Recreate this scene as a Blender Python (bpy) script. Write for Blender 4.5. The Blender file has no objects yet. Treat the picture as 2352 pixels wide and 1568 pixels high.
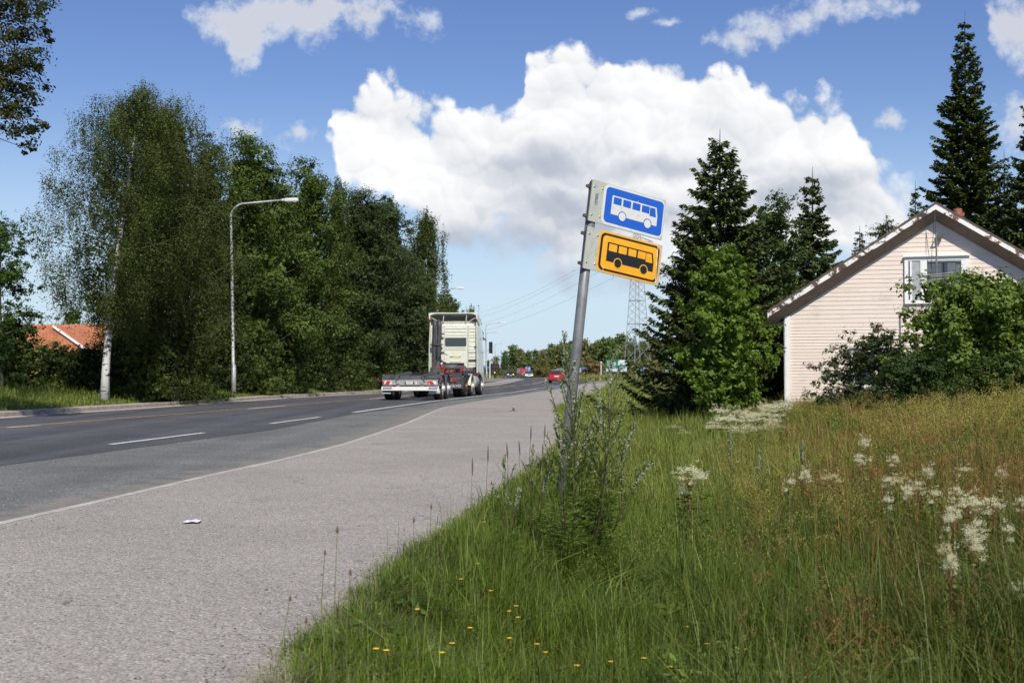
import bpy, bmesh, math, random
import numpy as np
from mathutils import Vector, Matrix
R = math.radians
random.seed(7)
S = bpy.context.scene
COL = S.collection

# ---------------------------------------------------------------- camera
FPX = 3005.0                      # focal length in units where the frame is 2352 wide
EYE = 1.2
TILT = math.atan(70.0 / FPX)
cd = bpy.data.cameras.new("camera")
cam = bpy.data.objects.new("camera", cd)
COL.objects.link(cam)
cam.location = (0, 0, EYE)
cam.rotation_euler = (math.pi / 2 + TILT, 0, 0)
cd.sensor_width = 36.0
cd.lens = 36.0 * FPX / 2352.0
cd.clip_start = 0.1
cd.clip_end = 6000
cd.dof.use_dof = True
cd.dof.focus_distance = 12.9
cd.dof.aperture_fstop = 5.6
S.camera = cam
S.view_settings.view_transform = 'Standard'
S.view_settings.look = 'None'
S.view_settings.gamma = 1.0
S.view_settings.use_curve_mapping = False
S.view_settings.exposure = 0.12
S.render.film_transparent = False
S.cycles.max_bounces = 6
S.cycles.diffuse_bounces = 3
S.cycles.transmission_bounces = 4
S.cycles.transparent_max_bounces = 6
S.cycles.use_denoising = True

# ---------------------------------------------------------------- sun
SUN_AZ = R(13)      # to the right of straight behind the camera
SUN_EL = R(47)
to_sun = Vector((math.sin(SUN_AZ) * math.cos(SUN_EL), -math.cos(SUN_AZ) * math.cos(SUN_EL), math.sin(SUN_EL)))
sl = bpy.data.lights.new("sun", 'SUN')
sl.energy = 4.6
sl.angle = R(0.53)
sl.color = (1.0, 0.93, 0.82)
so = bpy.data.objects.new("sun", sl)
COL.objects.link(so)
so.location = (10, -20, 30)
so.rotation_euler = (-to_sun).to_track_quat('-Z', 'Y').to_euler()

# ---------------------------------------------------------------- world: physical sky with cumulus clouds
w = bpy.data.worlds.new("World")
S.world = w
w.use_nodes = True
NT = w.node_tree
NT.nodes.clear()

def nn(nt, t, **kw):
    n = nt.nodes.new(t)
    for k, v in kw.items():
        setattr(n, k, v)
    return n

def mth(nt, op, a, b=None, c=None, clamp=False):
    n = nt.nodes.new('ShaderNodeMath')
    n.operation = op
    n.use_clamp = clamp
    for i, v in enumerate((a, b, c)):
        if v is None:
            continue
        if isinstance(v, (int, float)):
            n.inputs[i].default_value = v
        else:
            nt.links.new(v, n.inputs[i])
    return n.outputs[0]

def smooth(nt, x, a, b, lo=0.0, hi=1.0):
    n = nt.nodes.new('ShaderNodeMapRange')
    n.interpolation_type = 'SMOOTHSTEP'
    nt.links.new(x, n.inputs[0])
    n.inputs[1].default_value = a
    n.inputs[2].default_value = b
    n.inputs[3].default_value = lo
    n.inputs[4].default_value = hi
    return n.outputs[0]

def mixc(nt, f, a, b, mode='MIX'):
    n = nt.nodes.new('ShaderNodeMix')
    n.data_type = 'RGBA'
    n.blend_type = mode
    for s, v in ((n.inputs[0], f), (n.inputs[6], a), (n.inputs[7], b)):
        if isinstance(v, (int, float)):
            s.default_value = v
        elif isinstance(v, (tuple, list)):
            s.default_value = (*v[:3], 1)
        else:
            nt.links.new(v, s)
    return n.outputs[2]

def make_world():
    nt = NT
    L = nt.links.new
    tc = nn(nt, 'ShaderNodeTexCoord')
    sep = nn(nt, 'ShaderNodeSeparateXYZ')
    L(tc.outputs['Generated'], sep.inputs[0])
    ys = mth(nt, 'MAXIMUM', sep.outputs[1], 0.05)
    u = mth(nt, 'MULTIPLY', mth(nt, 'DIVIDE', sep.outputs[0], ys), 3.005)
    v = mth(nt, 'MULTIPLY', mth(nt, 'DIVIDE', sep.outputs[2], ys), 3.005)
    front = smooth(nt, sep.outputs[1], 0.1, 0.35)
    comb = nn(nt, 'ShaderNodeCombineXYZ')
    L(u, comb.inputs[0]); L(v, comb.inputs[1])
    P = comb.outputs[0]
    # warp so that blob outlines are uneven
    nz = nn(nt, 'ShaderNodeTexNoise')
    nz.noise_dimensions = '2D'
    nz.inputs['Scale'].default_value = 4.2
    nz.inputs['Detail'].default_value = 4
    nz.inputs['Roughness'].default_value = 0.55
    L(P, nz.inputs['Vector'])
    wv = nn(nt, 'ShaderNodeVectorMath', operation='SUBTRACT')
    L(nz.outputs['Color'], wv.inputs[0]); wv.inputs[1].default_value = (0.5, 0.5, 0.5)
    ws = nn(nt, 'ShaderNodeVectorMath', operation='SCALE')
    L(wv.outputs[0], ws.inputs[0]); ws.inputs['Scale'].default_value = 0.10
    wa = nn(nt, 'ShaderNodeVectorMath', operation='ADD')
    L(P, wa.inputs[0]); L(ws.outputs[0], wa.inputs[1])
    flat = nn(nt, 'ShaderNodeVectorMath', operation='MULTIPLY')
    L(wa.outputs[0], flat.inputs[0]); flat.inputs[1].default_value = (1, 1, 0)
    Q = flat.outputs[0]

    def blobs(lst, vec, k=0.18):
        acc = None
        for (cx, cy, rx, ry) in lst:
            X = (cx - 1176) / 1000.0; Y = (854 - cy) / 1000.0
            sx = 1000.0 / rx; sy = 1000.0 / ry
            m = nn(nt, 'ShaderNodeMapping')
            m.inputs['Location'].default_value = (-X * sx, -Y * sy, 0)
            m.inputs['Scale'].default_value = (sx, sy, 1)
            L(vec, m.inputs['Vector'])
            ln = nn(nt, 'ShaderNodeVectorMath', operation='LENGTH')
            L(m.outputs[0], ln.inputs[0])
            d = ln.outputs['Value']
            acc = d if acc is None else mth(nt, 'SMOOTH_MIN', acc, d, k)
        return mth(nt, 'SUBTRACT', 1.0, acc)

    def curve(pts, x):
        # height of an outline (frame units) against bearing
        n = nn(nt, 'ShaderNodeFloatCurve')
        c = n.mapping.curves[0]
        c.points[0].location = (0, (854 - pts[0][1]) / 1000.0)
        c.points[1].location = (1, (854 - pts[-1][1]) / 1000.0)
        for (px, py) in pts[1:-1]:
            c.points.new((px + 200) / 2800.0, (854 - py) / 1000.0)
        for p in c.points:
            p.handle_type = 'AUTO'
        n.mapping.update()
        L(x, n.inputs['Value'])
        return n.outputs[0]

    sq = nn(nt, 'ShaderNodeSeparateXYZ')
    L(Q, sq.inputs[0])
    qv = sq.outputs[1]
    qx = mth(nt, 'DIVIDE', mth(nt, 'ADD', sq.outputs[0], 1.376), 2.8)
    top = curve([(-200, 800), (680, 800), (730, 330), (745, 235), (800, 195), (870, 165), (940, 185), (1060, 215), (1130, 238), (1180, 245),
                 (1215, 110), (1300, 90), (1450, 118), (1580, 135), (1700, 150), (1760, 205), (1860, 212), (1950, 240), (2010, 320),
                 (2060, 365), (2140, 400), (2170, 700), (2600, 800)], qx)
    bot = curve([(-200, 300), (690, 300), (735, 300), (790, 440), (850, 470), (960, 560), (1000, 618), (1200, 622), (1260, 680),
                 (1400, 705), (1600, 690), (1900, 640), (2100, 600), (2170, 480), (2230, 300), (2600, 300)], qx)
    stop = curve([(-200, 300), (340, 300), (420, 0), (700, -40), (900, -30), (950, 10), (1040, 50), (1070, 240), (1560, 240),
                  (1600, 95), (1660, 55), (1800, 5), (1950, -30), (2100, -40), (2180, 150), (2260, 0), (2600, -100)], qx)
    sbot = curve([(-200, 0), (380, 0), (430, 70), (520, 120), (570, 175), (640, 105), (720, 130), (780, 70), (860, 100), (900, 60),
                  (1000, 95), (1060, 50), (1100, -60), (1560, -60), (1620, 105), (1740, 130), (1820, 95), (1960, 60), (2100, 10), (2180, -60),
                  (2290, 130), (2330, 150), (2600, 170)], qx)
    soft = [(548, 300, 66, 24), (675, 318, 40, 26), (1530, 46, 36, 10), (1466, 26, 32, 14), (2375, 270, 75, 105), (2045, 262, 46, 24)]
    dark = [(1235, 376, 150, 46), (1265, 465, 95, 42), (1560, 375, 210, 30), (1110, 560, 190, 60), (1340, 640, 130, 40), (1430, 500, 170, 50), (1870, 450, 160, 60)]
    def billow(scale, dx, dy):
        def h(vec):
            vo = nn(nt, 'ShaderNodeTexVoronoi')
            vo.feature = 'F1'; vo.voronoi_dimensions = '2D'
            vo.inputs['Scale'].default_value = scale
            L(vec, vo.inputs['Vector'])
            d = vo.outputs['Distance']
            return mth(nt, 'SUBTRACT', 1.0, mth(nt, 'MULTIPLY', d, d))
        o = nn(nt, 'ShaderNodeVectorMath', operation='ADD')
        L(Q, o.inputs[0]); o.inputs[1].default_value = (dx, dy, 0)
        h0 = h(Q)
        return h0, mth(nt, 'SUBTRACT', h0, h(o.outputs[0]))
    h1, e1 = billow(5.0, .022, .062)
    h2, e2 = billow(11.0, .010, .028)
    h3, e3 = billow(25.0, .004, .012)
    pf = mth(nt, 'ADD', mth(nt, 'MULTIPLY', h1, .55), mth(nt, 'ADD', mth(nt, 'MULTIPLY', h2, .28), mth(nt, 'MULTIPLY', h3, .17)))
    emb0 = mth(nt, 'ADD', mth(nt, 'MULTIPLY', e1, .17), mth(nt, 'ADD', mth(nt, 'MULTIPLY', e2, .16), mth(nt, 'MULTIPLY', e3, .11)))
    nz2 = nn(nt, 'ShaderNodeTexNoise')
    nz2.noise_dimensions = '2D'
    nz2.inputs['Scale'].default_value = 20
    nz2.inputs['Detail'].default_value = 5
    nz2.inputs['Roughness'].default_value = 0.6
    L(P, nz2.inputs['Vector'])
    fine = mth(nt, 'SUBTRACT', nz2.outputs['Fac'], 0.5)
    big = mth(nt, 'SMOOTH_MIN', mth(nt, 'SUBTRACT', top, qv), mth(nt, 'SUBTRACT', qv, bot), 0.03)
    pd = mth(nt, 'SUBTRACT', pf, 0.84)
    d1 = mth(nt, 'ADD', big, mth(nt, 'MULTIPLY', pd, 0.20))
    d1 = mth(nt, 'ADD', d1, mth(nt, 'MULTIPLY', fine, 0.06))
    # crisp cauliflower tops, soft ragged bases
    edge = smooth(nt, v, 0.22, 0.55, 0.13, 0.034)
    a1 = mth(nt, 'DIVIDE', d1, edge, clamp=True)
    a1 = smooth(nt, a1, 0.0, 1.0)
    band = mth(nt, 'SMOOTH_MIN', mth(nt, 'SUBTRACT', stop, qv), mth(nt, 'SUBTRACT', qv, sbot), 0.03)
    sf = mth(nt, 'MAXIMUM', blobs(soft, Q, 0.3), mth(nt, 'MULTIPLY', band, 18.0))
    sf = mth(nt, 'MINIMUM', sf, 1.6)
    d2 = mth(nt, 'ADD', mth(nt, 'MULTIPLY', sf, 0.9), mth(nt, 'MULTIPLY', fine, 1.9))
    a2 = smooth(nt, d2, -0.05, 0.95, 0.0, 0.9)
    # light and shade inside the cloud
    dk = smooth(nt, mth(nt, 'ADD', blobs(dark, Q, 0.3), mth(nt, 'MULTIPLY', fine, 0.45)), -0.9, 1.0)
    low = smooth(nt, v, 0.12, 0.42, 0.16, 0.0)
    b = mth(nt, 'SUBTRACT', 0.945, mth(nt, 'MULTIPLY', dk, 0.34))
    b = mth(nt, 'SUBTRACT', b, low)
    b = mth(nt, 'ADD', b, mth(nt, 'MULTIPLY', emb0, 1.0))
    b = mth(nt, 'ADD', b, mth(nt, 'MULTIPLY', mth(nt, 'SUBTRACT', nz.outputs['Fac'], 0.5), 0.12))
    b = mth(nt, 'MINIMUM', mth(nt, 'MAXIMUM', b, 0.34), 1.0)
    ccol = nn(nt, 'ShaderNodeValToRGB')
    e = ccol.color_ramp.elements
    e[0].position = 0.34; e[0].color = (0.36, 0.40, 0.48, 1)
    e[1].position = 1.0; e[1].color = (0.97, 0.97, 0.97, 1)
    x = e.new(0.62); x.color = (0.50, 0.54, 0.62, 1)
    x = e.new(0.84); x.color = (0.78, 0.80, 0.835, 1)
    L(b, ccol.inputs[0])
    sc = mixc(nt, smooth(nt, sf, 0.2, 1.3), (0.62, 0.68, 0.78), (0.62, 0.63, 0.69))
    sky = nn(nt, 'ShaderNodeTexSky')
    sky.sky_type = 'NISHITA'
    sky.sun_disc = False
    sky.sun_elevation = SUN_EL
    sky.sun_rotation = math.pi - SUN_AZ
    sky.altitude = 300
    sky.air_density = 1.0
    sky.dust_density = 0.1
    sky.ozone_density = 2.0
    hs = nn(nt, 'ShaderNodeHueSaturation')
    hs.inputs['Saturation'].default_value = 1.20
    hs.inputs['Hue'].default_value = 0.518
    L(sky.outputs[0], hs.inputs['Color'])
    STR = 0.10
    CL = 1.0 / STR
    def mul(c, k):
        n = nn(nt, 'ShaderNodeVectorMath', operation='SCALE')
        L(c, n.inputs[0]); n.inputs['Scale'].default_value = k
        return n.outputs[0]
    hz = mixc(nt, smooth(nt, sep.outputs[2], -0.02, 0.22, 0.88, 0.0), hs.outputs[0], (0.50 * CL, 0.64 * CL, 0.82 * CL))
    c = mixc(nt, mth(nt, 'MULTIPLY', a2, front), hz, mul(sc, CL))
    c = mixc(nt, mth(nt, 'MULTIPLY', a1, front), c, mul(ccol.outputs[0], CL * 0.97))
    bg = nn(nt, 'ShaderNodeBackground')
    bg.inputs['Strength'].default_value = STR
    L(c, bg.inputs['Color'])
    out = nn(nt, 'ShaderNodeOutputWorld')
    L(bg.outputs[0], out.inputs[0])
make_world()
w.cycles.sampling_method = 'MANUAL'
w.cycles.sample_map_resolution = 512

# ---------------------------------------------------------------- measuring helpers
_ct, _st = math.cos(TILT), math.sin(TILT)
def ray(px, py):
    a = (px - 1176) / FPX; b = (784 - py) / FPX
    return Vector((a, _ct - b * _st, _st + b * _ct))
def W(px, py, Y):
    r = ray(px, py)
    return Vector((0, 0, EYE)) + r * (Y / r.y)
def G(px, py, z=0.0):
    r = ray(px, py)
    return Vector((0, 0, EYE)) + r * ((z - EYE) / r.z)

# ---------------------------------------------------------------- tags
def tag(o, label=None, cat=None, group=None, kind=None):
    if label: o['label'] = label
    if cat: o['category'] = cat
    if group: o['group'] = group
    if kind: o['kind'] = kind
    return o
def thing(name, label, cat, loc=(0, 0, 0), rz=0.0, group=None):
    o = bpy.data.objects.new(name, None)
    o.empty_display_size = 0.2
    COL.objects.link(o)
    o.location = loc
    o.rotation_euler = (0, 0, rz)
    return tag(o, label, cat, group)
def copy_tree(o, parent=None):
    c = o.copy()
    COL.objects.link(c)
    c.parent = parent
    for ch in list(o.children):
        copy_tree(ch, c)
    return c

# ---------------------------------------------------------------- materials
def new_mat(name):
    m = bpy.data.materials.new(name)
    m.use_nodes = True
    return m, m.node_tree, m.node_tree.nodes['Principled BSDF']
MATS = {}
def plain(name, col, rough=0.6, metal=0.0, var=0.12, scale=6.0, spec=0.5, dirt=None, bump=0.0, coat=0.0):
    """painted or bare surface with uneven tone, wear and a little bump"""
    if name in MATS: return MATS[name]
    m, nt, b = new_mat(name)
    L = nt.links.new
    tc = nn(nt, 'ShaderNodeTexCoord')
    nz = nn(nt, 'ShaderNodeTexNoise')
    nz.inputs['Scale'].default_value = scale
    nz.inputs['Detail'].default_value = 6
    nz.inputs['Roughness'].default_value = 0.65
    L(tc.outputs['Object'], nz.inputs['Vector'])
    f = smooth(nt, nz.outputs['Fac'], 0.3, 0.7)
    lo = tuple(c * (1 - var) for c in col); hi = tuple(min(1, c * (1 + var)) for c in col)
    c = mixc(nt, f, lo, hi)
    if dirt:
        n2 = nn(nt, 'ShaderNodeTexNoise')
        n2.inputs['Scale'].default_value = scale * 2.7
        n2.inputs['Detail'].default_value = 8
        L(tc.outputs['Object'], n2.inputs['Vector'])
        c = mixc(nt, smooth(nt, n2.outputs['Fac'], 0.52, 0.72, 0, 0.75), c, dirt)
    L(c, b.inputs['Base Color'])
    L(smooth(nt, nz.outputs['Fac'], 0.2, 0.8, max(0.02, rough - 0.08), min(1, rough + 0.08)), b.inputs['Roughness'])
    b.inputs['Metallic'].default_value = metal
    b.inputs['Specular IOR Level'].default_value = spec
    b.inputs['Coat Weight'].default_value = coat
    if bump:
        bp = nn(nt, 'ShaderNodeBump')
        bp.inputs['Strength'].default_value = bump
        bp.inputs['Distance'].default_value = 0.01
        L(nz.outputs['Fac'], bp.inputs['Height'])
        L(bp.outputs[0], b.inputs['Normal'])
    MATS[name] = m
    return m

def foliage_mat(name, trans=0.3, rough=0.6, gain=1.0, spec=0.2):
    if name in MATS: return MATS[name]
    m, nt, b = new_mat(name)
    L = nt.links.new
    at = nn(nt, 'ShaderNodeAttribute'); at.attribute_name = 'Col'
    L(at.outputs['Color'], b.inputs['Base Color'])
    b.inputs['Roughness'].default_value = rough
    b.inputs['Specular IOR Level'].default_value = spec
    tr = nn(nt, 'ShaderNodeBsdfTranslucent')
    tcol = mixc(nt, 1.0, at.outputs['Color'], (1.5, 1.6, 0.7), 'MULTIPLY')
    L(tcol, tr.inputs['Color'])
    mx = nn(nt, 'ShaderNodeMixShader')
    mx.inputs[0].default_value = trans
    L(b.outputs[0], mx.inputs[1]); L(tr.outputs[0], mx.inputs[2])
    out = nt.nodes['Material Output']
    L(mx.outputs[0], out.inputs['Surface'])
    MATS[name] = m
    return m
LEAF = foliage_mat('leaf_green')
GRASSM = foliage_mat('grass_blades', 0.30, 0.5, spec=0.3)
def attr_mat(name, rough=0.6, spec=0.3):
    if name in MATS: return MATS[name]
    m, nt, b = new_mat(name)
    at = nn(nt, 'ShaderNodeAttribute'); at.attribute_name = 'Col'
    nt.links.new(at.outputs['Color'], b.inputs['Base Color'])
    b.inputs['Roughness'].default_value = rough
    b.inputs['Specular IOR Level'].default_value = spec
    MATS[name] = m
    return m

# ---------------------------------------------------------------- mesh helpers
def link(me, name, mat, parent=None, smooth_=False, bevel=0.0):
    o = bpy.data.objects.new(name, me)
    COL.objects.link(o)
    if mat is not None: me.materials.append(mat)
    if parent is not None: o.parent = parent
    if smooth_:
        me.polygons.foreach_set('use_smooth', [True] * len(me.polygons))
    if bevel:
        b = o.modifiers.new('bevel', 'BEVEL'); b.width = bevel; b.segments = 2; b.limit_method = 'ANGLE'; b.angle_limit = R(40)
    return o

def np_mesh(name, V, F, mat, parent=None, col=None, smooth_=False):
    """V (n,3), F (m,k) equal-sized faces, col per vertex"""
    V = np.ascontiguousarray(V, np.float32); F = np.ascontiguousarray(F, np.int32)
    me = bpy.data.meshes.new(name)
    me.vertices.add(len(V)); me.vertices.foreach_set('co', V.ravel())
    k = F.shape[1]
    me.loops.add(F.size); me.loops.foreach_set('vertex_index', F.ravel())
    me.polygons.add(len(F))
    me.polygons.foreach_set('loop_start', np.arange(0, F.size, k, dtype=np.int32))
    me.polygons.foreach_set('loop_total', np.full(len(F), k, np.int32))
    me.update(calc_edges=True)
    if col is not None:
        a = me.color_attributes.new('Col', 'FLOAT_COLOR', 'POINT')
        c4 = np.ones((len(V), 4), np.float32); c4[:, :3] = col
        a.data.foreach_set('color', c4.ravel())
    return link(me, name, mat, parent, smooth_)

class MB:
    """collects shapes and links them as one mesh object"""
    def __init__(s): s.v = []; s.f = []
    def add(s, vs, fs):
        n = len(s.v); s.v += [tuple(v) for v in vs]; s.f += [tuple(n + i for i in f) for f in fs]; return s
    def box(s, c, d, rz=0.0, M=None):
        x, y, z = (k / 2 for k in d)
        vs = [Vector((a * x, b * y, e * z)) for a in (-1, 1) for b in (-1, 1) for e in (-1, 1)]
        m = Matrix.Translation(c) @ (M if M is not None else Matrix.Rotation(rz, 4, 'Z'))
        return s.add([m @ v for v in vs], [(0, 1, 3, 2), (4, 6, 7, 5), (0, 4, 5, 1), (2, 3, 7, 6), (0, 2, 6, 4), (1, 5, 7, 3)])
    def tube(s, pts, r, n=8, cap=True):
        pts = [Vector(p) for p in pts]
        rs = r if isinstance(r, (list, tuple)) else [r] * len(pts)
        base = len(s.v); u0 = None
        for i, p in enumerate(pts):
            t = (pts[min(i + 1, len(pts) - 1)] - pts[max(i - 1, 0)])
            t = t.normalized() if t.length > 1e-9 else Vector((0, 0, 1))
            if u0 is None:
                u0 = t.cross(Vector((0, 0, 1)))
                if u0.length < 1e-3: u0 = t.cross(Vector((0, 1, 0)))
                u0.normalize()
            else:
                u0 = (u0 - t * u0.dot(t)).normalized()
            w0 = t.cross(u0)
            for k in range(n):
                a = 2 * math.pi * k / n
                s.v.append(tuple(p + (u0 * math.cos(a) + w0 * math.sin(a)) * rs[i]))
        for i in range(len(pts) - 1):
            for k in range(n):
                a = base + i * n + k; b = base + i * n + (k + 1) % n
                s.f.append((a, b, b + n, a + n))
        if cap:
            s.f.append(tuple(base + k for k in reversed(range(n))))
            s.f.append(tuple(base + (len(pts) - 1) * n + k for k in range(n)))
        return s
    def prism(s, poly, o, ex, ey, ez, t):
        """polygon in (ex, ey) at o, extruded t along ez"""
        n = len(poly)
        a = [o + ex * x + ey * y for x, y in poly]
        b = [p + ez * t for p in a]
        return s.add(a + b, [tuple(reversed(range(n))), tuple(range(n, 2 * n))] + [(i, (i + 1) % n, n + (i + 1) % n, n + i) for i in range(n)])
    def loft(s, rings, cap=True):
        n = len(rings[0]); base = len(s.v)
        for r_ in rings: s.v += [tuple(p) for p in r_]
        for i in range(len(rings) - 1):
            for k in range(n):
                a = base + i * n + k; b = base + i * n + (k + 1) % n
                s.f.append((a, b, b + n, a + n))
        if cap:
            s.f.append(tuple(base + k for k in reversed(range(n)))); s.f.append(tuple(base + (len(rings) - 1) * n + k for k in range(n)))
        return s
    def lathe(s, prof, c, axis='X', n=24):
        """prof: list of (radius, along)"""
        c = Vector(c); base = len(s.v)
        for (r_, h) in prof:
            for k in range(n):
                a = 2 * math.pi * k / n
                q = (h, r_ * math.cos(a), r_ * math.sin(a)) if axis == 'X' else ((r_ * math.cos(a), h, r_ * math.sin(a)) if axis == 'Y' else (r_ * math.cos(a), r_ * math.sin(a), h))
                s.v.append(tuple(c + Vector(q)))
        for i in range(len(prof) - 1):
            for k in range(n):
                a = base + i * n + k; b = base + i * n + (k + 1) % n
                s.f.append((a, b, b + n, a + n))
        return s
    def ball(s, c, r, n=6, sc=(1, 1, 1)):
        prof = [(max(1e-4, r * math.sin(math.pi * i / n)), -r * math.cos(math.pi * i / n)) for i in range(n + 1)]
        base = len(s.v); s.lathe(prof, (0, 0, 0), 'Z', n + 2)
        for i in range(base, len(s.v)):
            v = s.v[i]; s.v[i] = (c[0] + v[0] * sc[0], c[1] + v[1] * sc[1], c[2] + v[2] * sc[2])
        return s
    def build(s, name, mat, parent=None, smooth_=False, bevel=0.0):
        me = bpy.data.meshes.new(name)
        me.from_pydata(s.v, [], s.f)
        me.validate(); me.update()
        bm = bmesh.new(); bm.from_mesh(me); bmesh.ops.recalc_face_normals(bm, faces=bm.faces); bm.to_mesh(me); bm.free()
        return link(me, name, mat, parent, smooth_, bevel)

def text_mesh(txt, name, mat, parent, o, ex, ey, size, width=None, align='CENTER', lift=0.0, depth=0.001, shear=0.0):
    """lettering standing on a surface; width stretches it to that length"""
    cu = bpy.data.curves.new(name, 'FONT'); cu.body = txt; cu.size = size; cu.extrude = depth; cu.align_x = align; cu.align_y = 'CENTER'; cu.shear = shear
    tmp = bpy.data.objects.new('tmp', cu); COL.objects.link(tmp)
    bpy.context.view_layer.update()
    me = bpy.data.meshes.new_from_object(tmp.evaluated_get(bpy.context.evaluated_depsgraph_get()))
    COL.objects.unlink(tmp); bpy.data.objects.remove(tmp)
    xs = [v.co.x for v in me.vertices]
    k = (width / (max(xs) - min(xs))) if width else 1.0
    ez = ex.cross(ey)
    for v in me.vertices:
        c = v.co.copy(); v.co = o + ex * (c.x * k) + ey * c.y + ez * (c.z + lift)
    me.name = name
    return link(me, name, mat, parent)

def rrect(x0, y0, x1, y1, r, n=6, ry=None):
    ry = r if ry is None else ry
    P = []
    for cx, cy, a0 in ((x1 - r, y1 - ry, 0), (x0 + r, y1 - ry, 90), (x0 + r, y0 + ry, 180), (x1 - r, y0 + ry, 270)):
        for i in range(n + 1):
            a = R(a0 + 90 * i / n); P.append((cx + r * math.cos(a), cy + ry * math.sin(a)))
    return P

# ---------------------------------------------------------------- road lines as measured on the ground
def interp_xy(pts):
    a = sorted((p.y, p.x) for p in pts)
    ys = np.array([q[0] for q in a]); xs = np.array([q[1] for q in a])
    def f(y):
        y = np.asarray(y, float)
        lo = xs[0] + (y - ys[0]) * (xs[1] - xs[0]) / (ys[1] - ys[0])
        hi = xs[-1] + (y - ys[-1]) * (xs[-1] - xs[-2]) / (ys[-1] - ys[-2])
        return np.where(y < ys[0], lo, np.where(y > ys[-1], hi, np.interp(y, ys, xs)))
    return f
ZP = 0.09      # top of the footway
centre = interp_xy([G(*p) for p in ((0, 982.7), (98.5, 975.7), (555.8, 939.5), (846.6, 916), (1119.7, 892.5), (1172, 887.3), (1206, 884),
                                    (1224.5, 881.7), (1242, 878.8), (1252.7, 876))] + [Vector((5.3, 196, 0)), Vector((5.9, 226, 0)), Vector((6.0, 245, 0))])
lkerb = interp_xy([G(*p) for p in ((0, 958.5), (109, 951), (321.5, 936.8), (656.7, 913.6), (867.7, 902.6), (1119.7, 885.5), (1152, 880.7), (1180, 874.8))])
wline = interp_xy([G(*p) for p in ((811.4, 947.5), (1003.4, 920.4), (1106.6, 909), (1177, 901.5), (1235, 892.3), (1292, 884.8))])
baydash = interp_xy([G(*p) for p in ((253.3, 1021.6), (469, 994.4), (621.5, 973.3), (734, 958.3))])
darkedge = interp_xy([G(*p) for p in ((0, 1069.5), (234, 1039), (621, 987.4), (811, 951.5), (1003, 924), (1106.6, 911.8), (1177, 904.2), (1292, 886.5))])
pkerb = interp_xy([G(*p, ZP) for p in ((0, 1201), (253, 1144.5), (389, 1112.6), (516, 1083.5), (647, 1055.4), (788, 1020.2), (868, 994.4), (938, 969.6),
                                       (1003.4, 941.3), (1022.8, 934.9), (1106.6, 920.4), (1177, 909.9), (1227.7, 901.4), (1278.5, 894.6), (1328, 886.5), (1343, 881.5))])
pedge = interp_xy([G(*p, ZP) for p in ((600, 1568), (740, 1430), (880, 1315), (1033.6, 1215), (1089.7, 1180), (1173.8, 1109.5), (1225, 1070), (1263.5, 1036.6),
                                       (1284, 1000), (1283, 958), (1274, 944), (1300, 932), (1347.6, 915), (1375, 903), (1384, 894), (1395, 884))])

def fb(x, y, s=1.0, seed=0.0):
    """cheap smooth 2-D noise, -1..1"""
    x = np.asarray(x, float) * s + seed; y = np.asarray(y, float) * s + seed * 1.7
    return (np.sin(x * 1.3 + 1.7 * np.sin(y * .9 + seed)) + np.sin(y * 1.7 + 1.3 * np.sin(x * 1.1 + 2 * seed)) + np.sin((x + y) * .8 + 2.1 * np.sin((x - y) * .7))) / 3

def gz(x, y):
    x = np.asarray(x, float); y = np.asarray(y, float)
    s = x - pedge(y)
    far = np.clip((y - 60) / 60, 0, 1)
    prof = np.interp(s, [-.6, -.05, .12, .9, 2.2, 4.2, 6.5, 9, 14], [-.06, -.06, ZP - .01, -.34, -.42, -.22, .06, .18, .25])
    prof = prof * (1 - far) + far * np.interp(s, [-.6, 0, .2, 4], [-.06, -.06, .05, .1])
    prof = np.where(s > .3, prof + 0.03 * fb(x, y, 1.4, 3), prof)
    t = lkerb(y) - x
    lp = np.interp(t, [-.4, .1, .75, 2.3, 12], [-.06, -.06, .13, .34, .45])
    lp = lp * (1 - np.clip((y - 130) / 40, 0, 1)) + np.clip((y - 130) / 40, 0, 1) * (-.05)
    z = np.where(t > -.4, lp, np.where(s > -.6, prof, -.06))
    z = np.where(y > 128, np.where((y < 190), -.06, -.06), z)
    z = np.where((y > 128) & (x > centre(np.minimum(y, 245)) + 5.5), -.03, z)
    return z
def gzf(x, y): return float(gz(x, y))

def ribbon(name, fl, fr, y0, y1, z, mat, step=1.0, cols=2, edge=False, parent=None, kind='structure', zf=None):
    n = max(2, int((y1 - y0) / step) + 1)
    ys = np.linspace(y0, y1, n)
    a = fl(ys); b = fr(ys)
    t = np.linspace(0, 1, cols)
    X = a[:, None] * (1 - t) + b[:, None] * t
    Y = np.repeat(ys[:, None], cols, 1)
    V = np.stack([X, Y, np.full_like(X, z)], -1).reshape(-1, 3)
    i = np.arange(n - 1)[:, None] * cols + np.arange(cols - 1)[None]
    F = np.stack([i, i + 1, i + 1 + cols, i + cols], -1).reshape(-1, 4)
    col = None
    if edge:   # distance (m) to the right-hand edge, so that dirt can gather there
        d = (b[:, None] - X).reshape(-1)
        d2 = (X - a[:, None]).reshape(-1)
        col = np.stack([d, d2, 0 * d], -1)
    o = np_mesh(name, V, F, mat, parent, col)
    if kind: tag(o, kind=kind)
    return o

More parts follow.
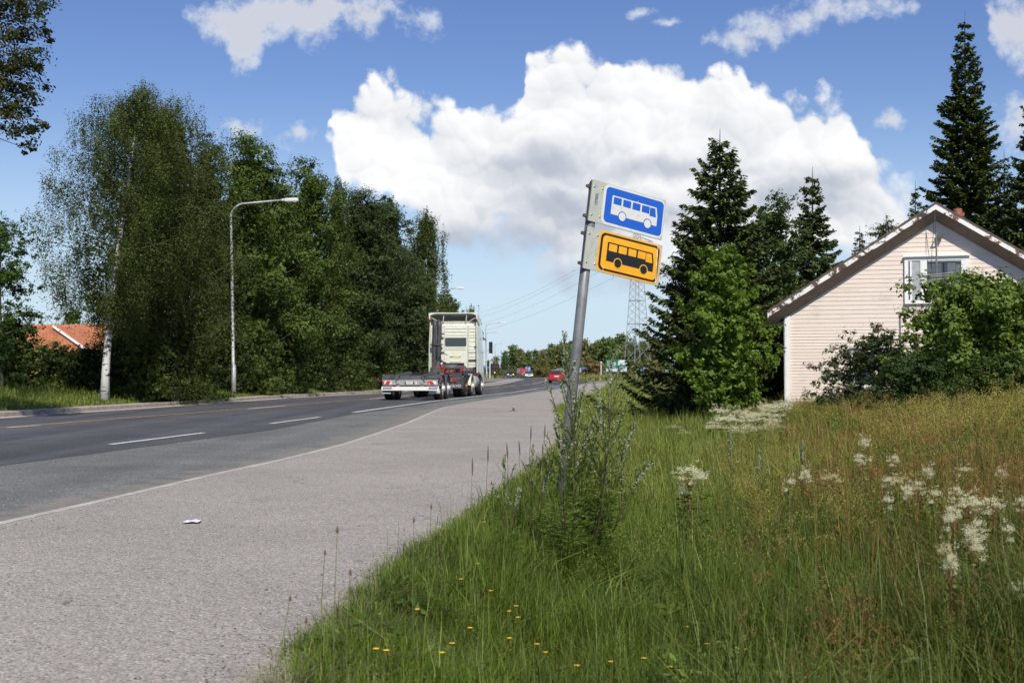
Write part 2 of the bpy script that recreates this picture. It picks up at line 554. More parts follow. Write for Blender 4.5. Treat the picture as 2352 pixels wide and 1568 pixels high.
# ---------------------------------------------------------------- surfaces
def asphalt(name, base, dark, light, scale, lightamt=0.35, bump=0.4, patch=(0.9, 1.1), dirt=None, tint=None, crack=0.0, track=0.0):
    m, nt, b = new_mat(name)
    L = nt.links.new
    g = nn(nt, 'ShaderNodeNewGeometry')
    vo = nn(nt, 'ShaderNodeTexVoronoi'); vo.voronoi_dimensions = '2D'
    vo.inputs['Scale'].default_value = scale
    L(g.outputs['Position'], vo.inputs['Vector'])
    sep = nn(nt, 'ShaderNodeSeparateColor'); L(vo.outputs['Color'], sep.inputs[0])
    r_ = nn(nt, 'ShaderNodeValToRGB')
    e = r_.color_ramp.elements
    e[0].position = 0.0; e[0].color = (*dark, 1)
    e[1].position = 1.0; e[1].color = (*light, 1)
    k = e.new(0.28); k.color = (*[c * .8 for c in base], 1)
    k = e.new(1 - lightamt); k.color = (*base, 1)
    L(sep.outputs[0], r_.inputs[0])
    c = r_.outputs[0]
    if tint:
        c = mixc(nt, smooth(nt, sep.outputs[1], 0.6, 0.9, 0, 0.55), c, tint)
    nz = nn(nt, 'ShaderNodeTexNoise'); nz.inputs['Scale'].default_value = 0.5; nz.inputs['Detail'].default_value = 7; nz.inputs['Roughness'].default_value = .6
    L(g.outputs['Position'], nz.inputs['Vector'])
    f = smooth(nt, nz.outputs['Fac'], 0.3, 0.7, patch[0], patch[1])
    sc = nn(nt, 'ShaderNodeVectorMath', operation='SCALE'); L(c, sc.inputs[0]); L(f, sc.inputs['Scale'])
    c = sc.outputs[0]
    mp = nn(nt, 'ShaderNodeMapping'); mp.inputs['Rotation'].default_value = (0, 0, R(7)); mp.inputs['Scale'].default_value = (1.1, .035, 1); L(g.outputs['Position'], mp.inputs[0])
    n4 = nn(nt, 'ShaderNodeTexNoise'); n4.inputs['Scale'].default_value = 1.0; n4.inputs['Detail'].default_value = 4; L(mp.outputs[0], n4.inputs['Vector'])
    s4 = nn(nt, 'ShaderNodeVectorMath', operation='SCALE'); L(c, s4.inputs[0]); L(smooth(nt, n4.outputs['Fac'], .3, .7, 1 - track, 1 + track), s4.inputs['Scale'])
    c = s4.outputs[0]
    n5 = nn(nt, 'ShaderNodeTexNoise'); n5.inputs['Scale'].default_value = 1.7; n5.inputs['Detail'].default_value = 6; L(g.outputs['Position'], n5.inputs['Vector'])
    stain = smooth(nt, n5.outputs['Fac'], .60, .72, 0, .28)
    c = mixc(nt, stain, c, tuple(k_ * .45 for k_ in base))
    if crack:
        wv = nn(nt, 'ShaderNodeVectorMath', operation='ADD'); sv = nn(nt, 'ShaderNodeVectorMath', operation='SCALE'); sv.inputs['Scale'].default_value = .9
        L(n5.outputs['Color'], sv.inputs[0]); L(g.outputs['Position'], wv.inputs[0]); L(sv.outputs[0], wv.inputs[1])
        vc = nn(nt, 'ShaderNodeTexVoronoi'); vc.voronoi_dimensions = '2D'; vc.feature = 'DISTANCE_TO_EDGE'; vc.inputs['Scale'].default_value = crack
        L(wv.outputs[0], vc.inputs['Vector'])
        cf = mth(nt, 'MULTIPLY', smooth(nt, vc.outputs['Distance'], 0.0, .010 * crack, .8, 0), smooth(nt, n4.outputs['Fac'], .48, .60))
        c = mixc(nt, cf, c, (.05, .045, .04))
    if dirt:
        at = nn(nt, 'ShaderNodeAttribute'); at.attribute_name = 'Col'
        sp = nn(nt, 'ShaderNodeSeparateColor'); L(at.outputs['Color'], sp.inputs[0])
        n2 = nn(nt, 'ShaderNodeTexNoise'); n2.inputs['Scale'].default_value = 3.0; n2.inputs['Detail'].default_value = 8
        L(g.outputs['Position'], n2.inputs['Vector'])
        for ch, wd, amt, dcol in dirt:
            dd = mth(nt, 'ADD', sp.outputs[ch], mth(nt, 'MULTIPLY', mth(nt, 'SUBTRACT', n2.outputs['Fac'], 0.5), wd * 2.2))
            c = mixc(nt, smooth(nt, dd, wd * .5, wd, amt, 0), c, dcol)
    L(c, b.inputs['Base Color'])
    b.inputs['Roughness'].default_value = 0.88
    b.inputs['Specular IOR Level'].default_value = 0.3
    bp = nn(nt, 'ShaderNodeBump'); bp.inputs['Strength'].default_value = bump; bp.inputs['Distance'].default_value = 0.004
    L(mth(nt, 'SUBTRACT', 1.0, vo.outputs['Distance']), bp.inputs['Height'])
    L(bp.outputs[0], b.inputs['Normal'])
    return m

def soil_mat():
    m, nt, b = new_mat('soil')
    L = nt.links.new
    g = nn(nt, 'ShaderNodeNewGeometry')
    nz = nn(nt, 'ShaderNodeTexNoise'); nz.inputs['Scale'].default_value = 1.2; nz.inputs['Detail'].default_value = 9; nz.inputs['Roughness'].default_value = .7
    L(g.outputs['Position'], nz.inputs['Vector'])
    n2 = nn(nt, 'ShaderNodeTexNoise'); n2.inputs['Scale'].default_value = 25; n2.inputs['Detail'].default_value = 5
    L(g.outputs['Position'], n2.inputs['Vector'])
    c = mixc(nt, smooth(nt, nz.outputs['Fac'], .35, .65), (0.045, 0.05, 0.018), (0.075, 0.10, 0.028))
    c = mixc(nt, smooth(nt, n2.outputs['Fac'], .45, .7, 0, .6), c, (0.10, 0.085, 0.045))
    L(c, b.inputs['Base Color']); b.inputs['Roughness'].default_value = .95
    return m

OLD = asphalt('old_asphalt', (0.175, 0.180, 0.168), (0.07, 0.075, 0.07), (0.42, 0.42, 0.40), 75, 0.10, .5, (.82, 1.12),
              dirt=[(0, 1.0, .55, (0.27, 0.235, 0.19))], crack=.28, track=.13)
NEW = asphalt('new_asphalt', (0.092, 0.097, 0.104), (0.05, 0.05, 0.055), (0.22, 0.21, 0.21), 85, 0.05, .35, (.88, 1.12), track=.22)
FOOT = asphalt('footway_asphalt', (0.362, 0.340, 0.302), (0.12, 0.115, 0.11), (0.57, 0.53, 0.48), 100, 0.22, .8, (.92, 1.07),
               dirt=[(0, .22, .7, (0.36, 0.31, 0.24)), (1, .05, .9, (0.36, 0.34, 0.30))], tint=(0.36, 0.29, 0.24), crack=.35)
KERBM = plain('granite_kerb', (0.34, 0.275, 0.235), .85, var=.22, scale=3.5, bump=.3, dirt=(0.22, 0.17, 0.13))
CONC = plain('pale_concrete', (0.43, 0.41, 0.37), .9, var=.2, scale=5, dirt=(0.30, 0.25, 0.2))
WHITEP = plain('white_road_paint', (0.70, 0.69, 0.66), .7, var=.15, scale=9, dirt=(0.32, 0.31, 0.3))
YELP = plain('yellow_road_paint', (0.62, 0.33, 0.09), .7, var=.2, scale=5, dirt=(0.24, 0.16, 0.09))

def ground():
    xs = np.unique(np.concatenate([np.linspace(-900, -60, 22), np.linspace(-60, -18, 40), np.linspace(-18, 16, 200), np.linspace(16, 60, 40), np.linspace(60, 900, 22)]))
    ys = np.unique(np.concatenate([np.linspace(-60, -4, 12), np.linspace(-4, 60, 200), np.linspace(60, 200, 140), np.linspace(200, 420, 40), np.linspace(420, 3500, 30)]))
    X, Y = np.meshgrid(xs, ys)
    Z = gz(X, Y)
    V = np.stack([X, Y, Z], -1).reshape(-1, 3)
    n, c = X.shape
    i = np.arange(n - 1)[:, None] * c + np.arange(c - 1)[None]
    F = np.stack([i, i + 1, i + 1 + c, i + c], -1).reshape(-1, 4)
    tag(np_mesh('ground', V, F, soil_mat(), smooth_=True), kind='structure')
ground()

off = lambda f, d: (lambda y: f(y) + d)
ribbon('road_shoulder', off(lkerb, -0.05), off(pkerb, 0.05), -30, 133, 0.0, OLD, .6, 40, edge=True)
ribbon('road', off(lkerb, .35), darkedge, -30, 133, 0.004, NEW, 1.0, 4)
ribbon('gutter', off(lkerb, -.03), off(lkerb, .45), -30, 215, 0.008, CONC, 1.0, 2)

# the road beyond: it swings away to the left
def far_path():
    P = [(centre(133.), 133.), (centre(160.), 160.), (centre(190.), 190.), (centre(215.), 215.), (6.0, 240.), (4.6, 262.), (1.0, 285.), (-6.0, 308.), (-19.0, 328.), (-40, 344), (-80, 358), (-140, 366)]
    out = []
    for i in range(len(P) - 1):
        for t in np.linspace(0, 1, 8, endpoint=False):
            out.append((P[i][0] * (1 - t) + P[i + 1][0] * t, P[i][1] * (1 - t) + P[i + 1][1] * t))
    out.append(P[-1])
    a = np.array(out, float)
    k = np.array([1, 2, 3, 2, 1]) / 9
    b = a.copy(); b[2:-2] = sum(k[j] * a[j:len(a) - 4 + j] for j in range(5))
    b[2:-2] = sum(k[j] * b[j:len(a) - 4 + j] for j in range(5))
    t = np.gradient(b, axis=0); t /= np.linalg.norm(t, axis=1)[:, None]
    nrm = np.stack([t[:, 1], -t[:, 0]], -1)
    return b, nrm
FP, FN = far_path()
def strip(name, P, N, d0, d1, z, mat, kind='structure', i0=0, i1=None):
    P = P[i0:i1]; N = N[i0:i1]
    a = P + N * d0; b = P + N * d1
    V = np.concatenate([np.c_[a, np.full(len(a), z)], np.c_[b, np.full(len(b), z)]])
    n = len(a); i = np.arange(n - 1)
    F = np.stack([i, i + n, i + n + 1, i + 1], -1)
    o = np_mesh(name, V, F, mat)
    return tag(o, kind=kind)
strip('road', FP, FN, -4.3, 4.6, 0.004, NEW)
strip('road_line', FP, FN, -.2, 0.02, 0.012, YELP)
strip('road_line', FP, FN, 3.7, 3.85, 0.012, WHITEP, i0=0, i1=20)
strip('road_verge_line', FP, FN, 4.6, 5.6, 0.006, CONC, i0=38)
# side road to the right, forecourt to the left
o = np_mesh('side_road', [(8.6, 134, -.004), (60, 150, -.004), (60, 186, -.004), (9.6, 176, -.004)], [(0, 1, 2, 3)], OLD); tag(o, kind='structure')
o = np_mesh('side_road', [(1.0, 158, .0), (-3.2, 158, .0), (-40, 250, .0), (-6, 262, .0), (2.0, 240, .0), (1.5, 200, .0)], [(0, 1, 2, 3, 4, 5)], OLD); tag(o, kind='structure')

ribbon('pavement', off(pkerb, .07), off(pedge, .12), -12, 131, ZP, FOOT, .25, 60, edge=True)
# thin pale edge stone of the footway
def edge_stone():
    mb = MB()
    ys = np.concatenate([np.arange(-12, 40, .5), np.arange(40, 131, 1.5)])
    for a, b in zip(ys[:-1], ys[1:]):
        xa, xb = float(pkerb(a)), float(pkerb(b))
        g = .006
        mb.add([(xa - .045, a + g, -.02), (xa + .068, a + g, -.02), (xa + .068, a + g, ZP + .006), (xa - .03, a + g, ZP + .006),
                (xb - .045, b - g, -.02), (xb + .068, b - g, -.02), (xb + .068, b - g, ZP + .006), (xb - .03, b - g, ZP + .006)],
               [(0, 1, 2, 3), (7, 6, 5, 4), (0, 4, 5, 1), (1, 5, 6, 2), (2, 6, 7, 3), (3, 7, 4, 0)])
    tag(mb.build('kerb', CONC), kind='structure')
edge_stone()
def granite_kerb():
    mb = MB(); mb2 = MB()
    y = -25.0
    while y < 205:
        l = 1.0 + random.uniform(-.08, .08)
        xa, xb = float(lkerb(y)), float(lkerb(y + l))
        dz = random.uniform(-.006, .006); dx = random.uniform(-.006, .006); g = .012
        xa += dx; xb += dx
        z = .135 + dz
        mb.add([(xa - .17, y + g, -.04), (xa, y + g, -.04), (xa - .012, y + g, z - .02), (xa - .035, y + g, z), (xa - .17, y + g, z),
                (xb - .17, y + l - g, -.04), (xb, y + l - g, -.04), (xb - .012, y + l - g, z - .02), (xb - .035, y + l - g, z), (xb - .17, y + l - g, z)],
               [(0, 1, 2, 3, 4), (9, 8, 7, 6, 5), (0, 5, 6, 1), (1, 6, 7, 2), (2, 7, 8, 3), (3, 8, 9, 4), (4, 9, 5, 0)])
        y += l
    tag(mb.build('kerb', KERBM), kind='structure')
    ribbon('kerb_strip', off(lkerb, -.72), off(lkerb, -.165), -25, 205, 0.128, CONC, 1.0, 2)
granite_kerb()

# ---------------------------------------------------------------- painted lines
def line(name, f, y0, y1, wd, mat, z=.012, d=0.0):
    ribbon(name, off(f, d - wd / 2), off(f, d + wd / 2), y0, y1, z, mat, min(1.0, (y1 - y0) / 3), 2)
line('road_line', centre, -30, 88, .11, YELP)
yy = 92.0
while yy < 132:
    line('road_line', centre, yy, min(yy + 9, 132.9), .17, YELP); yy += 12
def ydep(py, z=0): return G(1176, py, z).y
for p in ((1040, 999), (982.7, 977.6), (939.5, 932.4), (916.6, 908.5)):
    line('road_line', centre, ydep(p[0]) if p[0] < 1100 else 0, ydep(p[1]), .11, WHITEP, d=.17)
for p in ((1110, 1060), (1021.6, 994.4), (973.3, 958.3)):
    line('road_line', baydash, ydep(p[0]), ydep(p[1]), .12, WHITEP)
line('road_line', wline, ydep(947.5), 132.9, .15, WHITEP)

# ================================================================ bus stop sign
GALV = plain('galvanised_steel', (0.21, 0.215, 0.215), .5, .35, var=.2, scale=7, dirt=(0.2, 0.2, 0.19))
GALVD = plain('weathered_steel', (0.15, 0.15, 0.145), .5, .6, var=.25, scale=14, dirt=(0.12, 0.10, 0.08))
PLATE = plain('plate_grey', (0.47, 0.49, 0.42), .45, .1, var=.05, scale=5, dirt=(0.38, 0.38, 0.31))
REFW = plain('reflective_white', (0.66, 0.67, 0.63), .4, var=.04, scale=7, dirt=(0.5, 0.5, 0.44))
REFB = plain('reflective_blue', (0.013, 0.105, 0.52), .32, var=.05, scale=4)
REFY = plain('reflective_yellow', (0.86, 0.40, 0.008), .35, var=.04, scale=5, dirt=(0.75, 0.33, 0.01))
BLK = plain('black_film', (0.012, 0.012, 0.014), .4, var=.1)
STICK = plain('sticker_grey', (0.36, 0.37, 0.42), .5)
SCR = plain('scratched_white', (0.75, 0.73, 0.68), .6)
BOLT = plain('bolt_zinc', (0.62, 0.61, 0.58), .28, .9)

def bus_stop():
    base = G(1274, 1222, -.40); base = Vector((.425, 12.6, -.42))
    th = thing('bus_stop_sign', 'leaning steel pole with a blue and a yellow bus plate on the grassy verge', 'bus stop sign', base)
    def loc(p): return p - base
    top = Vector((.818, 12.985, 3.06))
    ax = (top - base).normalized()
    mb = MB()
    pts = [loc(base - ax * .3), loc(base + ax * 2.38), loc(base + ax * 2.385), loc(top)]
    mb.tube(pts, [.051, .051, .0505, .0505], 28)
    mb.build('pole', GALV, th, smooth_=True)
    MB().tube([loc(top), loc(top + ax * .03)], [.053, .045], 20).build('pole_cap', BLK, th)
    d = lambda x, y: (2280 / 1.7415 + x / 5.461, 680 / 1.7415 + y / 5.461)
    def plate(TL, BL, TR, BR, kind):
        yl, dy = (12.875 if kind == 'blue' else 12.815), .50
        a, b, c, e = W(*d(*TL), yl + .02), W(*d(*BL), yl - .02), W(*d(*TR), yl + dy + .02), W(*d(*BR), yl + dy - .02)
        ex = ((c - a) + (e - b)); wd = ex.length / 2; ex.normalize()
        ey = ((a - b) + (c - e)) / 2; ey = ey - ex * ey.dot(ex); ht = ey.length; ey.normalize()
        ez = ex.cross(ey)
        o = loc((a + b + c + e) / 4) - ex * wd / 2 - ey * ht / 2
        T = .004
        pl = MB().prism(rrect(0, 0, wd, ht, .008, 2), o, ex, ey, ez, -.012).build('sign_plate', PLATE if True else None, th)
        def lay(poly, lift, mat, name, parent=pl, t=.0006):
            return MB().prism([(x * wd, y * ht) for x, y in poly], o + ez * lift, ex, ey, ez, t).build(name, mat, parent)
        def Wt(poly): return [(u, 1 - v) for u, v in poly]
        k = ht / wd
        def rr(u0, v0, u1, v1, r): return [(x, y) for x, y in rrect(u0, 1 - v1, u1, 1 - v0, r * k, 8, r)]
        if kind == 'blue':
            lay(rr(.158, .012, .992, .985, .15), .0006, REFW, 'border')
            lay(rr(.190, .065, .978, .925, .11), .0014, REFB, 'panel')
            sym, win, dv = REFW, REFB, 0.0
        else:
            lay(rr(.158, .012, .985, .985, .15), .0006, REFY, 'border')
            lay(rr(.182, .052, .968, .945, .13), .0014, BLK, 'panel')
            lay(rr(.210, .105, .945, .893, .10), .0022, REFY, 'panel')
            sym, win, dv = BLK, REFY, .005
        z = .0030
        def cir(cu, cv, r, n=28): return [(cu + r * k * math.cos(2 * math.pi * i / n), 1 - cv + r * math.sin(2 * math.pi * i / n)) for i in range(n)]
        body = Wt([(.275, .26 + dv), (.285, .243 + dv), (.865, .243 + dv), (.880, .25 + dv), (.902, .467 + dv), (.902, .70 + dv), (.275, .70 + dv)])
        bus = lay(body, z, sym, 'bus_symbol')
        for u in (.296, .425, .553, .680):
            lay(rr(u, .275 + dv, u + .106, .445 + dv, .012), z + .0008, win, 'window', bus)
        lay(Wt([(.7925, .277 + dv), (.862, .277 + dv), (.884, .49 + dv), (.7925, .49 + dv)]), z + .0008, win, 'window', bus)
        for u in (.431, .777):
            lay(cir(u, .697 + dv, .127), z + .0008, win, 'wheel_ring', bus)
            lay(cir(u, .697 + dv, .104), z + .0016, sym, 'wheel', bus)
        st = lay(rr(.052, .30, .095, .60, .01), .0006, STICK if kind == 'blue' else PLATE, 'sticker')
        for i in range(4):
            for j in range(7):
                if random.random() < .8:
                    u = .057 + .009 * i; v = .315 + .038 * j
                    lay(rr(u, v, u + .005, v + .028, .001), .0013, BLK if kind == 'blue' else STICK, 'lettering', st, .0002)
        for (u, v) in ((.030, .165), (.138, .165), (.034, .845), (.142, .845)):
            m = MB(); c0 = o + ex * (u * wd) + ey * ((1 - v) * ht)
            m.tube([c0 + ez * .0005, c0 + ez * .0025, c0 + ez * .006, c0 + ez * .0075], [.011, .011, .007, .002], 14)
            m.build('bolt', BOLT, pl, smooth_=False)
        if kind == 'yellow':
            for (u0, v0, u1, v1, wv) in ((.935, .03, .957, .95, .006), (.250, .86, .252, .97, .0035), (.245, .17, .247, .25, .002)):
                n = 9; P1 = []; P2 = []
                for i in range(n):
                    t = i / (n - 1); u = u0 + (u1 - u0) * t; v = v0 + (v1 - v0) * t; q = wv * random.uniform(.25, 1)
                    P1.append((u - q, 1 - v)); P2.append((u + q, 1 - v))
                lay(P1 + P2[::-1], .0040, SCR, 'scratch')
        else:
            lay(Wt([(.612, .245), (.618, .20), (.624, .245), (.618, .262)]), .0048, SCR, 'scratch')
        # stiffening channel behind the plate edge
        MB().box(o + ey * ht / 2 - ez * .024 + ex * .012, (.022, ht, .022), M=Matrix((ex, ey, ez)).transposed().to_4x4()).build('mounting_channel', GALVD, th, bevel=.002)
        return o, ex, ey, ez, ht
    for q, kind in ((((285, 115), (232, 632), (1205, 385), (1150, 882)), 'blue'), (((225, 705), (162, 1225), (1162, 945), (1105, 1455)), 'yellow')):
        o, ex, ey, ez, ht = plate(*q, kind)
        for v in (.14, .86):
            p = o + ey * (ht * v)
            t = (p + base - base).dot(ax)
            c0 = ax * t
            m = MB()
            ring = []
            u1 = (ex - ax * ex.dot(ax)).normalized(); v1 = ax.cross(u1)
            m.tube([c0 - ax * .014, c0 + ax * .014], .0555, 22)
            M = Matrix((u1, v1, ax)).transposed().to_4x4()
            m.box(c0 - u1 * .072 - v1 * .012, (.036, .008, .030), M=M)
            m.box(c0 - u1 * .072 + v1 * .012, (.036, .008, .030), M=M)
            m.box(c0 - u1 * .05 - v1 * .045, (.034, .012, .034), M=M)
            cl = m.build('clamp', GALVD, th, bevel=.0015)
            MB().tube([c0 - u1 * .05 - v1 * .050, c0 - u1 * .05 - v1 * .060, c0 - u1 * .05 - v1 * .064], [.010, .010, .005], 6).build('bolt', BOLT, cl)
    return th
bus_stop()

# ================================================================ vehicles
CREAM = plain('cream_paint', (0.72, 0.735, 0.62), .33, var=.05, scale=1.5, dirt=(0.62, 0.63, 0.52), coat=.4)
DGREY = plain('dark_plastic', (0.055, 0.055, 0.068), .55, var=.15, scale=4, dirt=(0.09, 0.085, 0.08))
RUBBER = plain('tyre_rubber', (0.018, 0.018, 0.019), .8, var=.25, scale=5)
CHASS = plain('dusty_chassis_grey', (0.085, 0.085, 0.09), .6, .2, var=.3, scale=3, dirt=(0.2, 0.175, 0.14))
TAN = plain('dusty_steel_deck', (0.22, 0.20, 0.17), .8, var=.25, scale=3, dirt=(0.16, 0.13, 0.1))
REDP = plain('red_paint', (0.34, 0.02, 0.02), .45, var=.2, scale=4)
REDL = plain('red_lens', (0.65, 0.02, 0.015), .2, var=.05)
WLENS = plain('white_panel', (0.80, 0.78, 0.74), .35, var=.05)
RIM = plain('wheel_rim_metal', (0.62, 0.61, 0.58), .4, .15, var=.2, scale=6, dirt=(0.3, 0.25, 0.2))
RUSTY = plain('rusty_hub', (0.23, 0.12, 0.07), .8, var=.4, scale=12, dirt=(0.35, 0.25, 0.18))
ALU = plain('aluminium', (0.62, 0.62, 0.60), .35, .7, var=.1)
GREYP = plain('grey_panel', (0.36, 0.36, 0.35), .5, var=.1, dirt=(0.26, 0.24, 0.22))
ORANGE = plain('orange_hose', (0.42, 0.10, 0.04), .6)
BLUEST = plain('blue_sticker', (0.05, 0.15, 0.33), .4)
GREENST = plain('green_sticker', (0.25, 0.42, 0.10), .4)
YELST = plain('yellow_sticker', (0.75, 0.65, 0.10), .4)
WHITE = plain('white_lacquer', (0.80, 0.80, 0.79), .45, var=.04)
def glass_mat():
    m, nt, b = new_mat('dark_glass')
    b.inputs['Base Color'].default_value = (0.03, 0.04, 0.045, 1)
    b.inputs['Roughness'].default_value = .06
    b.inputs['Specular IOR Level'].default_value = .9
    return m
GLASS = glass_mat()

def wheel(parent, x, y, r, wdt, side, rim=RIM, hub=RIM, dual=False, name='wheel'):
    """x of the outer face; side +1 right, -1 left"""
    e = bpy.data.objects.new(name, None); COL.objects.link(e); e.parent = parent; e.location = (x, y, r); e.empty_display_size = .1
    s = side
    rr = r * .57
    for k in range(2 if dual else 1):
        o = -s * k * (wdt + .03)
        t = wdt
        prof = [(rr, o), (r * .80, o + s * .012), (r * .93, o - s * .005), (r * .985, o - s * .03), (r, o - s * .05), (r, o - s * (t - .05)), (r * .985, o - s * (t - .03)), (r * .93, o - s * t), (rr, o - s * t)]
        m = MB(); m.lathe(prof, (0, 0, 0), 'X', 36)
        m.build('tyre', RUBBER, e, smooth_=True)
    dish = .07 if dual else .015
    prof = [(rr * 1.01, 0), (rr * .98, -s * .012), (rr * .90, -s * .02), (rr * .86, -s * dish), (rr * .45, -s * (dish + .01)), (rr * .42, -s * (dish - .09)), (rr * .30, -s * (dish - .12)), (.002, -s * (dish - .125))]
    m = MB().lathe(prof, (0, 0, 0), 'X', 30)
    for k in range(10):
        a = 2 * math.pi * k / 10
        m.tube([(-s * (dish + .0), rr * .64 * math.cos(a), rr * .64 * math.sin(a)), (-s * (dish - .035), rr * .64 * math.cos(a), rr * .64 * math.sin(a))], .014, 6)
    m.build('rim', rim, e)
    return e

PSI = math.atan(.1156)
def fender(parent, x0, x1, y, r, mat=DGREY, a0=-20, a1=200, name='fender', z=.5):
    m = MB(); n = 16; t = .018
    out = []; inn = []
    for i in range(n + 1):
        a = R(a0 + (a1 - a0) * i / n)
        out.append((y + r * math.cos(a), z + r * math.sin(a))); inn.append((y + (r - t) * math.cos(a), z + (r - t) * math.sin(a)))
    for i in range(n):
        a, b, c, d_ = out[i], out[i + 1], inn[i + 1], inn[i]
        m.add([(x0, *a), (x0, *b), (x0, *c), (x0, *d_), (x1, *a), (x1, *b), (x1, *c), (x1, *d_)], [(0, 1, 2, 3), (7, 6, 5, 4), (0, 4, 5, 1), (2, 6, 7, 3), (1, 5, 6, 2), (0, 3, 7, 4)])
    return m.build(name, mat, parent)

def trailer():
    t = thing('semi_trailer', 'empty low grey chassis trailer with white rear bumper behind the cream tractor unit', 'trailer', (-4.30, 55.2, 0), -PSI)
    # local: x right, y forward, z up
    MB().box((0, .03, .50), (2.46, .07, .165)).build('bumper', WLENS, t, bevel=.006)
    m = t.children[-1]
    for sx, x in ((-1, -.98), (1, .98)):
        q = MB().prism([(-.20, -.045), (.17, -.045), (.21, .045), (-.16, .045)], Vector((x, -.008, .515)), Vector((1, 0, 0)), Vector((0, 0, 1)), Vector((0, -1, 0)), .003).build('name_plate', BLUEST, m)
        text_mesh('NÄRKO', 'lettering', WLENS, q, Vector((x + .005, -.0125, .513)), Vector((1, 0, 0)), Vector((0, 0, 1)), .085, .28)
    # light panel
    lp = MB().box((0, .06, .745), (2.36, .05, .20)).build('light_panel', GREYP, t, bevel=.005)
    MB().box((0, .07, .865), (2.42, .09, .03)).build('rail', ALU, lp)
    for sx in (-1, 1):
        cx = sx * .98 if sx < 0 else .93
        pn = MB().box((cx, .03, .745), (.37, .02, .135)).build('tail_light', WLENS, lp)
        for k in range(2):
            x0 = cx - .185 + .02 + k * .0 if k == 0 else cx + .06
        MB().prism([(-.155 * sx * 1.0, .0675), (.02 * sx, .0675), (.11 * sx, -.0675), (-.07 * sx, -.0675)], Vector((cx, .0185, .745)), Vector((1, 0, 0)), Vector((0, 0, 1)), Vector((0, -1, 0)), .004).build('red_stripe', REDL, pn)
        MB().box((cx - sx * -.155 if sx < 0 else cx - .155, .0165, .745), (.055, .006, .133)).build('lens', REDL, pn)
        MB().box((-.52 if sx < 0 else .5, .02, .755), (.13, .05, .13)).build('lamp', ALU, lp, bevel=.01)
        MB().box((-.20 if sx < 0 else .16, .02, .745), (.05, .05, .10)).build('lamp', DGREY, lp, bevel=.01)
    npl = MB().box((.02, .028, .745), (.52, .012, .11)).build('number_plate', WLENS, lp)
    MB().box((-.22, .0205, .745), (.04, .004, .105)).build('blue_field', BLUEST, npl)
    text_mesh('VCN-030', 'lettering', BLK, npl, Vector((.04, .0205, .745)), Vector((1, 0, 0)), Vector((0, 0, 1)), .105, .40)
    for x in (-.52, .5):
        MB().box((x, .06, .61), (.12, .04, .08)).build('bumper_bracket', TAN, t)
    # marker lamps on arms
    MB().tube([(-1.2, .1, .83), (-1.36, .1, .80)], .012, 6).build('lamp_arm', CHASS, t)
    MB().ball((-1.38, .1, .88), .04, 6).build('marker_lamp', REDL, t, smooth_=True)
    MB().tube([(1.2, .3, .86), (1.30, .3, .84)], .012, 6).build('lamp_arm', CHASS, t)
    MB().ball((1.30, .25, .89), .045, 6).build('marker_lamp', REDL, t, smooth_=True)
    # flaps
    for x in (-1.05, 1.02):
        f = MB().box((x, .35, .39), (.42, .015, .20)).build('mud_flap', BLK if x < 0 else GREYP, t)
        if x < 0:
            MB().box((x - .03, .33, .30), (.36, .02, .035)).build('flap_weight', WLENS, f)
        else:
            MB().box((x, .34, .38), (.38, .006, .05)).build('name_strip', WLENS, f)
    MB().box((.92, .34, .615), (.50, .02, .05)).build('step_plate', ALU, t)
    # frame
    for x in (-.55, .55):
        m = MB(); m.box((x, 4.3, .93), (.12, 8.6, .24)); m.box((x, 4.3, 1.06), (.16, 8.6, .02)); m.box((x, 4.3, .80), (.16, 8.6, .02))
        m.build('frame_rail', CHASS, t)
    for y in (.25, 1.6, 3.0, 4.5, 6.0, 7.4): MB().box((0, y, .93), (1.0, .12, .16)).build('cross_member', CHASS, t)
    for y in (.32, 3.4):
        m = MB(); m.box((0, y, .98), (2.44, .16, .13)); m.box((-1.18, y, 1.04), (.10, .2, .12)); m.box((1.18, y, 1.04), (.10, .2, .12))
        m.build('bolster', CHASS, t)
    dk = MB(); dk.box((0, 7.6, 1.10), (2.46, 1.5, .09)); dk.box((0, 6.9, 1.02), (2.46, .1, .16)); dk.build('front_deck', TAN, t)
    MB().loft([[Vector((-1.22, 6.7, z)) for z in (1.05, 1.1)] + [Vector((-1.22, 8.2, 1.17)), Vector((-1.22, 8.2, 1.05))],
               [Vector((-.6, 6.65, z)) for z in (1.05, 1.18)] + [Vector((-.6, 8.2, 1.22)), Vector((-.6, 8.2, 1.05))],
               [Vector((.1, 6.7, z)) for z in (1.05, 1.17)] + [Vector((.1, 8.2, 1.2)), Vector((.1, 8.2, 1.05))]]).build('black_cover', BLK, t)
    for x in (-.62, .55):
        MB().loft([[Vector((x + a, .55, z)) for a, z in ((-.07, 1.05), (.07, 1.05), (.07, 1.09), (-.07, 1.09))], [Vector((x + a, 3.2, z)) for a, z in ((-.07, 1.05), (.07, 1.05), (.07, 1.22), (-.07, 1.22))]]).build('ramp_rail', GALVD, t)
    for i, y in enumerate((.95, 2.30)):
        for s in (-1, 1):
            wheel(t, s * 1.24, y, .50, .34 if True else .28, s)
            fender(t, s * 1.26, s * .86, y, .60, DGREY, 10, 170)
    for y in (.95, 2.30):
        MB().tube([(-1.0, y, .5), (1.0, y, .5)], .07, 10).build('axle', CHASS, t)
    m = MB(); m.box((-1.05, .55, .93), (.5, .2, .04)); m.build('step_plate', ALU, t)
    MB().loft([[Vector((.72, .50, .94)), Vector((.76, .50, .94)), Vector((.76, .50, .99)), Vector((.72, .50, .99))], [Vector((1.22, .50, .95)), Vector((1.26, .50, .95)), Vector((1.26, .50, 1.0)), Vector((1.22, .50, 1.0))]]).build('step_plate', ALU, t)
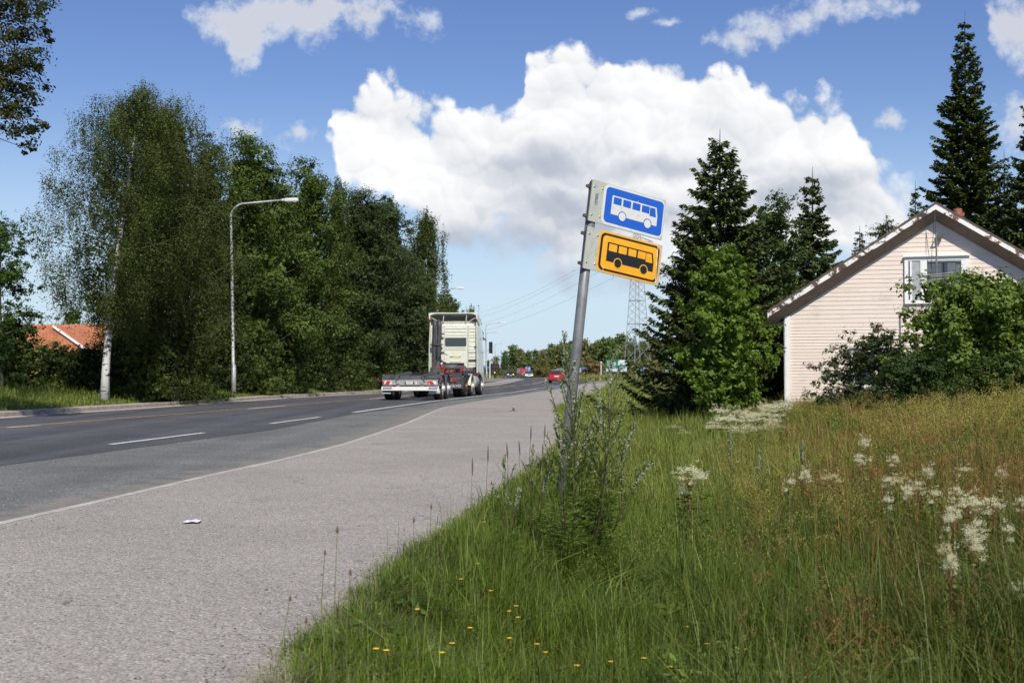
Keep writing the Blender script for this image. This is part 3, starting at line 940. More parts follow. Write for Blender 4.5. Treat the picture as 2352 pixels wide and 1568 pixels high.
    MB().box((-.1, 5.0, .62), (1.2, .8, .25)).build('equipment_box', BLK, t, bevel=.02)
    for x in (-.75, .75):
        MB().box((x, 5.6, .55), (.12, .12, .75)).build('landing_leg', CHASS, t)
    return t
trailer()

def tractor():
    T = thing('tractor_truck', 'cream tractor unit with high cab, roof deflector and black air intake, driving away', 'truck', (-4.30, 55.2, 0), -PSI)
    Y0 = 11.65                      # cab rear
    X, Yv, Z = Vector((1, 0, 0)), Vector((0, 1, 0)), Vector((0, 0, 1))
    # cab shell as a loft along y
    def sec(y, wb, wt, zb, zt, r=.10):
        hw, ht = wb / 2, wt / 2
        zm = 2.2
        return [Vector(p) for p in ((-hw, y, zb), (-hw, y, zm), (-ht - .0, y, zt - r), (-ht + r, y, zt), (ht - r, y, zt), (ht, y, zt - r), (hw, y, zm), (hw, y, zb))]
    cab = MB().loft([sec(Y0, 2.40, 2.34, 1.42, 3.58), sec(Y0 + .04, 2.46, 2.40, 1.38, 3.66), sec(Y0 + .25, 2.49, 2.42, 1.2, 3.70), sec(Y0 + 1.3, 2.5, 2.36, 1.0, 3.62), sec(Y0 + 1.95, 2.5, 2.22, .55, 3.25), sec(Y0 + 2.2, 2.4, 2.15, .45, 2.3), sec(Y0 + 2.25, 2.3, 2.1, .45, 2.0)]).build('cab', CREAM, T, smooth_=False, bevel=.015)
    # black sheet painting the dark of an opening low in the rear wall; ribs and panels pressed into it
    MB().box((-.02, Y0 - .012, 1.52), (1.10, .02, .28)).build('opening_dark_sheet', BLK, cab)
    m = MB()
    def rib(x0, x1, z, h=.022): m.box(((x0 + x1) / 2, Y0 - .010, z), (x1 - x0, .028, h))
    for z in (3.42, 3.26, 3.08, 2.96): rib(-.42, .66, z)
    for z in (3.42, 3.26, 3.08, 2.96, 2.77): rib(.80, 1.12, z)
    for z in (2.44, 2.36): rib(-.46, .64, z)
    for z in (2.52, 2.36): rib(.74, 1.16, z)
    for z in (2.25,): rib(.72, 1.17, z, .05)
    for z in (2.18, 1.98, 1.72, 1.60): rib(.76, 1.10, z)
    for z in (2.02, 1.72): rib(-.22, .36, z)
    m.build('rib', CREAM, cab)
    m = MB()
    for x in (.70, .755): m.box((x, Y0 - .002, 2.5), (.012, .008, 2.1))
    m.box((-.5, Y0 - .002, 2.6), (.012, .008, 1.9))
    m.build('panel_seam', DGREY, cab)
    fr = MB().prism(rrect(-.46, 2.505, .64, 2.965, .07), Vector((0, Y0 - .004, 0)), X, Z, -Yv, .012).build('rear_window', DGREY, cab)
    MB().prism(rrect(-.435, 2.53, .615, 2.94, .055), Vector((0, Y0 - .018, 0)), X, Z, -Yv, .003).build('pane', GLASS, fr)
    st = MB().prism(rrect(-.20, 1.93, .34, 2.02, .01), Vector((0, Y0 - .004, 0)), X, Z, -Yv, .004).build('sticker', GREENST, cab)
    MB().prism(rrect(-.06, 1.945, .29, 2.012, .01), Vector((0, Y0 - .010, 0)), X, Z, -Yv, .004).build('yellow_field', YELST, st)
    m = MB(); m.box((1.14, Y0 - .03, 2.47), (.17, .04, .05)); m.box((1.0, Y0 - .035, 1.80), (.50, .05, .07))
    m.build('grab_handle', BLK, cab)
    # side windows and doors
    for s in (-1, 1):
        MB().add([(s * 1.252, Y0 + .95, 2.15), (s * 1.252, Y0 + 1.72, 2.15), (s * 1.205, Y0 + 1.55, 2.95), (s * 1.212, Y0 + .95, 2.95)], [(0, 1, 2, 3)]).build('side_window', GLASS, cab)
        # side collars beside the gap behind the cab
        m = MB(); m.loft([[Vector((s * 1.215, Y0 - .30, 1.15)), Vector((s * 1.25, Y0 - .30, 1.15)), Vector((s * 1.25, Y0 + .02, 1.15)), Vector((s * 1.215, Y0 + .02, 1.15))],
                          [Vector((s * 1.205, Y0 - .30, 2.6)), Vector((s * 1.24, Y0 - .30, 2.6)), Vector((s * 1.24, Y0 + .02, 2.6)), Vector((s * 1.205, Y0 + .02, 2.6))],
                          [Vector((s * 1.17, Y0 - .18, 3.72)), Vector((s * 1.205, Y0 - .18, 3.72)), Vector((s * 1.205, Y0 + .02, 3.72)), Vector((s * 1.17, Y0 + .02, 3.72))]])
        m.build('side_deflector', CREAM, T)
    # roof deflector: a shell open to the rear
    def dsec(y, w_, z0, z1, t=.04):
        return [Vector(p) for p in ((-w_, y, z0), (-w_ - .02, y, z1 - .02), (-w_ * .8, y, z1 + .0), (0, y, z1 - .005), (w_ * .8, y, z1), (w_ + .02, y, z1 - .02), (w_, y, z0),
                                    (w_ - t, y, z0), (w_ - t - .03, y, z1 - .12), (w_ * .75, y, z1 - .055), (0, y, z1 - .05), (-w_ * .75, y, z1 - .055), (-w_ + t + .03, y, z1 - .12), (-w_ + t, y, z0))]
    MB().loft([dsec(Y0 - .28, 1.24, 3.88, 4.22), dsec(Y0 + .3, 1.22, 3.72, 4.15), dsec(Y0 + 1.1, 1.17, 3.62, 3.92), dsec(Y0 + 1.5, 1.1, 3.55, 3.68)]).build('roof_deflector', CREAM, T)
    m = MB(); m.box((0, Y0 + .12, 3.73), (2.2, .05, .06)); m.tube([(-1.12, Y0 - .15, 3.95), (-.78, Y0, 3.76)], .02, 6); m.tube([(1.12, Y0 - .15, 3.95), (.78, Y0, 3.76)], .02, 6); m.tube([(-.78, Y0, 3.76), (.78, Y0, 3.76)], .02, 6)
    m.build('deflector_frame', CREAM, T)
    m = MB()
    for x in (-.52, .66): m.tube([(x - .02, Y0 - .1, 3.80), (x + .02, Y0 - .18, 4.10)], .022, 8)
    m.build('deflector_strut', WLENS, T)
    for x in (-1.14, 1.16): MB().box((x, Y0 - .27, 3.92), (.06, .05, .08)).build('marker_lamp', REDL, T, bevel=.01)
    # air intake: two ribbed pipes side by side
    sn = MB()
    for dx in (-.115, .115):
        pts = []; rad = []
        z = 1.75
        i = 0
        while z < 3.55:
            pts.append((-.86 + dx + (.03 if z > 3.0 else 0), Y0 - .20, z)); rad.append(.125 if i % 2 == 0 else .116); z += .045; i += 1
        pts += [(-.84 + dx, Y0 - .17, 3.65), (-.86 + dx, Y0 - .10, 3.74), (-.92 + dx, Y0 - .02, 3.80)]; rad += [.12, .11, .10]
        sn.tube(pts, rad, 14)
    sn.box((-.86, Y0 - .28, 2.62), (.05, .06, 1.8))
    sn.box((-.55, Y0 - .2, 3.14), (.16, .06, .07)); sn.box((-.86, Y0 - .22, 2.58), (.56, .26, .05)); sn.box((-.86, Y0 - .2, 2.60), (.66, .1, .04))
    sn.build('air_intake', DGREY, T, smooth_=True)
    MB().loft([[Vector((-.86 + .27 * math.cos(a), Y0 - .2 + .17 * math.sin(a), z)) * 1 for a in np.linspace(0, 2 * math.pi, 14, endpoint=False)] for z in (1.05, 1.08)] +
              [[Vector((-.87 + r_ * math.cos(a), Y0 - .2 + .17 * math.sin(a), z)) for a in np.linspace(0, 2 * math.pi, 14, endpoint=False)] for z, r_ in ((1.2, .30), (1.45, .27), (1.6, .235), (1.80, .20))]).build('intake_box', plain('dusty_dark_plastic', (0.085, 0.08, 0.075), .7, var=.25, dirt=(0.17, 0.15, 0.12)), T)
    MB().tube([(-.9, Y0 - .42, 1.6), (-.72, Y0 - .42, 1.95), (-.50, Y0 - .40, 2.18), (-.28, Y0 - .35, 2.05)], .025, 6).build('hose_arm', DGREY, T)
    MB().box((-.53, Y0 - .4, 2.17), (.16, .1, .13)).build('coupling', DGREY, T, bevel=.02)
    m = MB(); m.tube([(-.57, Y0 - .40, 1.62), (-.57, Y0 - .30, 1.62)], [.085, .06], 16); m.build('work_lamp', BLK, T)
    MB().ball((-.57, Y0 - .40, 1.62), .06, 6, (1, .3, 1)).build('work_lamp_lens', WLENS, T, smooth_=True)
    # chassis rails, fifth wheel
    for x in (-.42, .42): MB().box((x, Y0 - 1.6, .86), (.09, 6.4, .27)).build('frame_rail', CHASS, T)
    m = MB(); m.prism([(-.5, -.55), (.5, -.55), (.55, .3), (.3, .5), (-.3, .5), (-.55, .3)], Vector((0, Y0 - 2.6, 1.12)), X, Yv, Z, .05); m.build('fifth_wheel', BLK, T)
    m = MB(); m.lathe([(.001, -.5), (.17, -.46), (.20, -.4), (.20, .25), (.14, .30), (.12, .7), (.05, .75)], (-.05, Y0 - .5, 1.40), 'X', 18); m.build('air_filter_can', DGREY, T, smooth_=True)
    for x, l in ((-.35, -.12), (.48, .10)):
        MB().loft([[Vector((x - .10 + l, Y0 - .9, 1.08)), Vector((x + .10 + l, Y0 - .9, 1.08)), Vector((x + .10 + l, Y0 - .8, 1.08)), Vector((x - .10 + l, Y0 - .8, 1.08))], [Vector((x - .05, Y0 - .9, 1.48)), Vector((x + .05, Y0 - .9, 1.48)), Vector((x + .05, Y0 - .8, 1.48)), Vector((x - .05, Y0 - .8, 1.48))]]).build('red_bracket', REDP, T)
    rd = MB()
    random.seed(3)
    for i in range(5):
        a = random.uniform(-.35, .35); pts = [(a + .12 * math.sin(k * 1.3 + i), Y0 - 1.1 + .1 * k, 1.22 + .07 * math.sin(k * 1.7 + i)) for k in range(6)]
        rd.tube(pts, .016, 5)
    rd.build('coiled_hoses', ORANGE, T)
    MB().tube([(-.7, Y0 - .9, 1.42), (-.4, Y0 - .9, 1.44)], .03, 8).build('red_pipe', REDP, T)
    m = MB(); m.tube([(.60, Y0 - 1.0, 1.25), (.64, Y0 - 1.0, 1.25), (1.10, Y0 - 1.0, 1.25), (1.14, Y0 - 1.0, 1.25)], [.12, .15, .15, .12], 18)
    tk = m.build('air_tank', DGREY, T, smooth_=False)
    MB().tube([(.86, Y0 - 1.0, 1.25), (.90, Y0 - 1.0, 1.25)], .154, 18).build('tank_strap', REDP, tk)
    MB().tube([(.70, Y0 - 1.0, 1.25), (.72, Y0 - 1.0, 1.25)], .154, 18).build('tank_strap', GALV, tk)
    m = MB(); m.box((1.12, Y0 - .3, 1.2), (.06, .9, .5)); m.build('side_bracket', BLK, T)
    # rear flap and lamps
    fl = MB(); fl.prism([(.30, .42), (1.24, .42), (1.24, .92), (1.14, 1.12), (.80, 1.16), (.36, 1.05)], Vector((0, Y0 - 4.9, 0)), X, Z, -Yv, .02)
    f = fl.build('mud_flap', DGREY, T)
    text_mesh('VOLVO', 'lettering', WLENS, f, Vector((.82, Y0 - 4.925, .54)), X, Z, .17, .62, depth=.002)
    m = MB()
    m.box((.80, Y0 - 4.93, .885), (.62, .03, .03)); m.build('lamp_bar', RUSTY, f)
    for x in (.67, .86): MB().tube([(x, Y0 - 4.92, .80), (x, Y0 - 4.98, .80)], .052, 14).build('tail_light', REDL if x > .7 else plain('orange_lens', (.75, .12, .03), .25), f)
    MB().loft([[Vector((x, y, z)) for x, y in ((.30, Y0 - 4.9), (1.26, Y0 - 4.9), (1.26, Y0 - 2.4), (.30, Y0 - 2.4))] for z in (1.10, 1.16)]).build('rear_fender', BLK, T, bevel=.02)
    MB().loft([[Vector((-x, y, z)) for x, y in ((.30, Y0 - 4.9), (1.26, Y0 - 4.9), (1.26, Y0 - 2.4), (.30, Y0 - 2.4))] for z in (1.10, 1.16)]).build('rear_fender', BLK, T, bevel=.02)
    MB().prism([(-1.24, .42), (-.30, .42), (-.36, 1.05), (-1.14, 1.1)], Vector((0, Y0 - 4.9, 0)), X, Z, -Yv, .02).build('mud_flap', DGREY, T)
    HUBW = plain('cream_rim', (0.62, 0.58, 0.45), .5, var=.15, dirt=(0.4, 0.33, 0.25))
    for s in (-1, 1):
        wheel(T, s * 1.25, Y0 - 4.05, .51, .28, s, RUSTY, RUSTY, True)
        wheel(T, s * 1.25, Y0 - 2.15, .51, .28, s, HUBW, HUBW, False)
        wheel(T, s * 1.24, Y0 + 1.35, .51, .30, s, RIM, RIM, False)
        fender(T, s * 1.27, s * .9, Y0 - 2.15, .60, CREAM, 5, 175)
    m = MB(); m.lathe([(.001, -.55), (.28, -.53), (.33, -.5), (.33, .5), (.28, .53), (.001, .55)], (.98, Y0 - .55, .72), 'Y', 22); m.build('fuel_tank', GREYP, T, smooth_=False)
    m = MB(); m.lathe([(.001, -.55), (.28, -.53), (.33, -.5), (.33, .5), (.28, .53), (.001, .55)], (-.98, Y0 - .55, .72), 'Y', 22); m.build('fuel_tank', GREYP, T, smooth_=False)
    MB().loft([[Vector((1.10, Y0 + .3, .55)), Vector((1.16, Y0 + .3, .55)), Vector((1.16, Y0 + .4, .55)), Vector((1.10, Y0 + .4, .55))], [Vector((1.18, Y0 + .3, 1.2)), Vector((1.24, Y0 + .3, 1.2)), Vector((1.24, Y0 + .4, 1.2)), Vector((1.18, Y0 + .4, 1.2))]]).build('red_bracket', REDP, T)
    MB().box((1.22, Y0 + 1.9, .9), (.05, .5, .9)).build('step_panel', CREAM, T)
    # mirrors
    for s in (-1, 1):
        mr = MB().prism(rrect(-.09, -.34, .09, .34, .07), Vector((s * 1.66, Y0 + 1.85, 2.44)), X, Z, -Yv, .14).build('mirror', BLK, T, bevel=.01)
        MB().tube([(s * 1.25, Y0 + 1.6, 2.2), (s * 1.42, Y0 + 1.7, 2.3), (s * 1.60, Y0 + 1.78, 2.38)], .02, 6).build('mirror_arm', BLUEST if s > 0 else BLK, mr)
        MB().box((s * 1.66, Y0 + 1.70, 2.13), (.14, .02, .06)).build('mirror_base', WLENS, mr)
    MB().tube([(1.22, Y0 + 1.9, 3.0), (1.42, Y0 + 1.75, 2.85)], .03, 6).build('sun_visor', BLK, T)
    return T
tractor()

def car(name, label, loc, rz, paint, length=4.4, wid=1.72, h=1.42, van=False, front=True, group=None, lights=False, plate=None):
    """a saloon or van; +y is its nose"""
    c = thing(name, label, 'van' if van else 'car', loc, rz, group)
    hl, hw = length / 2, wid / 2
    def ring(y, hb, zt, wt, zb=.28, zs=None):
        zs = zs or min(zt, .80)
        return [Vector(p) for p in ((-hw * hb * .92, y, zb), (-hw * hb, y, zb + .18), (-hw * hb, y, zs * .98), (-hw * wt, y, zt - .04), (-hw * wt * .85, y, zt), (hw * wt * .85, y, zt), (hw * wt, y, zt - .04), (hw * hb, y, zs * .98), (hw * hb, y, zb + .18), (hw * hb * .92, y, zb))]
    if van:
        prof = [(-hl, .96, h - .1, .86), (-hl + .1, 1, h, .88), (hl - 1.5, 1, h, .88), (hl - 1.25, 1, h - .06, .86), (hl - .62, 1, 1.12, .90), (hl - .12, .96, .92, .86), (hl, .86, .70, .8)]
    else:
        prof = [(-hl, .88, .78, .82), (-hl + .12, .97, .93, .88), (-hl + .68, 1, .98, .86), (-hl + 1.25, 1, h - .05, .72), (-.25, 1, h, .72), (.45, 1, h - .05, .72), (hl - 1.18, 1, .92, .86), (hl - .25, .96, .80, .84), (hl, .84, .62, .8)]
    body = MB().loft([ring(y, a, z, w_, zs=.86 if not van else 1.0) for y, a, z, w_ in prof]).build('body', paint, c, bevel=.02)
    s_ = 1
    # windows
    if van:
        ws = [(-hw * .80, hl - .72, 1.17), (hw * .80, hl - .72, 1.17), (hw * .76, hl - 1.26, h - .14), (-hw * .76, hl - 1.26, h - .14)]
        MB().add([Vector(p) + Vector((0, .035, .03)) for p in ws], [(0, 1, 2, 3)]).build('windscreen', GLASS, c)
        for s in (-1, 1):
            MB().add([(s * (hw + .004), hl - 1.0, 1.08), (s * (hw + .004), hl - 2.0, 1.08), (s * hw * .925, hl - 2.0, h - .22), (s * hw * .925, hl - 1.3, h - .22)], [(0, 1, 2, 3)]).build('side_window', GLASS, c)
    else:
        for (ya, za, yb, zb_, nm) in ((-hl + .70, .995, -hl + 1.22, h - .085, 'rear_window'), (hl - 1.20, .935, .47, h - .085, 'windscreen')):
            dy = -.02 if nm == 'rear_window' else .02
            MB().add([(-hw * .82, ya + dy, za + .02), (hw * .82, ya + dy, za + .02), (hw * .69, yb + dy, zb_ + .02), (-hw * .69, yb + dy, zb_ + .02)], [(0, 1, 2, 3)]).build(nm, GLASS, c)
        for s in (-1, 1):
            MB().add([(s * hw * .985, -hl + 1.0, .95), (s * hw * .985, hl - 1.35, .93), (s * hw * .76, .40, h - .10), (s * hw * .76, -hl + 1.35, h - .10)], [(0, 1, 2, 3)]).build('side_window', GLASS, c)
    zb = .62
    if plate:
        MB().box((0, -hl - .004, .74), (.50, .015, .12)).build('number_plate', WLENS, c)
    for s in (-1, 1):
        tl = MB().box((s * hw * .66, -hl + .0, .70), (.36, .05, .15)).build('tail_light', REDL, c, bevel=.01)
        hlm = MB().box((s * hw * .68, hl - .04, .60), (.34, .07, .14)).build('headlight', HEADL if lights else WLENS, c, bevel=.02)
        MB().box((s * (hw + .09), hl - 1.5, .98 if not van else 1.2), (.17, .07, .12)).build('mirror', BLK if not van else paint, c, bevel=.02)
    MB().box((0, hl - .03, .42), (wid * .84, .10, .18)).build('front_bumper', BLK if van else paint, c, bevel=.02)
    rb = MB().box((0, -hl + .0, .44), (wid * .88, .10, .16)).build('rear_bumper', paint, c, bevel=.02)
    MB().box((0, -hl + .02, .30), (wid * .84, .10, .12)).build('bumper_trim', BLK, rb)
    if front:
        MB().box((0, hl + .015, .60), (.55, .02, .10)).build('grille', BLK, c)
        MB().box((0, hl + .035, .40), (.5, .012, .11)).build('number_plate', WLENS, c)
    for yy_ in (-hl + .82, hl - .85):
        for s in (-1, 1):
            e = wheel(c, s * (hw - .01), yy_, .31, .20, s)
    return c
def emit_mat(name, col, k):
    m, nt, b = new_mat(name)
    b.inputs['Base Color'].default_value = (*col, 1)
    b.inputs['Emission Color'].default_value = (*col, 1)
    b.inputs['Emission Strength'].default_value = k
    return m
HEADL = emit_mat('headlight_glow', (1, .95, .82), 2.5)
CARRED = plain('car_red', (0.40, 0.010, 0.018), .28, var=.03, coat=.6)
CARVAN = plain('van_red', (0.36, 0.02, 0.03), .35, var=.05, coat=.4)
CARSIL = plain('car_silver', (0.42, 0.43, 0.43), .3, .4, coat=.5)
CARDK = plain('car_black', (0.018, 0.022, 0.028), .25, coat=.6)
CARWH = plain('car_pale', (0.55, 0.60, 0.66), .3, coat=.5)
def at(px, Y): return ((px - 1176) / FPX * Y, Y, 0)
p = at(1281, 140); car('saloon_car', 'red saloon car seen from behind, driving away to the left of the sign pole', (p[0], p[1] + 1.2, .004), -R(4), CARRED, plate=True)
p = at(1212, 268); car('hatchback_car', 'silver car with headlights on coming round the bend in front of the red van', (p[0], p[1], .004), math.pi + R(8), CARSIL, 4.1, 1.7, 1.45, lights=True)
p = at(1201, 292); car('delivery_van', 'red van coming round the bend behind the silver car', (p[0], p[1], .004), math.pi + R(12), CARVAN, 4.8, 1.9, 1.98, van=True, lights=True)
p = at(1168, 302); car('saloon_car', 'small black car with bright headlights, leftmost of the oncoming cars in the bend', (p[0], p[1], .004), math.pi + R(14), CARDK, 4.3, 1.74, 1.4, lights=True)
p = at(1286, 228); car('saloon_car', 'pale blue car whose roof shows just above the red car', (p[0], p[1], .004), -R(3), CARWH, 4.4, 1.75, 1.75)

# ================================================================ street lamps
LAMPM = plain('lamp_post_zinc', (0.40, 0.41, 0.41), .5, .3, var=.18, scale=3, dirt=(0.27, 0.27, 0.26))
LAMPH = plain('lamp_head_white', (0.74, 0.74, 0.72), .4, var=.05)
def street_lamp(base, H=8.55, arm=2.0, lean=-.16, label='', first=None):
    t = thing('street_lamp', label, 'street lamp', base, 0, 'street lamps along the far side of the road')
    m = MB()
    pts = [(0, 0, -.3), (0.0, 0, 1.3), (lean * .15, 0, 1.32), (lean * .6, 0, H * .62), (lean, 0, H - .85)]
    rad = [.105, .10, .075, .062, .05]
    for k in range(1, 9):
        a = R(90 * k / 8)
        pts.append((lean + .62 * (1 - math.cos(a)), 0, H - .85 + .62 * math.sin(a))); rad.append(.045)
    pts.append((lean + .62 + arm - .35, 0, H - .23 + .16)); rad.append(.034)
    m.tube(pts, rad, 12)
    m.build('pole', LAMPM, t, smooth_=True)
    x0 = lean + .62 + arm - .45; z0 = H - .23 + .15
    h = MB().loft([[Vector((x0 + a, b * s, z0 + c + a * .04)) for b, c in ((-.05, -.04), (-.06, .03), (0, .06), (.06, .03), (.05, -.04))] for a, s in ((0, 1), (.1, 1.2))] +
                  [[Vector((x0 + a, b, z0 + c + a * .04)) for b, c in ((-.13 * s, -.08), (-.15 * s, .02), (0, .085 * s), (.15 * s, .02), (.13 * s, -.08))] for a, s in ((.16, .95), (.55, 1), (.72, .8))])
    h.build('lamp_head', LAMPH, t, smooth_=False, bevel=.01)
    MB().box((x0 + .42, 0, z0 - .075), (.42, .2, .03)).build('lens', plain('lamp_lens', (.55, .56, .55), .2), t.children[-1])
    return t
for (px, Y, lb) in ((537, 57, 'tall grey street lamp with curved arm, nearest, in front of the leafy trees'),
                    (997, 122, 'second street lamp, rising above the cab of the tractor unit'),
                    (1118, 197, 'third street lamp, its head just right of the roof of the cab'),
                    (1117, 249, 'fourth street lamp, its head small beside the mirror of the cab'),
                    (1138, 350, 'farthest and lowest street lamp head, above the distant forest')):
    x = (px - 1176) / FPX * Y
    z = gzf(x, Y) if Y < 128 else -.03
    street_lamp((x, Y, z), 8.58 if Y < 100 else 8.7 if Y < 200 else 8.9, 2.05, label=lb)

# ================================================================ pink house
def clap_mat():
    m, nt, b = new_mat('pink_clapboard')
    L = nt.links.new
    tc = nn(nt, 'ShaderNodeTexCoord')
    mp = nn(nt, 'ShaderNodeMapping'); mp.inputs['Scale'].default_value = (.6, 1, 6); L(tc.outputs['Object'], mp.inputs[0])
    nz = nn(nt, 'ShaderNodeTexNoise'); nz.inputs['Scale'].default_value = 1.5; nz.inputs['Detail'].default_value = 8; nz.inputs['Roughness'].default_value = .7
    L(mp.outputs[0], nz.inputs['Vector'])
    n2 = nn(nt, 'ShaderNodeTexNoise'); n2.inputs['Scale'].default_value = .8; n2.inputs['Detail'].default_value = 5
    L(tc.outputs['Object'], n2.inputs['Vector'])
    c = mixc(nt, smooth(nt, nz.outputs['Fac'], .35, .65), (0.75, 0.645, 0.56), (0.80, 0.70, 0.61))
    c = mixc(nt, smooth(nt, mth(nt, 'MULTIPLY', nz.outputs['Fac'], n2.outputs['Fac']), .29, .42, 0, .55), c, (0.42, 0.36, 0.32))
    L(c, b.inputs['Base Color']); b.inputs['Roughness'].default_value = .6
    return m
def peel_mat():
    m, nt, b = new_mat('peeling_white_board')
    L = nt.links.new
    tc = nn(nt, 'ShaderNodeTexCoord')
    nz = nn(nt, 'ShaderNodeTexNoise'); nz.inputs['Scale'].default_value = 2.6; nz.inputs['Detail'].default_value = 8; nz.inputs['Roughness'].default_value = .75
    L(tc.outputs['Object'], nz.inputs['Vector'])
    n2 = nn(nt, 'ShaderNodeTexNoise'); n2.inputs['Scale'].default_value = 4; n2.inputs['Detail'].default_value = 3
    L(tc.outputs['Object'], n2.inputs['Vector'])
    wood = mixc(nt, smooth(nt, n2.outputs['Fac'], .42, .6), (0.05, 0.04, 0.035), (0.22, 0.08, 0.04))
    c = mixc(nt, smooth(nt, nz.outputs['Fac'], .50, .53), (0.84, 0.83, 0.80), wood)
    L(c, b.inputs['Base Color']); b.inputs['Roughness'].default_value = .7
    return m
CLAP = clap_mat(); PEEL = peel_mat()
SOFF = plain('brown_soffit', (0.25, 0.185, 0.15), .75, var=.15, scale=2.5, dirt=(0.17, 0.12, 0.09))
ROOFM = plain('weathered_felt_roof', (0.09, 0.075, 0.065), .9, var=.3, scale=2, dirt=(0.16, 0.13, 0.11))
TRIM = plain('white_trim', (0.86, 0.86, 0.84), .5, var=.03, dirt=(0.76, 0.75, 0.72))
BRICK = plain('red_brick', (0.30, 0.10, 0.055), .85, var=.3, scale=14, dirt=(0.5, 0.4, 0.33))
CURT = plain('curtain', (0.5, 0.52, 0.56), .8)
BLIND = plain('blind', (0.68, 0.69, 0.70), .6)

def pink_house():
    TH = R(17.5)
    c0 = W(1808, 854, 36.0); c0 = Vector((c0.x, 36.0, 0.0))
    t = thing('wooden_house', 'pale pink clapboard house with brown eaves and peeling white gable boards', 'house', c0, -TH)
    # local frame: x along the gable to the right, y to the back, z up
    Wd, H0, H1, D0 = 7.84, 2.73, 5.22, 9.0
    mid = Wd / 2; p = (H1 - H0) / mid
    def zr(x): return H1 - p * abs(x - mid)
    # boards: each one a tilted lap
    m = MB(); rnd = random.Random(5)
    z = -.3
    while z < H1:
        st = .085 if z < 2.35 else .118
        zt = min(z + st, H1)
        xa = 0 if z < H0 else (z - H0) / p
        xa2 = 0 if zt < H0 else (zt - H0) / p
        d = rnd.uniform(0, .003)
        n = max(1, int((Wd - 2 * xa) / 1.9))
        cuts = sorted([0] + [min(.96, max(.04, (k + 1 + rnd.uniform(-.35, .35)) / (n))) for k in range(n - 1)] + [1])
        for a, b in zip(cuts[:-1], cuts[1:]):
            if b - a < .02: continue
            L0 = xa + (Wd - 2 * xa) * a; R0 = xa + (Wd - 2 * xa) * b - .004
            L1 = max(xa2, L0); R1 = min(Wd - xa2, R0)
            if R1 <= L1: R1 = L1 + .001
            e = rnd.uniform(-.003, .003); s0 = rnd.uniform(-.003, .003)
            m.add([(L0, -.015 - d, z + s0), (R0, -.015 - d, z + s0), (R1, -.006, zt + .004), (L1, -.006, zt + .004), (L0, -.004, z + s0), (R0, -.004, z + s0)], [(0, 1, 2, 3), (4, 5, 1, 0)])
        z = zt
        if z >= H1 - .01: break
    wl = m.build('wall_cladding', CLAP, t)
    body = MB().add([(0.02, 0, -.5), (Wd - .02, 0, -.5), (Wd - .02, 0, H0), (mid, 0, H1), (0.02, 0, H0), (0.02, D0, -.5), (Wd - .02, D0, -.5), (Wd - .02, D0, H0), (mid, D0, H1), (0.02, D0, H0)],
                    [(0, 1, 2, 3, 4), (9, 8, 7, 6, 5), (0, 4, 9, 5), (1, 6, 7, 2)]).build('wall', CLAP, t)
    MB().box((.02, -.045, 1.12), (.135, .03, 3.24)).build('corner_board', TRIM, t)
    MB().box((-.06, .05, 1.12), (.03, .16, 3.24)).build('corner_board', TRIM, t)
    # roof with overhang
    ov, ext, th = .38, .48, .10
    zc = .27
    rt = MB()
    for s in (-1, 1):
        xe = mid + s * (mid + ext)
        ze = zr(xe) if False else H1 - p * (mid + ext)
        a0, a1 = Vector((mid, -ov, H1 + zc + .13)), Vector((xe, -ov, ze + zc + .13))
        up = Vector((0, 0, .075))
        rt.loft([[a0, a1, a1 + up, a0 + up], [Vector((q.x, D0 + ov, q.z)) for q in (a0, a1, a1 + up, a0 + up)]])
    rt.build('roof', ROOFM, t)
    roof = t.children[-1]
    for s in (-1, 1):
        xe = mid + s * (mid + ext)
        ze = H1 - p * (mid + ext)
        # peeling white barge board
        B = MB()
        n = 26
        lo = []; hi = []
        for k in range(n + 1):
            f = k / n; x = mid + (xe - mid) * f; zz = H1 + (ze - H1) * f + zc
            lo.append(Vector((x, -ov - .025, zz + .0 + rnd.uniform(-.014, .008)))); hi.append(Vector((x, -ov - .025, zz + .125)))
        for k in range(n):
            q = [lo[k], lo[k + 1], hi[k + 1], hi[k]]
            B.add(q + [v + Vector((0, .022, 0)) for v in q], [(0, 1, 2, 3), (7, 6, 5, 4), (0, 4, 5, 1), (3, 2, 6, 7)] + ([(0, 3, 7, 4)] if k == 0 else []) + ([(1, 5, 6, 2)] if k == n - 1 else []))
        B.build('barge_board', PEEL, t)
        # soffit: from the barge board down to the wall
        MB().loft([[Vector((mid, -ov, H1 + zc + .12)), Vector((mid, -ov, H1 + zc)), Vector((mid, -.034, H1 + .0)), Vector((mid, -.034, H1 + .12))],
                   [Vector((xe, -ov, ze + zc + .12)), Vector((xe, -ov, ze + zc)), Vector((xe, -.034, ze)), Vector((xe, -.034, ze + .12))]]).build('soffit', SOFF, t)
        x0, x1 = sorted((mid + s * mid, xe))
        MB().box(((x0 + x1) / 2, D0 / 2 + .05, ze + .10), (x1 - x0 - .01, D0, .14)).build('eaves_box', SOFF, t)
    ch = MB(); ch.box((4.45, 6.4, 5.48), (.62, .75, 1.25)); ch.build('chimney', BRICK, roof)
    cc = t.children
    MB().box((4.45, 6.4, 6.05), (.72, .85, .10)).build('chimney_cap', BRICK, roof)
    MB().tube([(4.62, 6.2, 6.08), (4.62, 6.2, 6.26)], .13, 12).build('chimney_pot', BRICK, roof)
    # windows
    def lx(px):  # gable coordinate for a bearing
        k = (px - 1176) / FPX
        return (k * 36.0 - c0.x) / (math.cos(TH) + k * math.sin(TH))
    x0, x1 = lx(2079), lx(2227)
    zt, zb = 4.27, 3.02
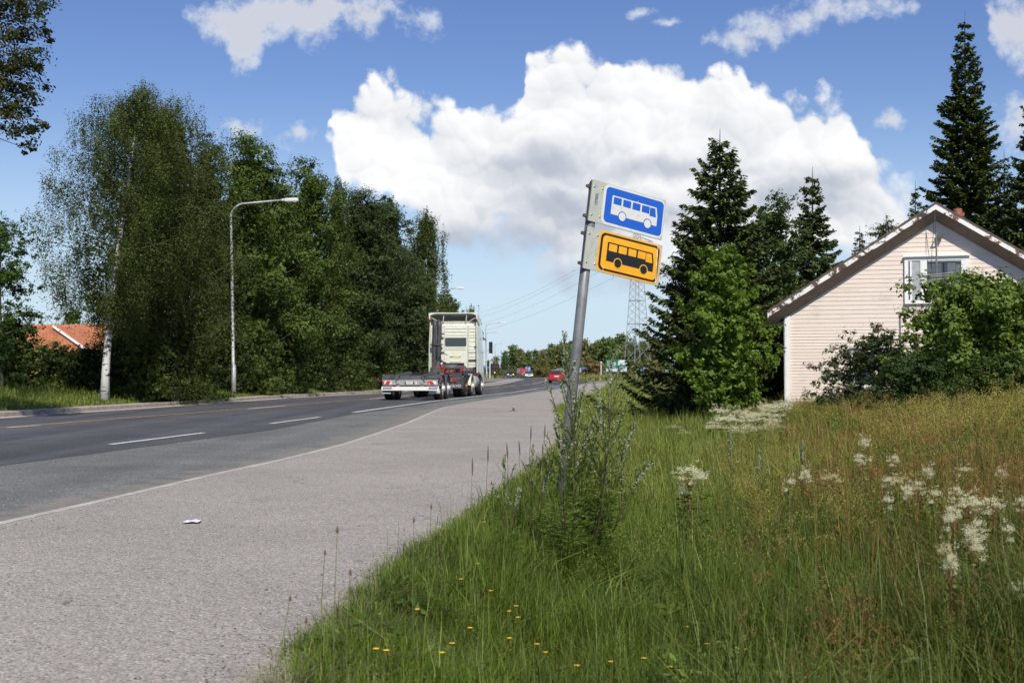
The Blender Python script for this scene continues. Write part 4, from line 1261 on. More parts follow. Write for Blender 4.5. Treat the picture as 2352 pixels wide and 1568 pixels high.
    def window(x0, x1, zb, zt, sash, name='window'):
        w_ = MB()
        f = .10
        w_.box(((x0 + x1) / 2, -.058, zt - f / 2), (x1 - x0, .05, f)); w_.box(((x0 + x1) / 2, -.058, zb + f / 2), (x1 - x0, .05, f))
        w_.box((x0 + f / 2, -.0575, (zt + zb) / 2), (f, .051, zt - zb - 2 * f)); w_.box((x1 - f / 2, -.0575, (zt + zb) / 2), (f, .051, zt - zb - 2 * f))
        wi = w_.build('window', TRIM, t)
        MB().box(((x0 + x1) / 2, -.09, zt + .015), (x1 - x0 + .06, .11, .03)).build('drip_board', TRIM, wi)
        MB().box(((x0 + x1) / 2, -.042, (zt + zb) / 2), (x1 - x0 - .18, .010, zt - zb - .18)).build('pane', GLASS, wi)
        if sash:
            q = x0 + f
            MB().box((q + .06, -.062, (zt + zb) / 2), (.045, .03, zt - zb - .2)).build('sash', TRIM, wi)
            for k in range(24):
                pass
            b_ = MB(); z_ = zb + .12; prev = None; vs = []; fs = []
            while z_ < zt - .13:
                vs += [(q + .085, -.054, z_), (q + .30, -.054, z_), (q + .30, -.060, z_ + .018), (q + .085, -.060, z_ + .018)]; fs.append(tuple(len(vs) - 4 + i for i in range(4))); z_ += .024
            b_.add(vs, fs); 
            b_.box((q + .19, -.050, (zt + zb) / 2), (.215, .002, zt - zb - .24)); b_.build('blind', BLIND, wi)
            MB().box((q + .39, -.062, (zt + zb) / 2), (.17, .032, zt - zb - .2)).build('sash', TRIM, wi)
            MB().box((x1 - f - .045, -.062, (zt + zb) / 2), (.09, .03, zt - zb - .2)).build('sash', TRIM, wi)
            MB().box(((x0 + x1) / 2 + .2, -.062, zt - f - .02), (x1 - x0 - .75, .028, .04)).build('sash', plain('grey_trim', (.36, .38, .37), .5), wi)
            xg = q + .475
            MB().box((xg + .19, -.0485, (zt + zb) / 2), (.36, .002, zt - zb - .25)).build('curtain', plain('dim_curtain', (.09, .11, .13), .8), wi)
            MB().box((xg + .42, -.0515, (zt + zb) / 2), (.035, .003, zt - zb - .25)).build('curtain', BLK, wi)
            MB().box((xg + .62, -.0485, (zt + zb) / 2), (.20, .002, zt - zb - .25)).build('curtain', plain('pale_curtain', (.13, .15, .17), .8), wi)
            MB().box((x1 - f - .16, -.0495, (zt + zb) / 2 - .05), (.13, .002, zt - zb - .35)).build('curtain', plain('pale_curtain', (.13, .15, .17), .8), wi)
        else:
            MB().box(((x0 + x1) / 2, -.062, (zt + zb) / 2), (.05, .03, zt - zb - .2)).build('sash', TRIM, wi)
    window(x0, x1, zb, zt, True)
    xa = lx(1954)
    window(xa, xa + 1.35, .75, 1.85, False)
    # cable bracket high on the gable
    m = MB(); m.tube([(mid - .03, -.05, 4.72), (mid - .03, -.2, 4.74), (mid + .12, -.22, 4.78)], .018, 6); m.box((mid + .1, -.1, 4.80), (.10, .12, .14)); m.build('cable_bracket', GALVD, t)
    for q in ((-.12, -.9), (.0, -.05)):
        MB().tube([(mid - .02, -ov - .03, H1 + zc - .02), (mid + q[0], -.25, 4.2)], .008, 5).build('cable', GALVD, t)
    return t
pink_house()

def antenna():
    b = W(2153, 854, 33.3)
    x = b.x; z0 = gzf(x, 33.3)
    t = thing('tv_antenna', 'thin mast with horizontal antenna loops in front of the gable window', 'antenna', (x, 33.3, z0))
    MB().tube([(0, 0, -.2), (0, 0, 4.75 - z0)], .022, 8).build('mast', GALV, t)
    for i, (dz, a, b_) in enumerate(((3.68, -.42, .38), (3.55, -.46, .40), (3.42, -.40, .48))):
        m = MB(); zz = dz - z0
        m.tube([(a, -.15, zz - .04), (b_, -.15, zz + .04), (b_ + .06, -.1, zz + .02), (b_, -.05, zz - .02), (a, -.05, zz - .07)], .010, 6)
        m.build('antenna_element', GALV, t)
antenna()

# ================================================================ red roofed house
TILE = None
def tile_mat():
    m, nt, b = new_mat('clay_tiles')
    L = nt.links.new
    tc = nn(nt, 'ShaderNodeTexCoord')
    wv = nn(nt, 'ShaderNodeTexWave'); wv.bands_direction = 'X'; wv.inputs['Scale'].default_value = 1.5; wv.inputs['Distortion'].default_value = 0.0
    L(tc.outputs['Object'], wv.inputs['Vector'])
    nz = nn(nt, 'ShaderNodeTexNoise'); nz.inputs['Scale'].default_value = 2.0; nz.inputs['Detail'].default_value = 8
    L(tc.outputs['Object'], nz.inputs['Vector'])
    c = mixc(nt, smooth(nt, nz.outputs['Fac'], .35, .65), (0.44, 0.155, 0.07), (0.58, 0.225, 0.105))
    L(c, b.inputs['Base Color']); b.inputs['Roughness'].default_value = .8
    bp = nn(nt, 'ShaderNodeBump'); bp.inputs['Strength'].default_value = .6; bp.inputs['Distance'].default_value = .04
    L(wv.outputs['Fac'], bp.inputs['Height']); L(bp.outputs[0], b.inputs['Normal'])
    return m
def red_house():
    Y = 84.0
    x0 = (-150 - 1176) / FPX * Y; x1 = (275 - 1176) / FPX * Y
    lx = lambda px: (px - 1176) / FPX * Y - x0
    zb = .35
    t = thing('tiled_house', 'low ochre house with orange clay tile roof behind the left roadside trees', 'house', (x0, Y, zb), R(-4))
    Wd = x1 - x0; D0 = 9.0
    OCH = plain('ochre_boards', (0.33, 0.20, 0.07), .8, var=.2)
    MB().box((Wd / 2, D0 / 2, .8), (Wd, D0, 2.6)).build('wall', OCH, t)
    T = tile_mat()
    rt = MB()
    n = 9
    for side in (-1, 1):
        rows = []
        for k in range(n):
            f0, f1 = k / n, (k + 1) / n
            def pt(f, dz): 
                y = -.6 + f * (D0 / 2 + .6) if side < 0 else D0 + .6 - f * (D0 / 2 + .6)
                return y, 2.05 + f * 2.0 + dz
            ya, za = pt(f0, .05); yb, zc_ = pt(f1 , .0)
            rt.add([(-.6, ya, za), (Wd + .6, ya, za), (Wd + .6, yb, zc_), (-.6, yb, zc_), (-.6, ya, za - .06), (Wd + .6, ya, za - .06)], [(0, 1, 2, 3), (4, 5, 1, 0)])
    rt.add([(-.6, -.6, 2.0), (Wd + .6, -.6, 2.0), (Wd + .6, D0 + .6, 2.0), (-.6, D0 + .6, 2.0)], [(3, 2, 1, 0)])
    rf = rt.build('roof', T, t)
    for sx in (0, 1):
        xx = -.55 if sx == 0 else Wd + .55
        MB().prism([(-.6, 2.0), (D0 / 2, 4.02), (D0 + .6, 2.0)], Vector((xx, 0, 0)), Vector((0, 1, 0)), Vector((0, 0, 1)), Vector((1, 0, 0)), .04).build('gable', OCH, t)
    MB().box((Wd / 2, -.66, 1.98), (Wd + 1.2, .08, .12)).build('gutter', ALU, t)
    # projecting wing with white barge boards
    ux = lx(166) - 2.4
    MB().prism([(-2.6, 1.9), (0, 3.7), (2.6, 1.9)], Vector((ux + 2.4, -2.4, 0)), Vector((1, 0, 0)), Vector((0, 0, 1)), Vector((0, 1, 0)), 5.2).build('wing_roof', T, t)
    MB().box((ux + 2.4, .2, .8), (4.6, 4.8, 2.4)).build('wing_wall', OCH, t)
    for s in (1,):
        MB().prism([(0, 3.62), (0, 3.78), (s * 2.75, 1.90), (s * 2.75, 1.74)], Vector((ux + 2.4, -2.52, 0)), Vector((1, 0, 0)), Vector((0, 0, 1)), Vector((0, 1, 0)), .1).build('barge_board', TRIM, t)
    dp = MB(); gx = lx(143)
    dp.tube([(gx - .4, -2.7, 1.75), (gx - .3, -2.7, 2.1), (gx, -2.7, 2.15), (gx + .1, -2.7, 1.8), (gx + .05, -2.7, -.3)], .05, 6)
    dp.build('downpipe', TRIM, t)
    for k in range(5):
        xx = 1.6 + k * 2.3
        wi = MB().box((xx, -.03, .95), (1.2, .08, 1.0)).build('window', TRIM, t)
        MB().box((xx, -.08, .95), (1.0, .02, .8)).build('pane', GLASS, wi)
red_house()

# ================================================================ pylon and wires
PYL = plain('pylon_steel', (0.36, 0.37, 0.37), .6, .3, var=.15)
def pylon():
    Y = 275.0; x = (1464 - 1176) / FPX * Y
    H = 30.6
    t = thing('lattice_pylon', 'tall grey steel lattice pylon standing behind the green billboard', 'pylon', (x, Y, 0), R(28))
    def hw(z): return 2.15 * (1 - z / H) ** .9 + .38 if z > 7 else 2.05
    def hw(z):
        if z < 9.5: return 2.1 - .5 * z / 9.5
        return 1.6 - 1.15 * (z - 9.5) / (H - 9.5)
    corners = [(-1, -1), (1, -1), (1, 1), (-1, 1)]
    m = MB()
    lv = [0, 3.4, 6.6, 9.5, 11.3, 13.0, 14.6, 16.2, 17.7, 19.1, 20.4, 21.6, 22.8, 23.9, 25, 26, 27, 28, 29, H]
    P = lambda c, z: Vector((c[0] * hw(z), c[1] * hw(z), z))
    for c in corners:
        m.tube([P(c, z) for z in (0, 9.5, H)], .07, 5)
    for i in range(len(lv) - 1):
        a, b = lv[i], lv[i + 1]
        for k in range(4):
            c, d = corners[k], corners[(k + 1) % 4]
            m.tube([P(c, a), P(d, b)], .032, 4, False); m.tube([P(d, a), P(c, b)], .032, 4, False)
            if i in (2, 3, 6, 10): m.tube([P(c, b), P(d, b)], .05, 4, False)
    m.build('lattice_tower', PYL, t)
    for z, l in ((21.8, 5.0), (25.2, 4.2), (28.6, 3.4)):
        for s in (-1, 1):
            a = MB()
            w0 = hw(z)
            tip = Vector((s * (w0 + l), 0, z + .2))
            for yy in (-w0, w0):
                a.tube([(s * w0, yy, z), tip], .05, 4); a.tube([(s * w0, yy, z + 1.0), tip], .05, 4)
            for f in (.25, .5, .75):
                p0 = Vector((s * w0, -w0, z)).lerp(tip, f); p1 = Vector((s * w0, w0, z)).lerp(tip, f); p2 = Vector((s * w0, w0, z + 1)).lerp(tip, f)
                a.tube([p0, p1], .035, 4); a.tube([p1, p2], .035, 4)
            arm = a.build('cross_arm', PYL, t)
            MB().tube([tip, tip + Vector((0, 0, -1.2))], .07, 6).build('insulator', plain('insulator_glass', (.2, .25, .22), .3), arm)
    base = Vector((x, Y, 0))
    WIRE = plain('wire_grey', (0.16, 0.17, 0.19), .6)
    rot = Matrix.Rotation(R(28), 3, 'Z')
    for k, (z, l, s, nm) in enumerate(((21.8, 5.0, -1, 'lowest'), (25.2, 4.2, -1, 'middle'), (28.6, 3.4, -1, 'upper'), (H, 0, 1, 'topmost'))):
        p0 = base + rot @ Vector((s * (hw(z) + l) if l else 0, 0, z + (.2 - 1.2 if l else 0)))
        p1 = Vector((-42 + 3 * k, 620, 19.5 + 2.6 * k))
        for (a, b, sag) in ((p0, p1, 5.0),):
            pts = []
            for i in range(33):
                f = i / 32; q = a.lerp(b, f); q.z -= sag * 4 * f * (1 - f); pts.append(q)
            o = MB().tube([q - p0 for q in pts], .02, 4).build('power_line', WIRE)
            o.location = p0
            tag(o, '%s power line sagging leftwards from the lattice pylon across the sky' % nm, 'power line', 'power lines on the pylon')
pylon()

# ================================================================ roadside signs in the distance
GREENB = plain('green_board', (0.01, 0.17, 0.06), .5)
PALEB = plain('pale_blue_board', (0.56, 0.64, 0.78), .5)
SIGNB = plain('sign_blue', (0.03, 0.22, 0.62), .4)
X1, Y1, Z1 = Vector((1, 0, 0)), Vector((0, 1, 0)), Vector((0, 0, 1))
def billboard():
    Y = 240.; k = Y / FPX
    xa, xb = (1392.3 - 1176) * k, (1439.6 - 1176) * k
    zb, zt = EYE + (854 - 852.8) * k, EYE + (854 - 825.8) * k
    t = thing('billboard', 'green and pale blue billboard with white lettering beside the pylon', 'billboard', ((xa + xb) / 2, Y, 0), -R(6))
    hw, h = (xb - xa) / 2, zt - zb
    b = MB().box((0, 0, (zb + zt) / 2), (2 * hw, .12, h)).build('board', GREENB, t)
    def patch(x0, y0, x1, y1, mat, name='panel'):
        return MB().box((-hw + (x0 + x1) / 2 * 2 * hw, -.07, zt - (y0 + y1) / 2 * h), ((x1 - x0) * 2 * hw, .015, (y1 - y0) * h)).build(name, mat, b)
    patch(0, .77, 1, 1, PALEB); patch(.92, .02, 1, .77, PALEB)
    MB().prism([(-hw + 2 * hw * u, zt - h * v) for u, v in ((.56, .46), (.60, .08), (.70, .02), (.90, .04), (.92, .40), (.84, .47), (.76, .44), (.70, .50), (.62, .48))], Vector((0, -.065, 0)), X1, Z1, -Y1, .02).build('panel', PALEB, b)
    for i, (u0, v0, u1, v1) in enumerate(((.06, .10, .22, .18), (.06, .23, .20, .31), (.24, .23, .47, .32), (.06, .38, .22, .46), (.25, .37, .48, .46), (.10, .55, .40, .58), (.10, .62, .44, .65), (.10, .69, .50, .71), (.63, .63, .88, .67))):
        patch(u0, v0, u1, v1, PALEB, 'lettering')
    text_mesh('R', 'lettering', PALEB, b, Vector((-hw + .76 * 2 * hw, -.075, zt - .54 * h)), X1, Z1, .30)
    for i, (u0, u1) in enumerate(((.08, .11), (.13, .18), (.50, .70), (.74, .80), (.82, .90))): patch(u0, .85, u1, .93, GREENB, 'lettering')
    for x in (-hw * .7, hw * .7): MB().box((x, .15, zb / 2 + .3), (.12, .12, zb + 1.0)).build('post', PYL, t)
billboard()
def name_sign():
    Y = 150.; k = Y / FPX
    xa, xb = (1459.5 - 1176) * k, (1489 - 1176) * k
    zb, zt = EYE - (855 - 854) * k, EYE + (854 - 844.6) * k
    t = thing('street_name_sign', 'blue sign with white lettering half hidden by the big spruce', 'sign', ((xa + xb) / 2, Y, 0))
    hw = (xb - xa) / 2
    b = MB().prism(rrect(-hw, zb, hw, zt, .06), Vector((0, 0, 0)), X1, Z1, -Y1, .03).build('board', WHITE, t)
    MB().prism(rrect(-hw + .04, zb + .04, hw - .04, zt - .04, .05), Vector((0, -.031, 0)), X1, Z1, -Y1, .004).build('panel', SIGNB, b)
    text_mesh('Alasin', 'lettering', WHITE, b, Vector((0, -.04, (zb + zt) / 2)), X1, Z1, .36, hw * 1.7)
    for x in (-hw * .8, hw * .8): MB().tube([(x, .04, 0), (x, .04, zt)], .03, 8).build('post', PYL, t)
name_sign()
def led_board():
    Y = 262.; k = Y / FPX
    xa, xb = (1126.8 - 1176) * k, (1147 - 1176) * k
    t = thing('display_board', 'black electronic display board with dim red lines beside the far white pole', 'display board', ((xa + xb) / 2, Y, 0))
    hw = (xb - xa) / 2; zb, zt = EYE + 5.8 * k, EYE + 18.7 * k
    b = MB().box((0, 0, (zb + zt) / 2), (2 * hw, .2, zt - zb)).build('housing', BLK, t)
    DR = emit_mat('dim_red_diodes', (.10, .012, .015), 1.0)
    for f in (.3, .42, .56, .70): MB().box((.1, -.105, zt - f * (zt - zb)), (hw * 1.2, .01, .07)).build('red_line', DR, b)
    MB().box((0, .05, zb / 2), (.2, .2, zb)).build('post', BLK, t)
led_board()
def simple_post():
    Y = 250.; k = Y / FPX
    t = thing('sign_post', 'slim pale pole with a narrow blue sign arm left of the display board', 'sign post', ((1125.2 - 1176) * k, Y, -.03))
    MB().tube([(0, 0, 0), (0, 0, EYE + 31 * k)], .09, 8).build('pole', LAMPH, t)
    MB().box((-.65, -.1, EYE + 11.3 * k), (1.2, .06, .22)).build('sign_arm', SIGNB, t)
    Y = 245.; k = Y / FPX
    t = thing('marker_post', 'short dark post with a round white head below the display board', 'post', ((1136 - 1176) * k, Y, -.03))
    MB().tube([(0, 0, 0), (0, 0, .95)], .07, 8).build('post', BLK, t)
    MB().ball((0, 0, 1.10), .16, 8).build('head', WHITE, t, smooth_=True)
    Y = 232.; k = Y / FPX
    t = thing('bollard_lamp', 'low lamp on a white post left of the green billboard', 'lamp', ((1380.5 - 1176) * k, Y, -.02))
    MB().tube([(0, 0, 0), (0, 0, EYE + 20 * k)], .09, 10).build('post', LAMPH, t)
    MB().ball((0, 0, EYE + 22 * k), .25, 8, (1, 1, .55)).build('lamp_head', LAMPH, t, smooth_=True)
    Y = 150.; k = Y / FPX
    t = thing('road_sign', 'grey road sign seen from behind just right of the sign pole', 'sign', ((1331 - 1176) * k, Y, 0))
    MB().tube([(-.12, 0, 0), (.05, 0, EYE + 9 * k)], .035, 8).build('post', GALV, t)
    MB().prism(rrect(-.13, EYE - 1.5 * k, .17, EYE + 9.5 * k, .12), Vector((0, -.05, 0)), X1, Z1, -Y1, .02).build('sign_plate', plain('sign_back', (.42, .45, .42), .5), t)
    Y = 200.; k = Y / FPX
    t = thing('street_name_sign', 'tiny blue street name sign on a thin post right of the sign pole', 'sign', ((1336 - 1176) * k, Y, 0))
    MB().tube([(0, 0, 0), (0, 0, EYE + 8.6 * k)], .03, 8).build('post', GALV, t)
    MB().box((.35, 0, EYE + 9 * k), (.95, .03, .16)).build('sign_plate', SIGNB, t)
    # crossing signs
    Y = 296.; k = Y / FPX
    for i, (px, lb) in enumerate(((1209.2, 'left square blue pedestrian crossing sign behind the silver car'), (1215.5, 'right square blue crossing sign above a round blue sign'))):
        t = thing('crossing_sign', lb, 'sign', ((px - 1176) * k, Y + i * .4, 0), 0, 'pedestrian crossing signs in the bend')
        MB().tube([(0, .06, 0), (0, .06, EYE + 11.5 * k)], .03, 8).build('post', GALV, t)
        zc = EYE + 8.7 * k
        p_ = MB().prism(rrect(-.30, zc - .31, .30, zc + .31, .03), Vector((0, 0, 0)), X1, Z1, -Y1, .03).build('sign_plate', SIGNB, t)
        MB().prism([(-.22, zc - .2), (.22, zc - .2), (0, zc + .22)], Vector((0, -.032, 0)), X1, Z1, -Y1, .004).build('triangle', WHITE, p_)
        MB().prism([(-.05, zc - .16), (.05, zc - .16), (.015, zc + .08), (-.03, zc + .08)], Vector((0, -.038, 0)), X1, Z1, -Y1, .003).build('walking_figure', BLK, p_)
        if i:
            zc = EYE + 2.7 * k
            d_ = MB().prism([(.28 * math.cos(a), zc + .28 * math.sin(a)) for a in np.linspace(0, 2 * math.pi, 20, endpoint=False)], Vector((0, 0, 0)), X1, Z1, -Y1, .03).build('round_sign', SIGNB, t)
            MB().prism([(-.19, zc + .13), (-.13, zc + .19), (.19, zc - .13), (.13, zc - .19)], Vector((0, -.032, 0)), X1, Z1, -Y1, .004).build('arrow', WHITE, d_)
simple_post()

# ================================================================ trees
BARK = plain('grey_brown_bark', (0.10, 0.085, 0.065), .9, var=.35, scale=9, bump=.4)
def birch_bark():
    m, nt, b = new_mat('birch_bark')
    L = nt.links.new
    tc = nn(nt, 'ShaderNodeTexCoord')
    mp = nn(nt, 'ShaderNodeMapping'); mp.inputs['Scale'].default_value = (2.2, 2.2, 9); L(tc.outputs['Object'], mp.inputs[0])
    nz = nn(nt, 'ShaderNodeTexNoise'); nz.inputs['Scale'].default_value = 1.1; nz.inputs['Detail'].default_value = 5; L(mp.outputs[0], nz.inputs['Vector'])
    n2 = nn(nt, 'ShaderNodeTexNoise'); n2.inputs['Scale'].default_value = 1.3; n2.inputs['Detail'].default_value = 3; L(tc.outputs['Object'], n2.inputs['Vector'])
    c = mixc(nt, smooth(nt, mth(nt, 'ADD', nz.outputs['Fac'], mth(nt, 'MULTIPLY', mth(nt, 'SUBTRACT', n2.outputs['Fac'], .5), .5)), .53, .60), (0.62, 0.60, 0.56), (0.035, 0.03, 0.028))
    L(c, b.inputs['Base Color']); b.inputs['Roughness'].default_value = .7
    return m
BIRCHB = birch_bark()
NEEDLE = foliage_mat('spruce_needles', 0.12, 0.55, spec=0.25)

def leaf_faces(C, NO, size, asp, rng):
    """leaves at C whose faces look along NO"""
    n = len(C)
    no = NO / (np.linalg.norm(NO, axis=1)[:, None] + 1e-9)
    a = np.cross(no, rng.normal(size=(n, 3))); a /= (np.linalg.norm(a, axis=1)[:, None] + 1e-9)
    b = np.cross(no, a)
    s = size[:, None]; w = b * s * asp * .5
    V = np.stack([C - a * s * .5, C + w - a * s * .05, C + a * s * .5, C - w - a * s * .05], 1).reshape(-1, 3)
    return V, np.arange(n * 4).reshape(-1, 4)

def leaf_quads(C, N, size, asp, rng, up=0.0):
    """rhombic leaves at C (n,3) with axis directions from N (n,3)"""
    n = len(C)
    a = N / (np.linalg.norm(N, axis=1)[:, None] + 1e-9)
    r = rng.normal(size=(n, 3)); r[:, 2] += up
    b = np.cross(a, r); b /= (np.linalg.norm(b, axis=1)[:, None] + 1e-9)
    s = size[:, None]
    w = b * s * asp * .5
    V = np.stack([C - a * s * .5, C + w - a * s * .05, C + a * s * .5, C - w - a * s * .05], 1).reshape(-1, 3)
    F = np.arange(n * 4).reshape(-1, 4)
    return V, F

def shade_cols(n, cols, rng, var=.14, per=4):
    cols = np.array(cols, float)
    k = rng.integers(0, len(cols), n)
    c = cols[k] * (1 + rng.normal(0, var, n)[:, None])
    return np.repeat(np.clip(c, .004, 1), per, 0)

ALDER = [(.072, .112, .021), (.094, .138, .027), (.054, .086, .018), (.120, .165, .036)]
BIRCHC = [(.074, .102, .024), (.090, .118, .028), (.058, .082, .020), (.098, .112, .030)]
DARKG = [(.044, .064, .016), (.058, .082, .019), (.036, .052, .014)]
MAPLE = [(.088, .150, .022), (.110, .180, .028), (.070, .120, .018)]
SPRC = [(.055, .080, .020), (.072, .102, .025), (.100, .132, .030), (.042, .062, .016)]

def tree(name, label, x, y, h, Rc, kind='alder', cols=ALDER, base=.08, nleaf=20000, ls=.10, seed=1, trunk=.14, lean=(0, 0), shape='oval', group=None, cat='tree', z=None, bark=BARK, limbs=34, clump=.5, only_side=None, parts=True, parent=None, fill=.14, extra=None):
    rng = np.random.default_rng(seed)
    z0 = (gzf(x, y) if z is None else z)
    t = thing(name, label, cat, (x, y, z0), 0, group)
    # trunk with a slight sway
    n = 9
    ph = rng.uniform(0, 6, 2)
    def tp(f):
        f = np.asarray(f, float); g_ = np.maximum(f, 0)
        return np.stack([lean[0] * g_ ** 1.3 + .05 * h * .25 * np.sin(3.1 * f + ph[0]) - .05 * h * .25 * np.sin(ph[0]), lean[1] * g_ ** 1.3 + .05 * h * .25 * np.sin(2.7 * f + ph[1]) - .05 * h * .25 * np.sin(ph[1]), f * h], -1)
    m = MB(); mb_l = MB() if kind == 'birch' or bark is BIRCHB else m
    fs = np.linspace(-.03, .97, n)
    m.tube([tuple(p) for p in tp(np.maximum(fs, -.03))], [trunk * (1 - .88 * max(0, f)) * (1.25 if f < .02 else 1) for f in fs], 8)
    def prof(f):   # crown radius at height fraction f
        g = (f - base) / (1 - base)
        g = np.clip(g, 0, 1)
        if shape == 'oval': return Rc * (np.sin(np.pi * np.clip(g, 0, 1) ** .75) ** .6 * .92 + .12)
        if shape == 'round': return Rc * (np.sqrt(np.clip(1 - (2 * g - .9) ** 2 / 1.25, 0.05, 1)))
        if shape == 'cone': return Rc * (1 - g) ** .75 + .15
        if shape == 'shrub': return Rc * np.sqrt(np.clip(1 - g ** 2.2, .04, 1))
        return Rc
    clumps = []
    for i in range(limbs):
        f = base + (1 - base) * ((i + .5) / limbs) ** (.9) * .98
        az = i * 2.39996 + rng.uniform(-.4, .4)
        if only_side is not None:
            az = only_side + rng.uniform(-1.1, 1.1)
        L_ = float(prof(f)) * rng.uniform(.65, 1.12)
        rise = rng.uniform(.15, .55) * L_ * (1.25 if shape != 'shrub' else .7)
        p0 = tp(max(0.02, f - rise / h * .9))
        d = np.array([math.cos(az), math.sin(az), 0])
        P = [p0 + d * L_ * q + np.array([0, 0, rise * (q ** .8)]) + rng.normal(0, .03 * L_, 3) * q for q in (0, .35, .7, 1)]
        r0 = trunk * .38 * (1 - f) + .012
        mb_l.tube([tuple(p) for p in P], [r0 * .8, r0 * .5, r0 * .3, r0 * .12], 5, False)
        for q in ((.45, .72, .95) if clump < .58 else (.55, .97)):
            k = P[-1] * q + P[0] * (1 - q) if q < .9 else P[-1]
            clumps.append((k + rng.normal(0, clump * .25, 3), clump * rng.uniform(.65, 1.25), q))
    clumps.append((tp(1.0), clump * .6, 1))
    for (ex_, ey_, ez_, er_) in (extra or ()):
        k = np.array([ex_ - x, ey_ - y, ez_ - z0])
        f = min(.9, max(.1, (k[2] - .6) / h)); p0 = tp(f)
        P = [p0 * (1 - q) + k * q + np.array([0, 0, .9 * math.sin(math.pi * q)]) for q in (0, .3, .6, .85, 1)]
        mb_l.tube([tuple(p) for p in P], [.05, .035, .022, .012, .005], 5, False)
        clumps.append((k, er_, 3))
    trunk_o = m.build('trunk', bark, t, smooth_=True)
    if mb_l is not m: mb_l.build('limbs', BARK, t, smooth_=True)
    # leaves
    wts = np.array([c[1] ** 2 * (1.0 if c[2] == 3 else 1) for c in clumps]); wts /= wts.sum()
    cnt = rng.multinomial(nleaf, wts)
    Vs = []; Cs = []; Ns = []
    Tn = []
    for (c, r_, q), k in zip(clumps, cnt):
        if k == 0: continue
        tint = rng.uniform(.82, 1.2)
        if kind == 'birch':
            # hanging strands
            ns = max(1, k // 16)
            s0 = c + rng.normal(0, 1, (ns, 3)) * [r_ * .48, r_ * .48, r_ * .35]
            ln = rng.uniform(.4, 1.5, ns) * (1.0 if h > 6 else .5)
            sw = rng.normal(0, .10, (ns, 2))
            tt = rng.uniform(0, 1, (ns, 16))
            px_ = s0[:, None, 0] + sw[:, None, 0] * tt; py_ = s0[:, None, 1] + sw[:, None, 1] * tt
            pz_ = s0[:, None, 2] - ln[:, None] * tt + .12
            C = np.stack([px_, py_, pz_], -1).reshape(-1, 3) + rng.normal(0, .045, (ns * 16, 3))
            Nn = (C - c) / (r_ + .2) * .8 + rng.normal(0, .28, C.shape); Nn[:, 2] += .5
        else:
            # a shell of twigs round the clump, denser outwards
            u = rng.normal(size=(k, 3)); u /= np.linalg.norm(u, axis=1)[:, None]
            rr = r_ * rng.uniform(.25, 1, k) ** .55
            # sprays
            ns = max(3, k // 28)
            su = rng.normal(size=(ns, 3)); su /= np.linalg.norm(su, axis=1)[:, None]
            pick = rng.integers(0, ns, k)
            u = su[pick] + rng.normal(0, .20, (k, 3))
            C = c + u * rr[:, None] * [1.05, 1.05, .72]
            Nn = u * .8 + rng.normal(0, .38, (k, 3)); Nn[:, 2] += .55
        Cs.append(C); Ns.append(Nn); Tn.append(np.full(len(C), tint))
    C = np.concatenate(Cs); Nn = np.concatenate(Ns); Tn = np.concatenate(Tn)
    C[:, 2] = np.maximum(C[:, 2], .05)
    sz = ls * rng.uniform(.6, 1.35, len(C))
    if kind == 'birch':
        V, F = leaf_faces(C, Nn, sz, .7, rng)
    else:
        V, F = leaf_faces(C, Nn, sz, .70, rng)
    col = shade_cols(len(C), cols, rng) * np.repeat(Tn, 4)[:, None]
    if fill:
        # leaves and twigs deep in the crown close it against the sky
        nf = int(nleaf * fill)
        f = base + (1 - base) * rng.random(nf) ** 1.1 * .93
        az = rng.uniform(0, 6.28, nf); r_ = np.array([float(prof(q)) for q in np.linspace(0, 1, 60)])
        rad = np.interp(f, np.linspace(0, 1, 60), r_) * np.sqrt(rng.random(nf)) * .55
        Cf = tp(f) + np.stack([np.cos(az) * rad, np.sin(az) * rad, 0 * rad], -1)
        if only_side is not None: Cf = Cf[:0]
        Cf[:, 2] = np.maximum(Cf[:, 2], .1)
        Nf = rng.normal(0, 1, Cf.shape)
        V2, F2 = leaf_faces(Cf, Nf, ls * 2.3 * rng.uniform(.6, 1.2, len(Cf)), .8, rng)
        V = np.concatenate([V, V2]); F = np.concatenate([F, F2 + 4 * len(C)]); col = np.concatenate([col, shade_cols(len(Cf), cols, rng)])
    np_mesh('crown', V, F, LEAF, t, col)
    return t

